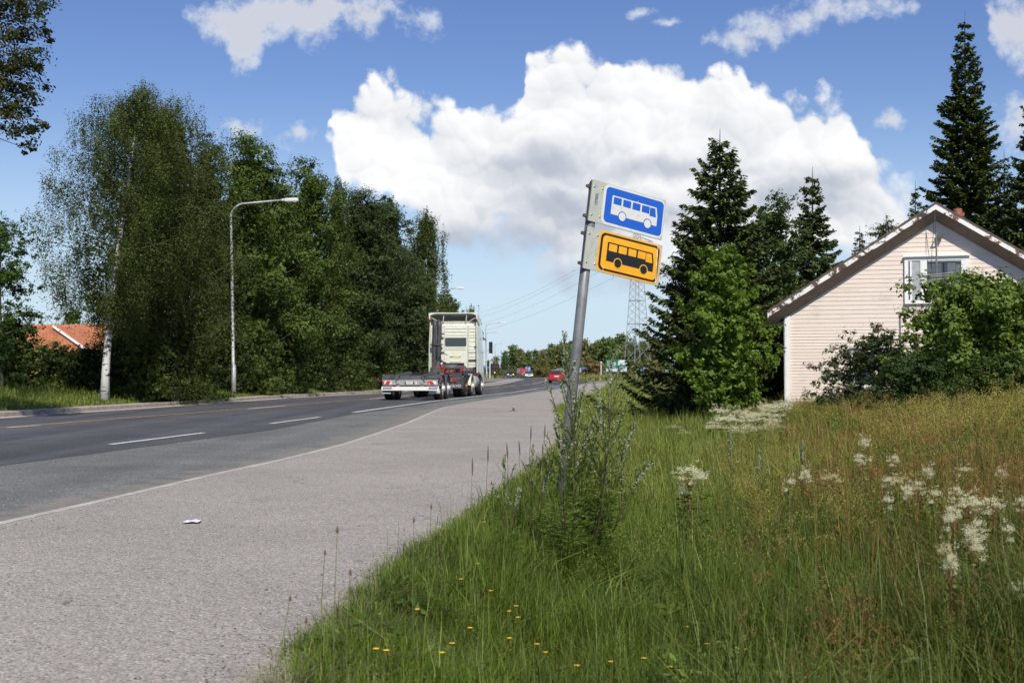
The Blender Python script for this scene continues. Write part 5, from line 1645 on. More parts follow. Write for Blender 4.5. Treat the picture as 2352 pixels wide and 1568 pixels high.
def spruce(name, label, x, y, h, Rc, seed=1, z=None, dens=1.0, cols=SPRC, base=.03, group=None, trunk=None, tw=.030, lush=1.0, sparse_top=.0):
    rng = np.random.default_rng(seed)
    z0 = gzf(x, y) if z is None else z
    t = thing(name, label, 'spruce', (x, y, z0), 0, group)
    trunk = trunk or h * .011
    m = MB()
    m.tube([(0, 0, -.3), (0, 0, h * .5), (0, 0, h * .97), (0.01, 0, h * 1.03)], [trunk * 1.2, trunk * .65, .02, .008], 8)
    Cs = []; As = []; Sz = []; Wd = []
    lev = max(10, int(h / .30))
    for i in range(lev):
        f = base + (1 - base) * (i / lev)
        Rr = Rc * ((1 - f) ** .85) + .07
        nb = int(rng.integers(9, 13) if f < .8 else 6)
        a0 = rng.uniform(0, 6.28)
        for k in range(nb):
            az = a0 + k * 2 * math.pi / nb + rng.uniform(-.3, .3)
            zc = (f + rng.uniform(-.35, .65) * (1 - base) / lev) * h
            L_ = Rr * rng.uniform(.62, 1.08) * (1.2 if rng.random() < .10 else 1)
            d = np.array([math.cos(az), math.sin(az), 0.]); s = np.array([-math.sin(az), math.cos(az), 0.])
            droop = .30 * (1 - f) + .02; upt = .20 if f < .8 else .5
            def bp(q): return np.outer(q, d) * L_ + np.outer(-droop * np.sin(q * 2.2) * L_ * .8 + upt * q ** 3 * L_ * .9, [0, 0, 1]) + [0, 0, zc]
            if L_ > .5:
                m.tube([tuple(p) for p in bp(np.array([0, .4, .75, 1.0]))], [.012 + .008 * L_, .012, .008, .004], 4, False)
            else:
                m.tube([tuple(p) for p in bp(np.array([0, 1.0]))], [.009, .005], 4, False)
            nt_ = int(L_ * 46 * dens) + 5
            q = rng.uniform(.12, 1.0, nt_) ** .8
            side = rng.choice([-1, 1], nt_)
            l2 = (.10 + .42 * (1 - q) * min(1, L_ / 1.2) + .05) * rng.uniform(.6, 1.2, nt_) * lush
            b = bp(q)
            dirv = d[None] * .75 + s[None] * side[:, None] * rng.uniform(.3, 1.0, nt_)[:, None] + np.array([0, 0, 1.]) * rng.uniform(-.75, .05, nt_)[:, None]
            dirv /= np.linalg.norm(dirv, axis=1)[:, None]
            # two pieces per twig
            for (o, sc) in ((.28, .55), (.72, .55)):
                Cs.append(b + dirv * (l2 * o)[:, None] + rng.normal(0, .012, (nt_, 3))); As.append(dirv + rng.normal(0, .15, (nt_, 3))); Sz.append(l2 * sc); Wd.append(np.full(nt_, tw) * rng.uniform(.8, 1.5, nt_))
    m.build('trunk', BARK, t, smooth_=True)
    C = np.concatenate(Cs); A = np.concatenate(As); S_ = np.concatenate(Sz); Wq = np.concatenate(Wd)
    n = len(C)
    a = A / np.linalg.norm(A, axis=1)[:, None]
    r = rng.normal(size=(n, 3)) * .7; r[:, 2] += 1.4
    b = np.cross(a, r); b /= np.linalg.norm(b, axis=1)[:, None]
    sz = np.maximum(S_, .06)[:, None]; w_ = Wq[:, None]
    V = np.stack([C - a * sz * .55, C + b * w_, C + a * sz * .55, C - b * w_], 1).reshape(-1, 3)
    F = np.arange(n * 4).reshape(-1, 4)
    col = shade_cols(n, cols, rng, .25)
    np_mesh('crown', V, F, NEEDLE, t, col)
    return t

def at_px(px, Y): return (px - 1176) / FPX * Y

# left side of the road, from near to far
G1 = 'trees lining the far side of the road'
tree('birch_tree', 'dark birch whose drooping branches hang in from the top left corner', -17.1, 30, 15.5, 6.0, 'alder', [(.050, .058, .018), (.062, .070, .022), (.040, .047, .015)], .40, 95000, .080, 11, .22, (.6, 0), 'round', G1, bark=BIRCHB, limbs=50, clump=.75, fill=.1,
     extra=[(*W(px, py, 30 + dy), r_) for px, py, dy, r_ in ((0, 10, 0, .6), (45, 25, .5, .55), (80, 5, -.4, .5), (20, 70, 0, .6), (60, 75, .6, .5), (104, 62, -.3, .22), (112, 95, .2, .22), (70, 125, -.5, .42), (20, 130, .4, .55), (92, 150, .3, .28), (40, 180, 0, .55),
      (88, 205, -.4, .30), (0, 210, .3, .55), (60, 235, .4, .45), (104, 285, 0, .24), (22, 275, -.3, .5), (80, 290, .3, .32), (50, 315, 0, .38), (62, 342, .2, .2), (0, 310, 0, .4), (-60, 120, 0, .8), (-60, 240, .5, .8), (-70, 20, 0, .8), (30, 240, 0, .5), (50, 150, 0, .5), (-30, 180, 0, .7))])
tree('birch_tree', 'tall birch with a white lower trunk, leftmost in the roadside row, loose drooping crown', at_px(240, 44), 44, 10.7, 2.45, 'birch', BIRCHC, .27, 120000, .056, 21, .145, (.9, 0), 'oval', G1, bark=BIRCHB, limbs=46, clump=.42, fill=.02)
tree('birch_tree', 'dense brownish birch just right of the white trunked birch', at_px(405, 48), 48, 11.0, 2.2, 'birch', [(.068, .084, .020), (.084, .100, .024), (.054, .068, .017)], .06, 100000, .062, 22, .16, (-.1, 0), 'oval', G1, bark=BIRCHB, limbs=34, clump=.80)
tree('alder_tree', 'dark alder filling the gap behind the two big birches', at_px(335, 57), 57, 9.0, 2.6, 'alder', DARKG, .03, 20000, .11, 23, .15, group=G1, limbs=40, clump=.7)
tree('alder_tree', 'slim dark alder with a pointed top left of the street lamp', at_px(488, 60), 60, 11.6, 1.9, 'alder', DARKG + ALDER[:1], .03, 22000, .10, 24, .14, (0, 0), 'cone', G1, limbs=34, clump=.66)
tree('alder_tree', 'broad green alder right behind the nearest street lamp', at_px(578, 62), 62, 11.7, 2.7, 'alder', ALDER, .03, 42000, .12, 25, .16, (.1, 0), 'oval', G1, limbs=30, clump=.88)
tree('alder_tree', 'shorter alder between the broad one and the domed one', at_px(645, 68), 68, 10.4, 2.1, 'alder', ALDER + DARKG[:1], .03, 30000, .12, 26, .15, group=G1, limbs=26, clump=.8)
tree('alder_tree', 'domed green alder right of the head of the nearest street lamp', at_px(706, 70), 70, 11.9, 2.0, 'alder', ALDER, .03, 32000, .12, 27, .15, group=G1, limbs=26, clump=.8)
tree('birch_tree', 'narrow brownish birch with a pointed top in the middle of the row', at_px(762, 76), 76, 12.1, 1.6, 'birch', BIRCHC[:3], .05, 34000, .10, 28, .14, group=G1, limbs=36, clump=.5, bark=BIRCHB, shape='cone')
tree('willow_tree', 'wide grey green willow left of the white stemmed birch', at_px(832, 79), 79, 11.6, 2.7, 'alder', [(.055, .078, .026), (.068, .092, .032), (.045, .065, .022)], .02, 42000, .12, 29, .16, group=G1, limbs=28, clump=.92)
tree('willow_tree', 'rounded willow next to the last tall birch of the row', at_px(898, 86), 86, 12.2, 2.2, 'alder', [(.050, .075, .024), (.062, .088, .028)], .03, 32000, .13, 30, .15, group=G1, limbs=26, clump=.9)
tree('birch_tree', 'tall birch with a bright slanting stem at the right end of the row', at_px(950, 92), 92, 12.4, 1.9, 'birch', BIRCHC, .08, 36000, .10, 31, .14, (.7, 0), 'oval', G1, bark=BIRCHB, limbs=36, clump=.5)
tree('willow_tree', 'low grey green willow beside the cab of the tractor unit', at_px(955, 84), 84, 7.0, 2.0, 'alder', [(.055, .078, .026), (.068, .092, .032)], .0, 16000, .12, 32, .12, group=G1, limbs=34, clump=.6, shape='shrub')
tree('alder_tree', 'small rounded alder left of the second street lamp', at_px(985, 112), 112, 8.6, 2.3, 'alder', ALDER, .02, 12000, .16, 33, .13, group=G1, limbs=30, clump=.7)
spruce('spruce_tree', 'narrow spruce between the tree row and the second street lamp', at_px(1022, 128), 128, 10.6, 1.7, 41, dens=.5, tw=.05, cols=[(.05, .075, .026), (.06, .085, .03)], group=G1)
tree('alder_tree', 'low round tree above the roof of the cab', at_px(1038, 122), 122, 7.7, 1.6, 'alder', [(.075, .105, .03), (.09, .12, .034)], .0, 9000, .15, 35, .12, group=G1, limbs=26, clump=.6)
tree('birch_tree', 'tiny distant birch top above the right side of the cab roof', at_px(1086, 150), 150, 8.9, 1.1, 'birch', BIRCHC, .0, 5000, .15, 36, .1, group=G1, limbs=20, clump=.5, bark=BIRCHB)
for i, (px, Y, h, r, c) in enumerate(((660, 78, 10.0, 3.0, DARKG), (790, 88, 10.8, 3.0, DARKG), (900, 98, 10.8, 2.9, DARKG), (520, 68, 9.2, 2.8, DARKG), (420, 60, 9, 2.8, DARKG))):
    tree('alder_tree', ('dark alder deep in the row behind the domed alder', 'dark alder deep in the row behind the narrow birch', 'dark alder deep in the row near its right end', 'dark alder deep in the row left of the nearest street lamp', 'dark alder deep behind the brownish birch')[i],
         at_px(px, Y), Y, h, r, 'alder', c, .0, 16000, .13, 50 + i, .14, group=G1, limbs=34, clump=.9)
# undergrowth along the row
US = ['pale green alder bush at the foot of the brownish birch', 'bright leafy bush left of the base of the nearest street lamp', 'dark bush behind the base of the nearest street lamp',
      'low dark bush right of the nearest street lamp', 'bush below the domed alder', 'bush under the narrow birch by the kerb', 'bush under the wide willow', 'bush at the foot of the rounded willow', 'bush beside the rear of the trailer',
      'dark bush right of the white birch trunk', 'dark bush left of the white birch trunk', 'dark spreading bush in front of the ochre house', 'leafy bush at the left edge of the picture']
for i, (px, Y, h, r, c) in enumerate(((345, 47, 2.6, 1.3, ALDER), (440, 50, 2.9, 1.2, MAPLE[:1] + ALDER), (520, 58.5, 3.0, 1.6, DARKG), (590, 60, 3.2, 1.6, ALDER), (665, 64, 3.4, 1.7, ALDER + DARKG),
                                      (735, 69, 3.4, 1.7, DARKG), (800, 73, 3.6, 1.7, DARKG + ALDER), (868, 79, 3.8, 1.8, ALDER), (935, 87, 3.8, 1.7, ALDER),
                                      (290, 49, 2.6, 1.3, DARKG), (200, 47, 1.75, 1.3, DARKG), (135, 50, 1.75, 1.5, DARKG + ALDER[:1]), (20, 46, 2.7, 1.6, ALDER))):
    tree('roadside_bush', US[i], at_px(px, Y), Y, h, r, 'alder', c, 0.0, 7000, .095, 70 + i, .05, (0, 0), 'shrub', 'bushes under the roadside trees', 'bush', limbs=26, clump=.42)
tree('rowan_tree', 'small light green rowan at the left edge in front of the orange roof', at_px(5, 44.5), 44.5, 6.0, 1.35, 'alder', [(.06, .11, .022), (.075, .13, .026), (.05, .09, .02)], .12, 15000, .085, 61, .08, (0, 0), 'round', limbs=30, clump=.42, fill=.0)
tree('rowan_tree', 'second light green rowan cut by the left edge of the picture', at_px(-70, 46), 46, 6.6, 2.0, 'alder', [(.05, .095, .02), (.062, .11, .024)], .1, 15000, .09, 62, .08, group=None, limbs=30, clump=.5, shape='round', fill=.02)
tree('garden_tree', 'distant tree showing over the ridge of the orange roof', at_px(165, 100), 100, 5.6, 1.8, 'alder', ALDER, .0, 6000, .14, 63, .08, limbs=22, clump=.6)

# right side: spruces and broadleaved trees round the pink house
spruce('spruce_tree', 'big dark spruce with bare tip, left of the pink house', at_px(1655, 39.5), 39.5, 8.35, 3.3, 42, dens=1.75, tw=.034, z=-.05, lush=1.2)
tree('bird_cherry_tree', 'green leafy tree leaning behind the right flank of the big dark spruce', at_px(1765, 43), 43, 6.8, 1.7, 'alder', [(.060, .095, .026), (.075, .115, .030), (.045, .075, .022)], .05, 22000, .085, 43, .09, limbs=40, clump=.42)
tree('bird_cherry_tree', 'sparse grey green tree at the left flank of the big dark spruce', at_px(1580, 41.5), 41.5, 5.2, 1.3, 'alder', [(.070, .095, .035), (.055, .080, .030)], .1, 9000, .075, 44, .07, limbs=30, clump=.38)
tree('maple_tree', 'bright green young maple in front of the big dark spruce', at_px(1668, 34.6), 34.6, 4.5, 1.22, 'alder', [(.125, .195, .026), (.155, .23, .036), (.095, .155, .02)], .02, 22000, .088, 45, .06, (0, 0), 'oval', limbs=46, clump=.30, z=-.05, fill=.08)
spruce('spruce_tree', 'middle spruce with a pointed top, left of the roof of the pink house', at_px(1868, 50), 50, 8.7, 2.2, 46, dens=1.5, tw=.040, z=.1)
spruce('spruce_tree', 'very tall spruce rising behind the ridge of the pink house', at_px(2222, 55), 55, 15.9, 3.2, 47, dens=1.25, tw=.048, z=.1)
spruce('spruce_tree', 'tall spruce cut by the right edge of the picture', at_px(2400, 53), 53, 14.0, 3.0, 48, dens=1.2, tw=.048, z=.1)
spruce('spruce_tree', 'broad dark spruce low behind the right slope of the roof', at_px(2310, 60), 60, 11.0, 3.0, 49, dens=.7, tw=.045, z=.1)
spruce('young_spruce', 'slim young spruce with a long bare leader above the left roof slope', at_px(2105, 62), 62, 9.9, 1.25, 64, dens=.7, tw=.04, z=.1)
spruce('young_spruce', 'thin young spruce with a curved bare tip further left', at_px(2037, 64), 64, 8.6, .9, 65, dens=.6, tw=.04, z=.1)
spruce('young_spruce', 'small pale young spruce nearest the middle spruce', at_px(1976, 60), 60, 7.6, 1.1, 66, dens=.7, tw=.04, z=.1, cols=[(.07, .10, .03), (.06, .09, .028)])
tree('birch_tree', 'light green birch top above the left slope of the pink roof', at_px(2045, 66), 66, 8.6, 1.5, 'alder', [(.07, .10, .03), (.085, .12, .036)], .1, 9000, .11, 67, .09, limbs=28, clump=.5, bark=BIRCHB)
tree('birch_tree', 'small birch beside the tall spruce and the ridge', at_px(2085, 68), 68, 8.0, 1.4, 'alder', [(.05, .08, .025), (.06, .09, .03)], .1, 8000, .11, 68, .09, limbs=28, clump=.5, bark=BIRCHB)
spruce('spruce_tree', 'dark spruce hidden low between the middle spruce and the house', at_px(1800, 47), 47, 5.6, 1.7, 69, dens=.8, tw=.036, z=.1)
tree('elder_bush', 'large bright green elder bush in front of the gable', at_px(2235, 27.5), 27.5, 3.0, 2.1, 'alder', [(.125, .185, .032), (.155, .22, .042), (.095, .145, .025)], 0, 30000, .085, 81, .05, (0, 0), 'shrub', cat='bush', limbs=46, clump=.36)
tree('elder_bush', 'second bright green elder bush reaching the right edge of the picture', at_px(2400, 27), 27, 2.8, 1.7, 'alder', [(.125, .185, .032), (.155, .22, .042), (.095, .145, .025)], 0, 18000, .10, 82, .05, (0, 0), 'shrub', cat='bush', limbs=36, clump=.36)
tree('willow_bush', 'dark loose willow bush hiding the small lower window', at_px(2010, 28.5), 28.5, 1.95, 1.45, 'alder', [(.065, .088, .030), (.080, .105, .036), (.050, .068, .025)], 0, 17000, .058, 83, .03, (0, 0), 'shrub', cat='bush', limbs=54, clump=.22, fill=.0)
tree('willow_bush', 'sprawling thin willow shoots at the left of the dark willow bush', at_px(1945, 28.8), 28.8, 1.25, .75, 'alder', [(.055, .085, .032), (.068, .10, .04)], 0, 3200, .050, 84, .02, (0, 0), 'shrub', cat='bush', limbs=36, clump=.17, fill=.0)
tree('raspberry_bush', 'dark green bush with yellowish tips at the right edge below the elder', at_px(2290, 23.5), 23.5, 1.35, 1.1, 'alder', [(.040, .075, .015), (.055, .10, .018), (.085, .11, .02)], 0, 10000, .055, 85, .03, (0, 0), 'shrub', cat='bush', limbs=40, clump=.26)
tree('raspberry_bush', 'low dark bush between the willow and the elder', at_px(2110, 25.5), 25.5, 1.45, 1.1, 'alder', [(.030, .055, .014), (.045, .08, .018)], 0, 7000, .055, 86, .03, (0, 0), 'shrub', cat='bush', limbs=36, clump=.25)

# distant forest edge: every tree its own
def forest():
    rng = np.random.default_rng(9)
    protos = []
    for i in range(5):
        k = i % 5
        cols = ([(0.165, 0.222, 0.077), (0.194, 0.242, 0.088)], [(0.145, 0.194, 0.070), (0.174, 0.214, 0.077)], [(0.214, 0.214, 0.088), (0.242, 0.232, 0.098)], [(0.098, 0.145, 0.062), (0.116, 0.165, 0.070)], [(0.136, 0.204, 0.070), (0.165, 0.232, 0.077)])[k]  # leaf colours brightened to stand in for distance haze
        if k == 3:
            t = spruce('forest_spruce', 'dark distant spruce in the forest edge', 0, 300, 9, 1.7, 90 + i, dens=.22, tw=.09, z=0, cols=cols)
            t['category'] = 'tree'
        else:
            t = tree('forest_tree', 'distant tree', 0, 300, 9, 1.75, 'birch' if k in (1, 2) else 'alder', cols, .12 if k != 1 else .3, 3600, .30, 90 + i, .10, (0, 0), 'oval', bark=BIRCHB if k in (1, 2, 4) else BARK, limbs=26, clump=.7, z=0)
        protos.append(t)
    tops = [(1080, 838), (1126, 827), (1157, 804), (1189, 794), (1224, 802), (1253, 802), (1273, 794), (1306, 786), (1345, 774), (1359, 790), (1370, 780), (1400, 776), (1423, 776), (1443, 774), (1480, 780), (1560, 770)]
    used = set(); n = 0
    colr = ('olive green', 'pale trunked', 'brownish olive', 'dark pointed', 'light green')
    for row, (Y, step, dh) in enumerate(((345, 19, 0), (360, 17, .6))):
        px = 1098 + row * 8
        while px < 1530:
            h = (854 - np.interp(px, [a for a, b in tops], [b for a, b in tops])) / FPX * Y + EYE
            h = h * rng.uniform(.86, 1.10) + dh * .5
            k = int(rng.choice([0, 1, 2, 3, 4], p=[.28, .22, .18, .12, .20]))
            src = protos[k]
            o = src if k not in used else copy_tree(src)
            used.add(k)
            YY = Y + rng.uniform(-6, 6)
            o.location = (at_px(px, YY), YY, -.06)
            s = h / 9.2
            o.scale = (s * rng.uniform(1.0, 1.35), s * 1.1, s); o.rotation_euler[2] = rng.uniform(0, 6.28)
            wh = 'left of the sign pole' if px < 1290 else ('behind the sign pole' if px < 1345 else ('above the green billboard' if px < 1440 else 'beside the pylon'))
            o['label'] = '%s tree in the %s row of the distant forest %s' % (colr[k], ('front', 'back')[row], wh)
            o['group'] = 'trees of the distant forest'
            n += 1
            px += step * rng.uniform(.75, 1.25)
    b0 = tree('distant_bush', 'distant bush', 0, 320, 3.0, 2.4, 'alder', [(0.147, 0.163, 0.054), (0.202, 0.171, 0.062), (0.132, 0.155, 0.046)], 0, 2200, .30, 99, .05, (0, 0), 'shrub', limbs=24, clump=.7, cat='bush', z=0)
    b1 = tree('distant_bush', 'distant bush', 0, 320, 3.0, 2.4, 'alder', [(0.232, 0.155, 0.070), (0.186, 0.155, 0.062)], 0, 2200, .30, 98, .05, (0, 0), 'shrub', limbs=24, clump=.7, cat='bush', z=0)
    px = 1105; f0 = [True, True]
    while px < 1520:
        k = int(rng.random() < .45 and px > 1215)
        o = (b0, b1)[k]
        if not f0[k]: o = copy_tree(o)
        f0[k] = False
        Y = rng.uniform(312, 326) if px < 1300 else rng.uniform(262, 300)
        o.location = (at_px(px, Y), Y, -.1)
        s = rng.uniform(.55, 1.1) * (.9 if px < 1180 else 1.15)
        o.scale = (s * 1.25, s, s); o.rotation_euler[2] = rng.uniform(0, 6.28)
        wh = 'behind the oncoming cars' if px < 1235 else ('behind the red car' if px < 1300 else ('behind the bollard lamp' if px < 1390 else 'under the green billboard and pylon'))
        o['label'] = '%s bush before the distant forest %s' % (('olive', 'reddish brown')[k], wh)
        o['group'] = 'bushes before the distant forest'
        px += rng.uniform(11, 19)
forest()

# ================================================================ grass and weeds
def blades(name, X, Y, H, Wd, col, rng, bend=.35, mat=None, dirx=0.0, z=None, parent=None, kind='stuff', label=None, cat=None):
    n = len(X)
    Z = gz(X, Y) if z is None else z
    az = rng.uniform(0, 2 * np.pi, n)
    dx, dy = np.cos(az), np.sin(az)
    sx, sy = -dy, dx
    b = np.abs(rng.normal(0, bend, n)) + .05
    lx, ly = dx * b + dirx, dy * b
    nrm = np.sqrt(lx ** 2 + ly ** 2 + 1)
    def lev(f, g, wf):
        px = X + lx * H * g; py = Y + ly * H * g; pz = Z - .02 + H * f
        w_ = Wd * wf
        return np.stack([px - sx * w_, py - sy * w_, pz], -1), np.stack([px + sx * w_, py + sy * w_, pz], -1)
    k = 1 / nrm
    a0, a1 = lev(0 * k, 0 * k, .5); b0, b1 = lev(.58 * np.ones(n), .30 * np.ones(n), .42); c0, c1 = lev(.98 * k ** .5, 1.0 * np.ones(n), .06)
    V = np.stack([a0, a1, b1, b0, c1, c0], 1).reshape(-1, 3)
    i = np.arange(n)[:, None] * 6
    F = np.concatenate([i + [0, 1, 2, 3], i + [3, 2, 4, 5]], 1).reshape(-1, 4)
    o = np_mesh(name, V, F, mat or GRASSM, parent, np.repeat(np.clip(col, .004, 1), 6, 0))
    if kind: tag(o, label=label, cat=cat, kind=kind)
    return o

def area_pts(n, y0, y1, fx0, fx1, rng, p=1.6):
    """points whose density falls with distance; fx0/fx1 give the sides at y"""
    out = []
    tot = 0; p = .999 if p == 1 else p
    while tot < n:
        u = rng.random(n)
        y = (y0 ** (1 - p) + u * (y1 ** (1 - p) - y0 ** (1 - p))) ** (1 / (1 - p))
        a = fx0(y); b = fx1(y)
        wmax = np.max(b - a) if np.max(b - a) > 0 else 1
        x = a + rng.random(n) * wmax
        k = x < b
        out.append(np.stack([x[k], y[k]], -1)); tot += k.sum()
    return np.concatenate(out)[:n]
def pal(n, cols, rng, var=.18, w_=None):
    cols = np.array(cols, float)
    k = rng.choice(len(cols), n, p=w_)
    return cols[k] * (1 + rng.normal(0, var, n)[:, None])

GREENS = [(.120, .185, .020), (.092, .145, .016), (.155, .218, .028), (.066, .104, .013), (.18, .19, .055)]
LIGHT = [(.255, .300, .055), (.215, .265, .042), (.300, .310, .10), (.165, .205, .032)]
BROWN = [(.240, .145, .055), (.190, .120, .045), (.290, .200, .075), (.14, .13, .035), (.26, .115, .05)]
OCHRE = [(.330, .265, .075), (.275, .225, .055), (.220, .205, .045), (.31, .21, .07)]
DGREEN = [(.090, .128, .020), (.110, .150, .024), (.066, .095, .014), (.14, .17, .035)]

def mead_frac(x, y):
    """0 = fresh verge grass, 1 = rough brown meadow"""
    s = x - pedge(y)
    e = np.interp(y, [4, 7, 12, 20, 36], [2.3, 2.1, 1.9, 2.4, 4.0])
    return np.clip((s - e) / 1.8 + .35 * fb(x, y, 1.6, 5), 0, 1)

def make_grass():
    rng = np.random.default_rng(4)
    R_ = lambda y: .40 * y + 3.2          # beyond the right edge of the view
    # fresh verge, close
    P = area_pts(240000, 4.3, 13, lambda y: pedge(y) - .16, lambda y: np.minimum(pedge(y) + 3.3, R_(y)), rng, 1.5)
    x, y = P.T; s = x - pedge(y)
    edge_n = .06 * fb(x, y, 6, 2) + .04 * fb(x, y, 17, 4)
    k = s > edge_n - .11
    k &= rng.random(len(x)) < np.clip((s + .11 - edge_n) / .26, .04, 1)
    x, y, s = x[k], y[k], s[k]
    H = np.interp(s, [-.1, .05, .4, 1.0, 3.0], [.05, .09, .18, .24, .30]) * np.exp(rng.normal(0, .34, len(x))) * (1 + .38 * fb(x, y, 2.5, 1) + .25 * fb(x, y, 7, 2))
    H *= np.interp(y, [4.5, 7, 10], [.50, .80, 1.0])
    H = np.clip(H, .03, .62)
    c = pal(len(x), GREENS, rng, .20, [.3, .26, .16, .18, .10]) * (1 + .30 * fb(x, y, 2.0, 8) + .2 * fb(x, y, 6, 3))[:, None]
    dk = rng.random(len(x)) < np.clip(mead_frac(x, y), 0, .8)
    c[dk] = pal(dk.sum(), DGREEN + BROWN[:2], rng)
    blades('verge_grass', x, y, H, (.0030 + .0038 * rng.random(len(x)) ** 2) * np.interp(y, [5, 10], [.85, 1.15]), c, rng, .62, z=np.where(s < .13, ZP - .004, gz(x, y)), label='fresh green grass on the verge beside the footway', cat='grass')
    # thatch: dry blades lying low
    P = area_pts(26000, 4.3, 14, lambda y: pedge(y) + .02, lambda y: np.minimum(pedge(y) + 4, R_(y)), rng, 1.5)
    x, y = P.T
    blades('dry_grass', x, y, .06 + .12 * rng.random(len(x)), .004 * np.ones(len(x)), pal(len(x), [(.24, .20, .11), (.18, .15, .08), (.12, .13, .05)], rng), rng, 1.6, label='dry grass blades lying low among the green', cat='grass')
    # rough meadow to the right, close
    P = area_pts(125000, 4.3, 14, lambda y: pedge(y) + 1.6, R_, rng, 1.4)
    x, y = P.T; mf = mead_frac(x, y)
    k = rng.random(len(x)) < .25 + .75 * np.clip(mf * 1.6, 0, 1)
    x, y, mf = x[k], y[k], mf[k]
    n = len(x)
    H = (.33 + .13 * mf) * np.exp(rng.normal(0, .32, n)) * (1 + .42 * fb(x, y, 1.7, 3) + .2 * fb(x, y, 5, 1)); H = np.clip(H, .08, .85)
    c = pal(n, DGREEN, rng, .22)
    br = rng.random(n) < (.03 + .36 * mf) * (.6 + .6 * fb(x, y, 1.1, 6))
    c[br] = pal(br.sum(), BROWN, rng, .2)
    blades('meadow_grass', x, y, H, .004 + .004 * rng.random(n), c, rng, .58, label='rough meadow grass turning brown towards the right', cat='grass')
    # middle distance verge between footway and spruces
    P = area_pts(120000, 13, 46, lambda y: pedge(y) - .03, lambda y: pedge(y) + np.interp(y, [13, 25, 36, 46], [3.6, 4.2, 3.6, 3.4]), rng, 1.4)
    x, y = P.T; s = x - pedge(y); n = len(x)
    H = np.interp(s, [0, .3, 1, 3], [.10, .18, .26, .30]) * np.exp(rng.normal(0, .28, n)) * (1 + .25 * fb(x, y, 1.0, 3))
    bul = np.exp(-((y - 37) / 5.) ** 2) * (s < 1.2) * .14
    c = pal(n, LIGHT, rng, .16) * (1 + .15 * fb(x, y, .8, 5))[:, None]
    g = rng.random(n) < .35; c[g] = pal(g.sum(), GREENS, rng)
    r_ = rng.random(n) < .06 * (s > 1); c[r_] = pal(r_.sum(), BROWN, rng)
    blades('verge_grass', x, y, np.clip(H + bul, .05, .75), .007 + .006 * rng.random(n), c, rng, .55, label='pale green grass between footway and the spruces', cat='grass')
    # far verge
    P = area_pts(50000, 46, 128, lambda y: pedge(y) - .02, lambda y: pedge(y) + 14, rng, 1.2)
    x, y = P.T; n = len(x)
    blades('verge_grass', x, y, .25 * np.exp(rng.normal(0, .3, n)), .02 + .02 * rng.random(n), pal(n, LIGHT, rng, .14), rng, .5, label='far verge grass beside the end of the footway', cat='grass')
    P = area_pts(16000, 186, 345, lambda y: centre(np.minimum(y, 245)) + 6.0, lambda y: 0 * y + 62, rng, 1.0)
    x, y = P.T; n = len(x)
    blades('verge_grass', x, y, .7 * np.exp(rng.normal(0, .3, n)), .10 + .08 * rng.random(n), pal(n, LIGHT + [(.24, .20, .09), (.28, .17, .13)], rng, .14), rng, .5, label='distant grass in front of the forest edge', cat='grass', z=-.1 + 0 * x)
    P = area_pts(9000, 270, 345, lambda y: 0 * y - 34, lambda y: np.interp(y, [270, 300, 345], [-2, -10, 30]) + 0 * y, rng, 1.0)
    x, y = P.T; n = len(x)
    blades('verge_grass', x, y, .6 * np.exp(rng.normal(0, .3, n)), .10 + .08 * rng.random(n), pal(n, LIGHT + [(.24, .22, .09)], rng, .14), rng, .5, label='distant grass behind the oncoming cars', cat='grass', z=-.1 + 0 * x)
    # rough meadow, middle distance up to the house
    P = area_pts(150000, 13.5, 36, lambda y: pedge(y) + np.interp(y, [13, 25, 36], [2.8, 3.4, 2.8]), lambda y: .40 * y + 4, rng, 1.25)
    x, y = P.T; mf = np.clip(mead_frac(x, y) + .1, 0, 1); n = len(x)
    hh = np.interp(y, [13, 20, 28, 36], [.42, .42, .40, .34]) * np.interp(x - pedge(y), [3, 5.5, 8, 11], [.85, .75, 1.05, 1.4])
    H = hh * (.78 + .45 * mf) * np.exp(rng.normal(0, .26, n)) * (1 + .25 * fb(x, y, .8, 2)); H = np.clip(H, .1, .95)
    c = pal(n, DGREEN + LIGHT[:2], rng, .2)
    t = rng.random(n)
    oc = t < mf * np.interp(y, [14, 20, 26], [.22, .42, .55]); c[oc] = pal(oc.sum(), OCHRE, rng, .16)
    br = (t > .70) & (rng.random(n) < mf) & (fb(x, y, .9, 7) > -.25); c[br] = pal(br.sum(), BROWN, rng, .2)
    blades('meadow_grass', x, y, H, .006 + .008 * rng.random(n), c, rng, .62, label='ochre and rust coloured meadow grass in front of the pink house', cat='grass')
    # strip of grass behind the far kerb
    yy = rng.uniform(20, 128, 90000) ; yy = 20 + (yy - 20) * rng.random(90000) ** .5
    d = rng.uniform(.68, 3.6, 90000)
    x = lkerb(yy) - d; n = len(x)
    H = np.interp(d, [.68, 1, 2.4, 3.6], [.05, .10, .16, .36]) * np.exp(rng.normal(0, .3, n))
    c = pal(n, [(.17, .22, .035), (.14, .19, .03), (.20, .23, .06)], rng, .15)
    blades('kerb_grass', x, yy, H, .016 + .012 * rng.random(n), c, rng, .5, label='bright mown grass strip behind the far kerb', cat='grass')
    # tall grass pressed over beside the mugwort
    n = 2600
    x = rng.normal(1.15, .38, n); y = rng.normal(8.7, .5, n)
    c = pal(n, GREENS[:3] + [(.15, .19, .07)], rng, .15)
    blades('lodged_grass', x, y, rng.uniform(.22, .46, n), .0065 + .004 * rng.random(n), c, rng, .5, dirx=.9, label='long grass pressed over to the right of the mugwort', cat='grass')
make_grass()

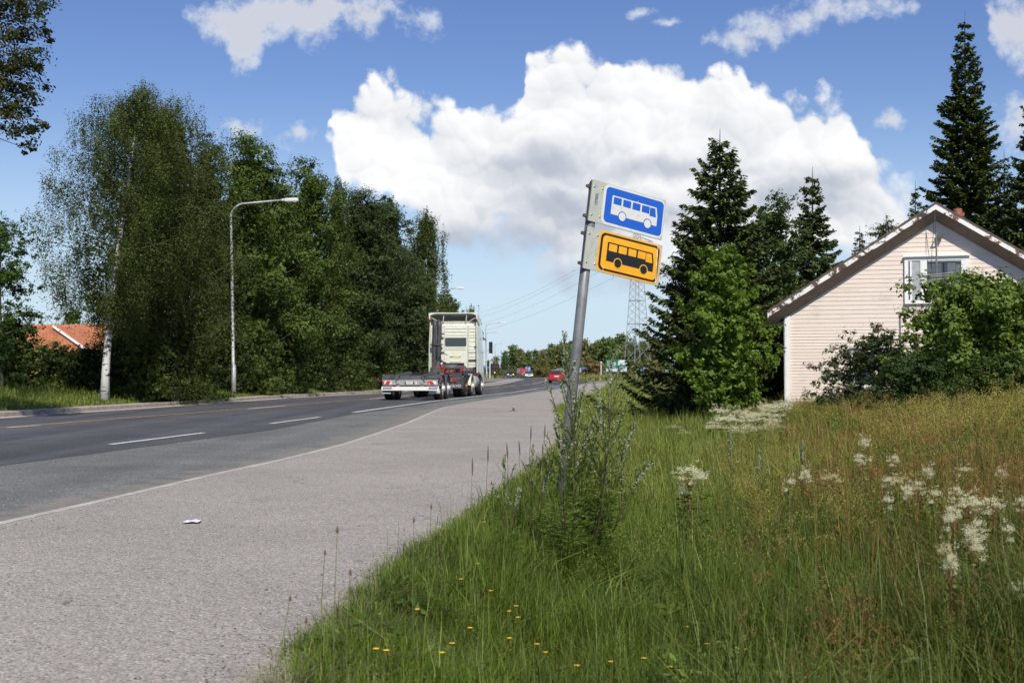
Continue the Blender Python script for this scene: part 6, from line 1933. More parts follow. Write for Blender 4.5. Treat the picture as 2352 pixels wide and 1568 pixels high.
def tufts(name, label, P, h, spread, cols, tipcols, rng, nbr=9, ntip=10, wd=.004, tip=.014, z=None, crad=None):
    crad = crad or tip * 1.5
    """branching weeds: a stem, thin side shoots and small flower or seed clusters at their ends"""
    x, y = P.T; n = len(x)
    Z = gz(x, y) if z is None else z
    if h != h: h = np.interp(x - pedge(y), [3.5, 5.5, 7.5, 10], [.30, .38, .66, .98])
    H = h * np.exp(rng.normal(0, .2, n))
    A = []; B = []; wA = []
    lean = rng.normal(0, .10, (n, 2))
    top = np.stack([x + lean[:, 0] * H, y + lean[:, 1] * H, Z + H], -1); bot = np.stack([x, y, Z - .02], -1)
    A.append(bot); B.append(top); wA.append(np.full(n, wd))
    tipsP = [top]
    for k in range(nbr):
        f = rng.uniform(.35, .92, n)[:, None]
        p0 = bot * (1 - f) + top * f
        az = rng.uniform(0, 6.28, n); l = (spread * (1.15 - f[:, 0]) * 1.6 * rng.uniform(.5, 1.2, n))
        p1 = p0 + np.stack([np.cos(az) * l, np.sin(az) * l, l * rng.uniform(.5, 1.3, n)], -1)
        A.append(p0); B.append(p1); wA.append(np.full(n, wd * .6)); tipsP.append(p1)
    A = np.concatenate(A); B = np.concatenate(B); wA = np.concatenate(wA)[:, None]
    d = B - A; s_ = np.cross(d, rng.normal(size=d.shape)); s_ /= np.linalg.norm(s_, axis=1)[:, None]
    V = np.stack([A - s_ * wA, A + s_ * wA, B + s_ * wA * .5, B - s_ * wA * .5], 1).reshape(-1, 3)
    col = shade_cols(len(A), cols, rng, .15)
    T = np.concatenate(tipsP); T = np.repeat(T, ntip, 0); T = T + rng.normal(0, 1, T.shape) * [crad, crad, crad * .5]
    V2, F2 = leaf_quads(T, rng.normal(0, 1, T.shape), tip * rng.uniform(.5, 1.2, len(T)), .7, rng)
    F = np.arange(len(A) * 4).reshape(-1, 4)
    # patchy tint
    c2 = shade_cols(len(T), tipcols, rng, .18)
    tag(np_mesh(name, np.concatenate([V, V2]), np.concatenate([F, F2 + len(V)]), LEAF, None, np.concatenate([col, c2])), label, 'weeds', kind='stuff')

def leafy_cover():
    """low broad leaves between the grass: nobody could count them"""
    rng = np.random.default_rng(12)
    def cover(name, label, n, y0, y1, f0, f1, hmax, size, cols, p=1.4, cl=2.0, thr=0.0):
        P = area_pts(n * 2, y0, y1, f0, f1, rng, p)
        x, y = P.T
        k = fb(x, y, cl, 11) + .5 * fb(x, y, cl * 3, 4) > thr
        x, y = x[k][:n], y[k][:n]; n = len(x)
        z = gz(x, y) + hmax * rng.uniform(.1, 1, n) ** 1.3 * (.7 + .4 * fb(x, y, cl, 2))
        N = rng.normal(0, 1, (n, 3)); N[:, 2] *= .45
        V, F = leaf_quads(np.stack([x, y, z], -1), N, size * np.exp(rng.normal(0, .35, n)), .42, rng, 1.2)
        tag(np_mesh(name, V, F, LEAF, None, shade_cols(n, cols, rng, .18)), label, 'ground cover', kind='stuff')
    r = lambda y: .40 * y + 3.0
    cover('broadleaf_cover', 'low broad leaved herbs among the verge grass', 15000, 4.4, 12, lambda y: pedge(y) + .15, lambda y: np.minimum(pedge(y) + 3, r(y)), .17, .040, [(.10, .165, .03), (.08, .135, .026), (.13, .19, .05)], thr=.25)
    cover('broadleaf_cover', 'dark leafy herbs under the brown meadow grass', 34000, 4.4, 15, lambda y: pedge(y) + 2.2, r, .40, .042, DGREEN + [(.09, .14, .03)], thr=-.1)
    cover('broadleaf_cover', 'light green leafy herbs among the meadow grass', 30000, 4.6, 16, lambda y: pedge(y) + 1.5, r, .40, .042, [(.14, .20, .035), (.11, .165, .028), (.17, .22, .06)], cl=2.7, thr=-.12)
    cover('broadleaf_cover', 'leafy herbs of the meadow near the house', 26000, 14, 36, lambda y: pedge(y) + 3.0, lambda y: .40 * y + 4, .34, .055, DGREEN + OCHRE[:3], thr=-.1)
    RUST = [(.36, .15, .06), (.42, .21, .08), (.28, .12, .05)]
    OCH = [(.40, .34, .10), (.36, .31, .08), (.34, .24, .08), (.28, .28, .07), (.22, .24, .06)]
    def pts(n, y0, y1, f0, f1, cl, thr, seed, p=1.3):
        P = area_pts(n * 3, y0, y1, f0, f1, rng, p); k = fb(P[:, 0], P[:, 1], cl, seed) > thr
        return P[k][:n]
    tufts('rusty_weeds', 'rust coloured seeding weeds scattered in the lower right meadow', pts(520, 5, 17, lambda y: pedge(y) + 1.9, r, 1.3, -.2, 7), .55, .12, BROWN, RUST, rng, 8, 9, .0022, .008)
    tufts('ochre_weeds', 'ochre branching weeds in the middle of the meadow', pts(560, 9, 20, lambda y: pedge(y) + 2.2, r, .8, -.2, 3), .60, .15, OCHRE, OCH, rng, 10, 12, .0034, .012, crad=.026)
    tufts('ochre_weeds', 'tall ochre weeds massed in front of the bushes by the house', pts(2300, 18, 31, lambda y: pedge(y) + 4.9, lambda y: .40 * y + 4, .5, -.45, 5), np.nan, .16, OCHRE, OCH, rng, 12, 14, .006, .024, crad=.055)
    tufts('dead_stalks', 'pale dry branching stalks standing in the ochre weeds', pts(34, 16, 28, lambda y: pedge(y) + 5.2, lambda y: .40 * y + 4, .5, -.3, 2), .72, .26, [(.42, .32, .16), (.36, .24, .12)], [(.36, .27, .12)], rng, 7, 3, .007, .02, crad=.05)
    tufts('green_weeds', 'leafy green weeds breaking up the ochre ones', pts(700, 14, 31, lambda y: pedge(y) + 3.2, lambda y: .40 * y + 4, .6, .15, 8), .40, .16, GREENS, [(.13, .17, .03), (.10, .14, .025), (.16, .20, .04)], rng, 10, 12, .005, .035, crad=.06)
    tufts('rusty_weeds', 'rusty weeds between the ochre ones further off', pts(1500, 9, 28, lambda y: pedge(y) + np.interp(y, [9, 16, 21, 28], [2.6, 3.0, 4.8, 5.4]), lambda y: .40 * y + 4, .7, -.15, 9), .56, .13, BROWN, RUST, rng, 9, 11, .0035, .013, crad=.03)
    tufts('green_weeds', 'yellow green branching weeds along the verge', pts(420, 8, 30, lambda y: pedge(y) + .7, lambda y: pedge(y) + 4, .9, .0, 4), .40, .12, GREENS, [(.22, .25, .06), (.17, .21, .05)], rng, 8, 8, .003, .014)
    tufts('green_weeds', 'small seeding herbs in the near verge grass', pts(520, 4.6, 9, lambda y: pedge(y) + .1, lambda y: pedge(y) + 2.6, 2., -.1, 4), .26, .05, GREENS, [(.24, .24, .10), (.20, .17, .09)], rng, 4, 5, .0014, .006)
leafy_cover()

# ---------------------------------------------------------------- plants that stand out
STEMP = plain('purple_stem', (0.055, 0.022, 0.024), .6, var=.2)
STEMG = plain('green_stem', (0.10, 0.13, 0.035), .6, var=.2)
STEMR = plain('red_stem', (0.22, 0.055, 0.035), .6, var=.2)
def small_leaves(name, pts, dirs, size, asp, cols, rng, parent, up=.5, mat=None):
    V, F = leaf_quads(np.array(pts), np.array(dirs), np.array(size), asp, rng, up)
    return np_mesh(name, V, F, mat or LEAF, parent, shade_cols(len(pts), cols, rng, .15))

def mugwort(label, base, stems, seed, scale=1.0, group=None, dens=1.0):
    """stems: list of [tip px offset points] given as world polylines relative to base"""
    rng = np.random.default_rng(seed)
    t = thing('mugwort_plant', label, 'plant', base, 0, group)
    lp = []; ld = []; ls_ = []; bp = []; bd = []; bs = []
    def along(P, f):
        P = np.array(P, float); seg = np.linalg.norm(np.diff(P, axis=0), axis=1); cum = np.r_[0, np.cumsum(seg)] / seg.sum()
        return np.array([np.interp(f, cum, P[:, i]) for i in range(3)])
    for P in stems:
        P = [np.array(p, float) for p in P]
        Ltot = sum(np.linalg.norm(b - a) for a, b in zip(P[:-1], P[1:]))
        q = np.linspace(0, 1, 14)
        Q = [along(P, f) for f in q]
        m = MB(); m.tube([tuple(p) for p in Q], [(.0058 * (1 - .8 * f)) * scale for f in q], 6)
        # side shoots
        nb = int(34 * Ltot / 1.9 * dens)
        for i in range(nb):
            f = .12 + .86 * (i + rng.random()) / nb
            p0 = along(P, f)
            az = i * 2.4 + rng.uniform(-.5, .5)
            d = np.array([math.cos(az), math.sin(az) * .8, 0])
            L_ = (.08 + .30 * math.sin(math.pi * min(1, max(0, (1.02 - f))) ** .8) * rng.uniform(.5, 1.1)) * scale * min(1, (1.05 - f) * 2.2)
            B = [p0 + d * L_ * .46 * u ** .8 + np.array([0, 0, 1]) * L_ * (.70 * u + .35 * u * u) for u in (0, .3, .6, .85, 1)]
            B[-1] = B[-1] + d * .05 * L_ - np.array([0, 0, .05 * L_])
            m.tube([tuple(p) for p in B], [.003, .0025, .002, .0015, .001], 4, False)
            # narrow leaves along the shoot
            nl = int(14 + 62 * L_)
            for j in range(nl):
                u = rng.uniform(.05, .9); c = along(B, u)
                dv = rng.normal(0, .4, 3) + d * .6 + np.array([0, 0, .9]); dv /= np.linalg.norm(dv)
                l = rng.uniform(.03, .075) * (1.2 - f * .6) * scale
                lp.append(c + dv * l * .5); ld.append(dv); ls_.append(l)
            if f > .55:
                for j in range(int(60 * L_ + 6)):
                    u = 1 - .62 * rng.random() ** 1.3; c = along(B, u) + rng.normal(0, .005, 3)
                    bp.append(c); bd.append(rng.normal(0, .4, 3) + [0, 0, 1]); bs.append(rng.uniform(.010, .017))
        # divided leaves low on the stem
        for i in range(int(115 * dens)):
            f = rng.uniform(.02, .55); p0 = along(P, f); az = rng.uniform(0, 6.28)
            d = np.array([math.cos(az), math.sin(az), rng.uniform(-.1, .5)]); d /= np.linalg.norm(d)
            L_ = rng.uniform(.08, .15) * scale
            for j in range(9):
                u = .25 + .75 * j / 8; sd = (-1) ** j
                s_ = np.cross(d, [0, 0, 1]); s_ /= np.linalg.norm(s_)
                dv = d + s_ * sd * .9 * (1 if j < 8 else 0); dv /= np.linalg.norm(dv)
                l = L_ * .38; c = p0 + d * L_ * u - np.array([0, 0, .02 * u]) + dv * l * .4
                lp.append(c); ld.append(dv); ls_.append(l)
        # terminal plume
        for j in range(120):
            u = 1 - .20 * rng.random(); c = along(P, u) + rng.normal(0, .006, 3) * scale
            bp.append(c); bd.append(rng.normal(0, .4, 3) + [0, 0, 1]); bs.append(rng.uniform(.010, .019))
        m.build('stem', STEMP, t, smooth_=True)
    small_leaves('leaves', lp, ld, ls_, .13, [(.115, .180, .024), (.145, .215, .034), (.085, .135, .020)], rng, t, .2)
    V, F = leaf_quads(np.array(bp), np.array(bd), np.array(bs), .75, rng, .2)
    V2, F2 = leaf_quads(np.array(bp), np.array(bd), np.array(bs), .75, rng, -.2)
    fb_ = np_mesh('flower_buds', np.concatenate([V, V2]), np.concatenate([F, F2 + len(V)]), LEAF, t, shade_cols(len(bp) * 2, [(.36, .40, .28), (.28, .32, .20), (.44, .47, .36)], rng, .12))
    fb_['kind'] = 'stuff'
    return t
def rel(px, py, Y, b):
    p = W(px, py, Y); return (p.x - b[0], p.y - b[1], p.z - b[2])
b = W(1318, 1385, 9.05); b = (b.x, 9.05, gzf(b.x, 9.05))
sm = lambda L_, Y: [(0, 0, 0)] + [rel(px, py, Y, b) for px, py in L_]
mugwort('tall purple stemmed mugwort with grey green plumes growing right in front of the sign pole', b, [
    sm([(1322, 1180), (1320, 1041), (1312, 913), (1300, 830), (1293, 757)], 9.0),
    sm([(1360, 1230), (1381, 1136), (1396, 1041), (1404, 930), (1403, 862), (1410, 815), (1436, 794)], 9.1),
    sm([(1345, 1250), (1335, 1120), (1345, 1010), (1365, 955)], 9.25),
    sm([(1400, 1240), (1452, 1120), (1500, 1060)], 9.15),
    sm([(1300, 1240), (1288, 1110), (1287, 1000), (1280, 950)], 8.8),
    sm([(1385, 1200), (1425, 1060), (1462, 968)], 9.3),
    sm([(1335, 1230), (1330, 1090), (1322, 985), (1318, 905)], 9.15), sm([(1372, 1220), (1392, 1080), (1380, 985), (1376, 905)], 8.95)], 5, dens=1.0)
for i, (px, py, top, Y, lb) in enumerate(((1160, 1260, 1040, 8.6, 'short mugwort at the edge of the footway left of the sign pole'), (1745, 1240, 1030, 11.5, 'slim dark stemmed mugwort in the meadow below the maple'),
                                         (1680, 1200, 985, 13, 'thin mugwort below the white meadowsweet bed'), (1845, 1190, 1010, 12, 'dark upright mugwort in the brown meadow left of the flowers'), (1225, 1180, 1020, 9.6, 'small mugwort close to the left of the sign pole'))):
    p = W(px, py, Y); bb = (p.x, Y, gzf(p.x, Y)); tpz = W(px - 6, top, Y)
    h = tpz.z - bb[2]
    mugwort(lb, bb, [[(0, 0, 0), (-.01, 0, h * .5), (.0, .0, h)]] + ([[(0, 0, 0), (.05, .02, h * .4), (.09, 0, h * .72)]] if i in (0, 4) else []), 30 + i, .62, dens=.6)

def meadowsweet_proto(seed, h, lobes=5, faded=False, bed=1.0):
    rng = np.random.default_rng(seed)
    t = thing('meadowsweet', 'x', 'wildflower', (0, 0, 0), 0)
    m = MB(); m.tube([(0, 0, -.05), (.01, 0, h * .5), (0, .01, h * .9)], [.004, .0035, .002], 5)
    heads = []
    for i in range(lobes):
        a = i * 2.4; r_ = .05 * bed * (i > 0) * rng.uniform(.6, 1.3); c = np.array([r_ * math.cos(a), r_ * math.sin(a), h * (.97 - .10 * rng.random() * (i > 0))])
        m.tube([(0, .005, h * .78), tuple(c)], [.0022, .001], 4, False); heads.append(c)
    m.build('stem', STEMR if seed % 2 else STEMG, t, smooth_=True)
    P = []; D = []; S_ = []
    for c in heads:
        k = 190; sg = rng.uniform(.6, 1.1)
        q = c + rng.normal(0, 1, (k, 3)) * [.019 * sg * bed, .019 * sg * bed, .013 * sg * bed] + [0, 0, .004]
        for a_ in range(5):
            e_ = rng.normal(0, .02 * bed, 3); q[a_ * 20:(a_ + 1) * 20] = c + e_ + [0, 0, abs(e_[2])] + rng.normal(0, .006 * bed, (20, 3))
        P.append(q); D.append(rng.normal(0, 1, (k, 3))); S_.append(rng.uniform(.0038, .0075, k) * (bed ** .8))
    P = np.concatenate(P); D = np.concatenate(D); S_ = np.concatenate(S_)
    cc = [(.74, .71, .55), (.66, .61, .42), (.79, .77, .64)] if not faded else [(.55, .42, .20), (.62, .52, .30), (.70, .64, .46)]
    V, F = leaf_quads(P, D, S_, .9, rng, 0)
    np_mesh('flower_head', V, F, LEAF, t, shade_cols(len(P), cc, rng, .05))['kind'] = 'stuff'
    lp = []; ld = []; ls_ = []
    for i in range(34 if bed < 1.5 else 60):
        f = rng.uniform(.15, .86); az = rng.uniform(0, 6.28); d = np.array([math.cos(az), math.sin(az), .2])
        for j in range(3):
            lp.append(np.array([0, 0, f * h]) + d * (.03 + .03 * j)); ld.append(d + rng.normal(0, .4, 3)); ls_.append(rng.uniform(.03, .055) * bed ** .8)
    small_leaves('leaves', lp, ld, ls_, .45, (DGREEN + [(.09, .14, .03)]) if bed < 1.5 else GREENS, rng, t, .6)
    return t
protos = [meadowsweet_proto(1, .85, 6), meadowsweet_proto(2, .8, 4), meadowsweet_proto(3, .75, 8), meadowsweet_proto(4, .8, 5, True), meadowsweet_proto(5, .8, 4, False, 2.6), meadowsweet_proto(6, .8, 6, False, 2.4)]
PH = [.85, .8, .75, .8, .8, .8]
used = set()
def put_flower(k, px, py, Y, label, s=1.0, group=None):
    p = W(px, py, Y)
    o = protos[k] if k not in used else copy_tree(protos[k]); used.add(k)
    z0 = gzf(p.x, Y); h = p.z - z0
    o.location = (p.x, Y, z0); q = h / PH[k]
    o.scale = (s, s, q) if True else None
    o.rotation_euler[2] = random.uniform(0, 6.28)
    o['label'] = label
    o['group'] = group or 'meadowsweet in bloom in the meadow'
random.seed(21)
put_flower(0, 1584, 1070, 10.6, 'large creamy meadowsweet on a red stem, nearest to the sign pole', 1.7)
put_flower(2, 1570, 1115, 10.7, 'small meadowsweet just below the large one near the sign pole', .8)
put_flower(1, 1602, 1088, 10.5, 'meadowsweet touching the right of the large one near the sign pole', 1.0)
FL = [(1905, 1085, 1.1, 'solitary cream meadowsweet above the dark middle of the meadow'), (1850, 1076, .7, 'small pale meadowsweet left of the solitary one'), (1812, 1098, .7, 'tiny meadowsweet pair left in the brown meadow'), (1980, 1042, 1.0, 'pale meadowsweet high in the rusty grass'), (1985, 1005, .7, 'small meadowsweet highest in the rusty grass'),
      (2040, 1094, 1.1, 'meadowsweet left of the bright flower group'), (2053, 1044, .7, 'faint small meadowsweet above the left of the flower group'), (2064, 1092, .8, 'thin meadowsweet next to the one left of the group'), (2042, 1138, .8, 'low meadowsweet under the left end of the group'),
      (2108, 1103, 1.0, 'meadowsweet between the left end and the bright group'), (2132, 1072, .8, 'round meadowsweet above the middle of the flower group'), (2210, 1072, 1.1, 'bright meadowsweet above the big flower group'), (2195, 1115, .7, 'small meadowsweet directly above the big flower group'),
      (2226, 1136, 1.3, 'left dense head of the big flower group'), (2252, 1148, 1.4, 'central dense head of the big flower group'), (2282, 1140, 1.3, 'right dense head of the big flower group'), (2190, 1160, 1.0, 'meadowsweet at the lower left of the big group'), (2178, 1182, .9, 'low meadowsweet left under the big group'),
      (2245, 1192, 1.3, 'broad meadowsweet under the centre of the big group'), (2235, 1212, 1.0, 'meadowsweet below the broad one'), (2252, 1245, 1.0, 'meadowsweet hanging low below the big group'), (2166, 1243, .9, 'low left meadowsweet with pointed top'), (2185, 1268, .9, 'lowest left meadowsweet of the group'),
      (2318, 1205, .9, 'ragged meadowsweet right of the big group'), (2346, 1330, 1.0, 'meadowsweet cut by the right edge low down'), (2300, 1075, .7, 'small meadowsweet upper right in the meadow'), (2145, 1125, .9, 'meadowsweet in front of the middle of the group'), (2345, 1140, .8, 'meadowsweet at the right edge level with the group'),
      (2085, 1112, .7, 'small meadowsweet inside the left half of the group')]
for i, (px, py, s, lb) in enumerate(FL):
    z = .42 if py > 1060 else .46
    Y = (EYE - z) * FPX / (py - 854)
    Y = min(max(Y, 6.0), 13.5)
    put_flower(3 if i in (0, 7, 21) else (0, 2, 1)[i % 3], px, py, Y, lb, s * Y / 10.5 * .95)
BL = ['at the left end of the white bed', 'second from the left in the white bed', 'low in the left part of the white bed', 'in the left middle of the white bed', 'tallest in the white bed below the maple', 'right beside the tallest in the white bed', 'in the middle of the white bed', 'low in the middle of the white bed',
      'right of the middle of the white bed', 'in the right part of the white bed', 'near the right end of the white bed', 'at the right end of the white bed', 'next to the white corner board of the house', 'nearest the corner of the house', 'fallen low under the white bed', 'alone before the dark spruce foot', 'second before the dark spruce foot']
BP = [(1640, 968), (1655, 958), (1668, 978), (1680, 962), (1700, 942), (1712, 950), (1722, 965), (1700, 985), (1738, 968), (1748, 950), (1765, 955), (1780, 945), (1792, 938), (1800, 925), (1690, 998), (1548, 978), (1575, 992)]
for i, ((px, py), lb) in enumerate(zip(BP, BL)):
    put_flower(4 + i % 2, px, py, 27.5 + (i % 4) * .9, 'meadowsweet ' + lb, 1.0, 'meadowsweet bed below the maple')
    o = None
for i in range(40):   # further stems thicken the bed
    px = 1632 + 172 * random.random(); f_ = random.random(); py = 938 + 58 * f_ - .08 * (px - 1636)
    put_flower(4 + i % 2, px, py, 28.4 - 3.6 * f_ + .5 * random.random(), 'cream meadowsweet stem somewhere in the dense white bed below the maple', 1.0, 'meadowsweet bed below the maple')

# yellow hawkweeds in the verge
def hawk_proto():
    t = thing('hawkweed', 'x', 'wildflower')
    MB().tube([(0, 0, -.03), (.01, 0, .15), (0, .01, .28)], [.0018, .0015, .0012], 4).build('stem', STEMG, t)
    m = MB()
    for k in range(14):
        a = 2 * math.pi * k / 14; c, s = math.cos(a), math.sin(a)
        m.add([(0, .01, .28), (.008 * c - .003 * s, .01 + .008 * s + .003 * c, .286), (.015 * c, .01 + .015 * s, .288), (.008 * c + .003 * s, .01 + .008 * s - .003 * c, .286)], [(0, 1, 2, 3)])
    m.build('flower', plain('hawkweed_yellow', (0.85, 0.50, 0.02), .6, var=.1), t)
    return t
hp = hawk_proto(); first = True
HW = [(1100, 1295, 'lone'), (1130, 1357, 'upper left'), (1190, 1393, 'bright'), (1192, 1420, 'second'), (1042, 1478, 'low left'), (870, 1492, 'near the footway, first'), (882, 1495, 'near the footway, second'), (1165, 1405, 'small'), (1075, 1443, 'pale'), (1172, 1466, 'half open'),
      (1545, 1533, 'lowest right'), (1562, 1540, 'lowest right neighbour'), (1480, 1512, 'low middle'), (1574, 1440, 'under the lodged grass'), (1110, 1200, 'left of the mugwort'), (1297, 1275, 'inside the mugwort foot'), (1060, 1330, 'high left'), (960, 1400, 'by the verge edge'), (1010, 1500, 'among short grass'),
      (1690, 1340, 'in the meadow edge, first'), (1720, 1350, 'in the meadow edge, second'), (1745, 1300, 'in the meadow edge, third'), (1900, 1500, 'in the lower right'), (2000, 1420, 'in the brown grass'), (2080, 1405, 'in the brown grass, right'), (2150, 1440, 'by the rusty weeds'), (1230, 1480, 'below the mugwort'), (1330, 1530, 'bottom middle'), (1250, 1500, 'bottom middle left'),
      (1240, 1095, 'beside the pole foot'), (1400, 1520, 'bottom centre'), (1620, 1480, 'bottom right of centre')]
for px, py, nm in HW:
    o = hp if first else copy_tree(hp); first = False
    zt = -.08
    Y = (EYE - zt) * FPX / (py - 854)
    for _ in range(6):
        p = W(px, py, Y); h_ = .24
        Y = (EYE - (gzf(p.x, Y) + h_)) * FPX / (py - 854)
    p = W(px, py, Y); z0 = gzf(p.x, Y)
    o.location = (p.x, Y, z0); o.scale = (1.0, 1.0, max(.4, (p.z - z0) / .28)); o.rotation_euler[2] = random.uniform(0, 6)
    o['label'] = 'yellow hawkweed flower, %s of the yellow dots in the grass' % nm
    o['group'] = 'yellow hawkweeds in the verge'

# tall grass stalks with seed heads leaning over the footway edge
SEED = plain('seed_head_brown', (0.13, 0.09, 0.055), .8, var=.3)
def stalk(px, py0, py1, px1, Y, label, head=True):
    p0 = W(px, py0, Y); z0 = gzf(p0.x, Y); p1 = W(px1, py1, Y)
    t = thing('grass_stalk', label, 'grass stalk', (p0.x, Y, z0), 0, 'tall seeding grass stalks at the footway edge')
    d = Vector((p1.x - p0.x, .02, p1.z - z0))
    m = MB(); m.tube([(0, 0, -.02), tuple(d * .5 + Vector((-.01, 0, 0))), tuple(d)], [.0022, .0018, .0012], 4); m.build('stem', STEMG if not head else SEED, t)
    L_ = .11 if head else .02
    u = d.normalized()
    m = MB(); m.tube([tuple(d - u * L_), tuple(d - u * L_ * .7), tuple(d - u * L_ * .3), tuple(d + u * .005)], [.0015, .0055, .005, .001], 6); m.build('seed_head', SEED, t)
for i, (px, a, bb, px1, Y, lb) in enumerate(((1118, 1190, 1025, 1121, 8.8, 'straight seeding grass stalk left of the short mugwort'), (1086, 1200, 1052, 1085, 8.3, 'slender grass stalk furthest left against the footway'), (1212, 1120, 978, 1220, 9.8, 'grass stalk with dark head against the pavement left of the pole'),
                                         (1240, 1090, 975, 1252, 10.4, 'second dark headed stalk close to the pole'), (1180, 1130, 1018, 1164, 9.5, 'grass stalk leaning left above the verge'), (1208, 1110, 1012, 1192, 9.9, 'curved stalk leaning left beside the dark headed one'),
                                         (1256, 1095, 1020, 1246, 10.2, 'short stalk just left of the pole'), (771, 1440, 1212, 773, 4.45, 'thin tall grass stalk alone over the lower footway'), (742, 1480, 1265, 745, 4.15, 'very thin pale stalk left of the lone tall stalk'),
                                         (640, 1540, 1370, 665, 3.9, 'bent plantain stalk low in front of the footway'), (800, 1400, 1310, 803, 4.7, 'short plantain stalk by the sandy edge'), (700, 1500, 1420, 702, 4.1, 'plantain stalk with drooping head by the dock leaves'),
                                         (955, 1320, 1190, 950, 5.6, 'fine stalk above the edge of the verge'), (985, 1300, 1160, 990, 5.9, 'fine stalk right of the one above the edge of the verge'))):
    stalk(px, a, bb, px1, max(Y, 4.2) if px > 760 else Y * 1.28, lb, i < 7)

# dock leaves in the bottom left corner of the verge
def dock(px, py, Y, n, L_, label, seed, cols=[(.055, .110, .022), (.07, .13, .03)]):
    rng = np.random.default_rng(seed)
    p = W(px, py, Y); z0 = gzf(p.x, Y)
    t = thing('dock_plant', label, 'plant', (p.x, Y, z0), 0, None)
    for i in range(n):
        az = i * 2.4 + rng.uniform(-.3, .3); l = L_ * rng.uniform(.7, 1.15); w_ = l * .17; el = rng.uniform(.5, 1.3)
        V = []; nseg = 7
        for k in range(nseg + 1):
            f = k / nseg
            r_ = l * f * math.cos(el) + .25 * l * f * f * .3; z = l * (math.sin(el) * f - .35 * f * f)
            ww = w_ * (math.sin(math.pi * min(1, f * .93 + .04)) ** .7) * (.2 if f < .2 else 1)
            c, s = math.cos(az), math.sin(az)
            V += [(r_ * c - ww * s, r_ * s + ww * c, z + ww * .25), (r_ * c, r_ * s, z), (r_ * c + ww * s, r_ * s - ww * c, z + ww * .25)]
        F = [(3 * k + j, 3 * k + j + 1, 3 * k + j + 4, 3 * k + j + 3) for k in range(nseg) for j in (0, 1)]
        np_mesh('leaf', np.array(V), np.array(F), LEAF, t, shade_cols(len(V), cols, rng, .04, 1), smooth_=True)
dock(585, 1556, 5.25, 9, .20, 'dock plant with long dark leaves at the bottom edge by the footway', 1)
dock(660, 1560, 5.2, 8, .20, 'second dock plant at the bottom edge, right of the first', 2)
dock(735, 1535, 5.3, 8, .16, 'smaller dock plant among the grass at the bottom edge', 3, [(.10, .16, .04), (.08, .14, .03)])
dock(1195, 1290, 7.2, 9, .22, 'grey green thistle like rosette left of the mugwort', 4, [(.10, .15, .06), (.12, .17, .075)])
dock(1640, 1000, 18, 9, .4, 'clump of broad pale leaves in the verge below the spruce', 5, [(.13, .20, .05), (.11, .18, .04)])

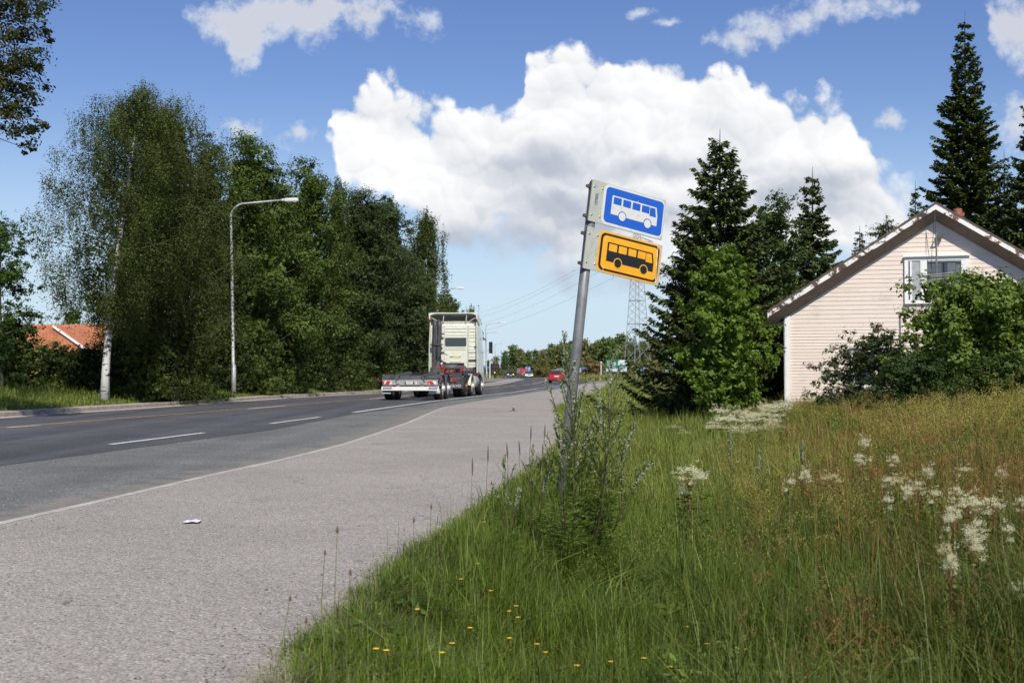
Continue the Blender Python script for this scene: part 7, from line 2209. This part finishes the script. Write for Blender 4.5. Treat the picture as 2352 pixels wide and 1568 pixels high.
# litter on the footway
def litter():
    p = G(441, 1200, ZP)
    m = MB(); rng = random.Random(2)
    nx, ny = 7, 5; V = []
    for j in range(ny):
        for i in range(nx):
            u, v = i / (nx - 1) - .5, j / (ny - 1) - .5
            V.append((u * .125 * (1 - .35 * (v + .5) * (u < 0)), v * .16, .006 + .010 * math.sin(u * 5 + v * 3) ** 2 + .006 * rng.random()))
    F = [(j * nx + i, j * nx + i + 1, (j + 1) * nx + i + 1, (j + 1) * nx + i) for j in range(ny - 1) for i in range(nx - 1)]
    m.add(V, F)
    o = m.build('paper_scrap', plain('paper_white', (0.72, 0.73, 0.76), .7, var=.08, scale=20), None, smooth_=True)
    o.location = (p.x, p.y, ZP + .002); o.rotation_euler = (0, 0, .15)
    so_ = o.modifiers.new('thickness', 'SOLIDIFY'); so_.thickness = .0006
    tag(o, 'crumpled white scrap of paper lying on the footway', 'litter')
    p = G(868, 1317, ZP)
    t = thing('cigarette_end', 'half smoked white cigarette end with orange filter on the footway edge', 'litter', (p.x, p.y, ZP + .005), R(-25))
    MB().tube([(-.016, 0, 0), (-.002, 0, 0)], .0042, 10).build('filter', plain('filter_orange', (.62, .27, .10), .8), t)
    MB().tube([(-.002, 0, 0), (.017, 0, 0)], .0041, 10).build('paper', WHITE, t)
    MB().tube([(.017, 0, 0), (.019, 0, 0)], [.004, .003], 10).build('ash', BLK, t)
litter()

def grit():
    rng = np.random.default_rng(77)
    n = 2600
    y = 4.2 + 14 * rng.random(n) ** 1.6
    side = rng.random(n) < .7
    x = np.where(side, pedge(y) - np.abs(rng.normal(0, .22, n)) - .01, pkerb(y) + .07 + np.abs(rng.normal(0, .12, n)))
    s_ = .0022 * np.exp(rng.normal(0, .5, n)) + .0012
    O = np.array([(1, 0, 0), (0, 1, 0), (-1, 0, 0), (0, -1, 0), (0, 0, .7), (0, 0, -.7)], float)
    V = O[None] * s_[:, None, None] * rng.uniform(.6, 1.3, (n, 6, 1)) + np.stack([x, y, ZP + s_ * .6], -1)[:, None]
    F = np.array([(0, 1, 4), (1, 2, 4), (2, 3, 4), (3, 0, 4), (1, 0, 5), (2, 1, 5), (3, 2, 5), (0, 3, 5)])
    F = (np.arange(n)[:, None, None] * 6 + F[None]).reshape(-1, 3)
    c = pal(n, [(.30, .27, .23), (.18, .16, .14), (.42, .38, .33), (.10, .09, .08)], rng)
    tag(np_mesh('grit', V.reshape(-1, 3), F, attr_mat('grit_stone', .9), None, np.repeat(np.clip(c, .02, 1), 6, 0)), 'loose grit gathered along the edges of the footway', 'gravel', kind='stuff')
    # a branching crack in the footway
    m = MB()
    for P in (((1135, 945.5), (1150, 944), (1168, 944.5), (1178, 942.5), (1184, 944), (1190, 944.5)), ((1178, 942.5), (1181, 939), (1177, 936.5))):
        Q = [G(px, py, ZP) for px, py in P]
        Q = [q + Vector((0, 0, .003)) for q in Q]
        for a, b in zip(Q[:-1], Q[1:]):
            d = (b - a).normalized(); s = Vector((-d.y, d.x, 0)) * .035
            m.add([a - s, a + s, b + s * .8, b - s * .8], [(0, 1, 2, 3)])
    tag(m.build('pavement_crack', plain('tar_black', (.06, .055, .05), .8)), kind='structure')
grit()
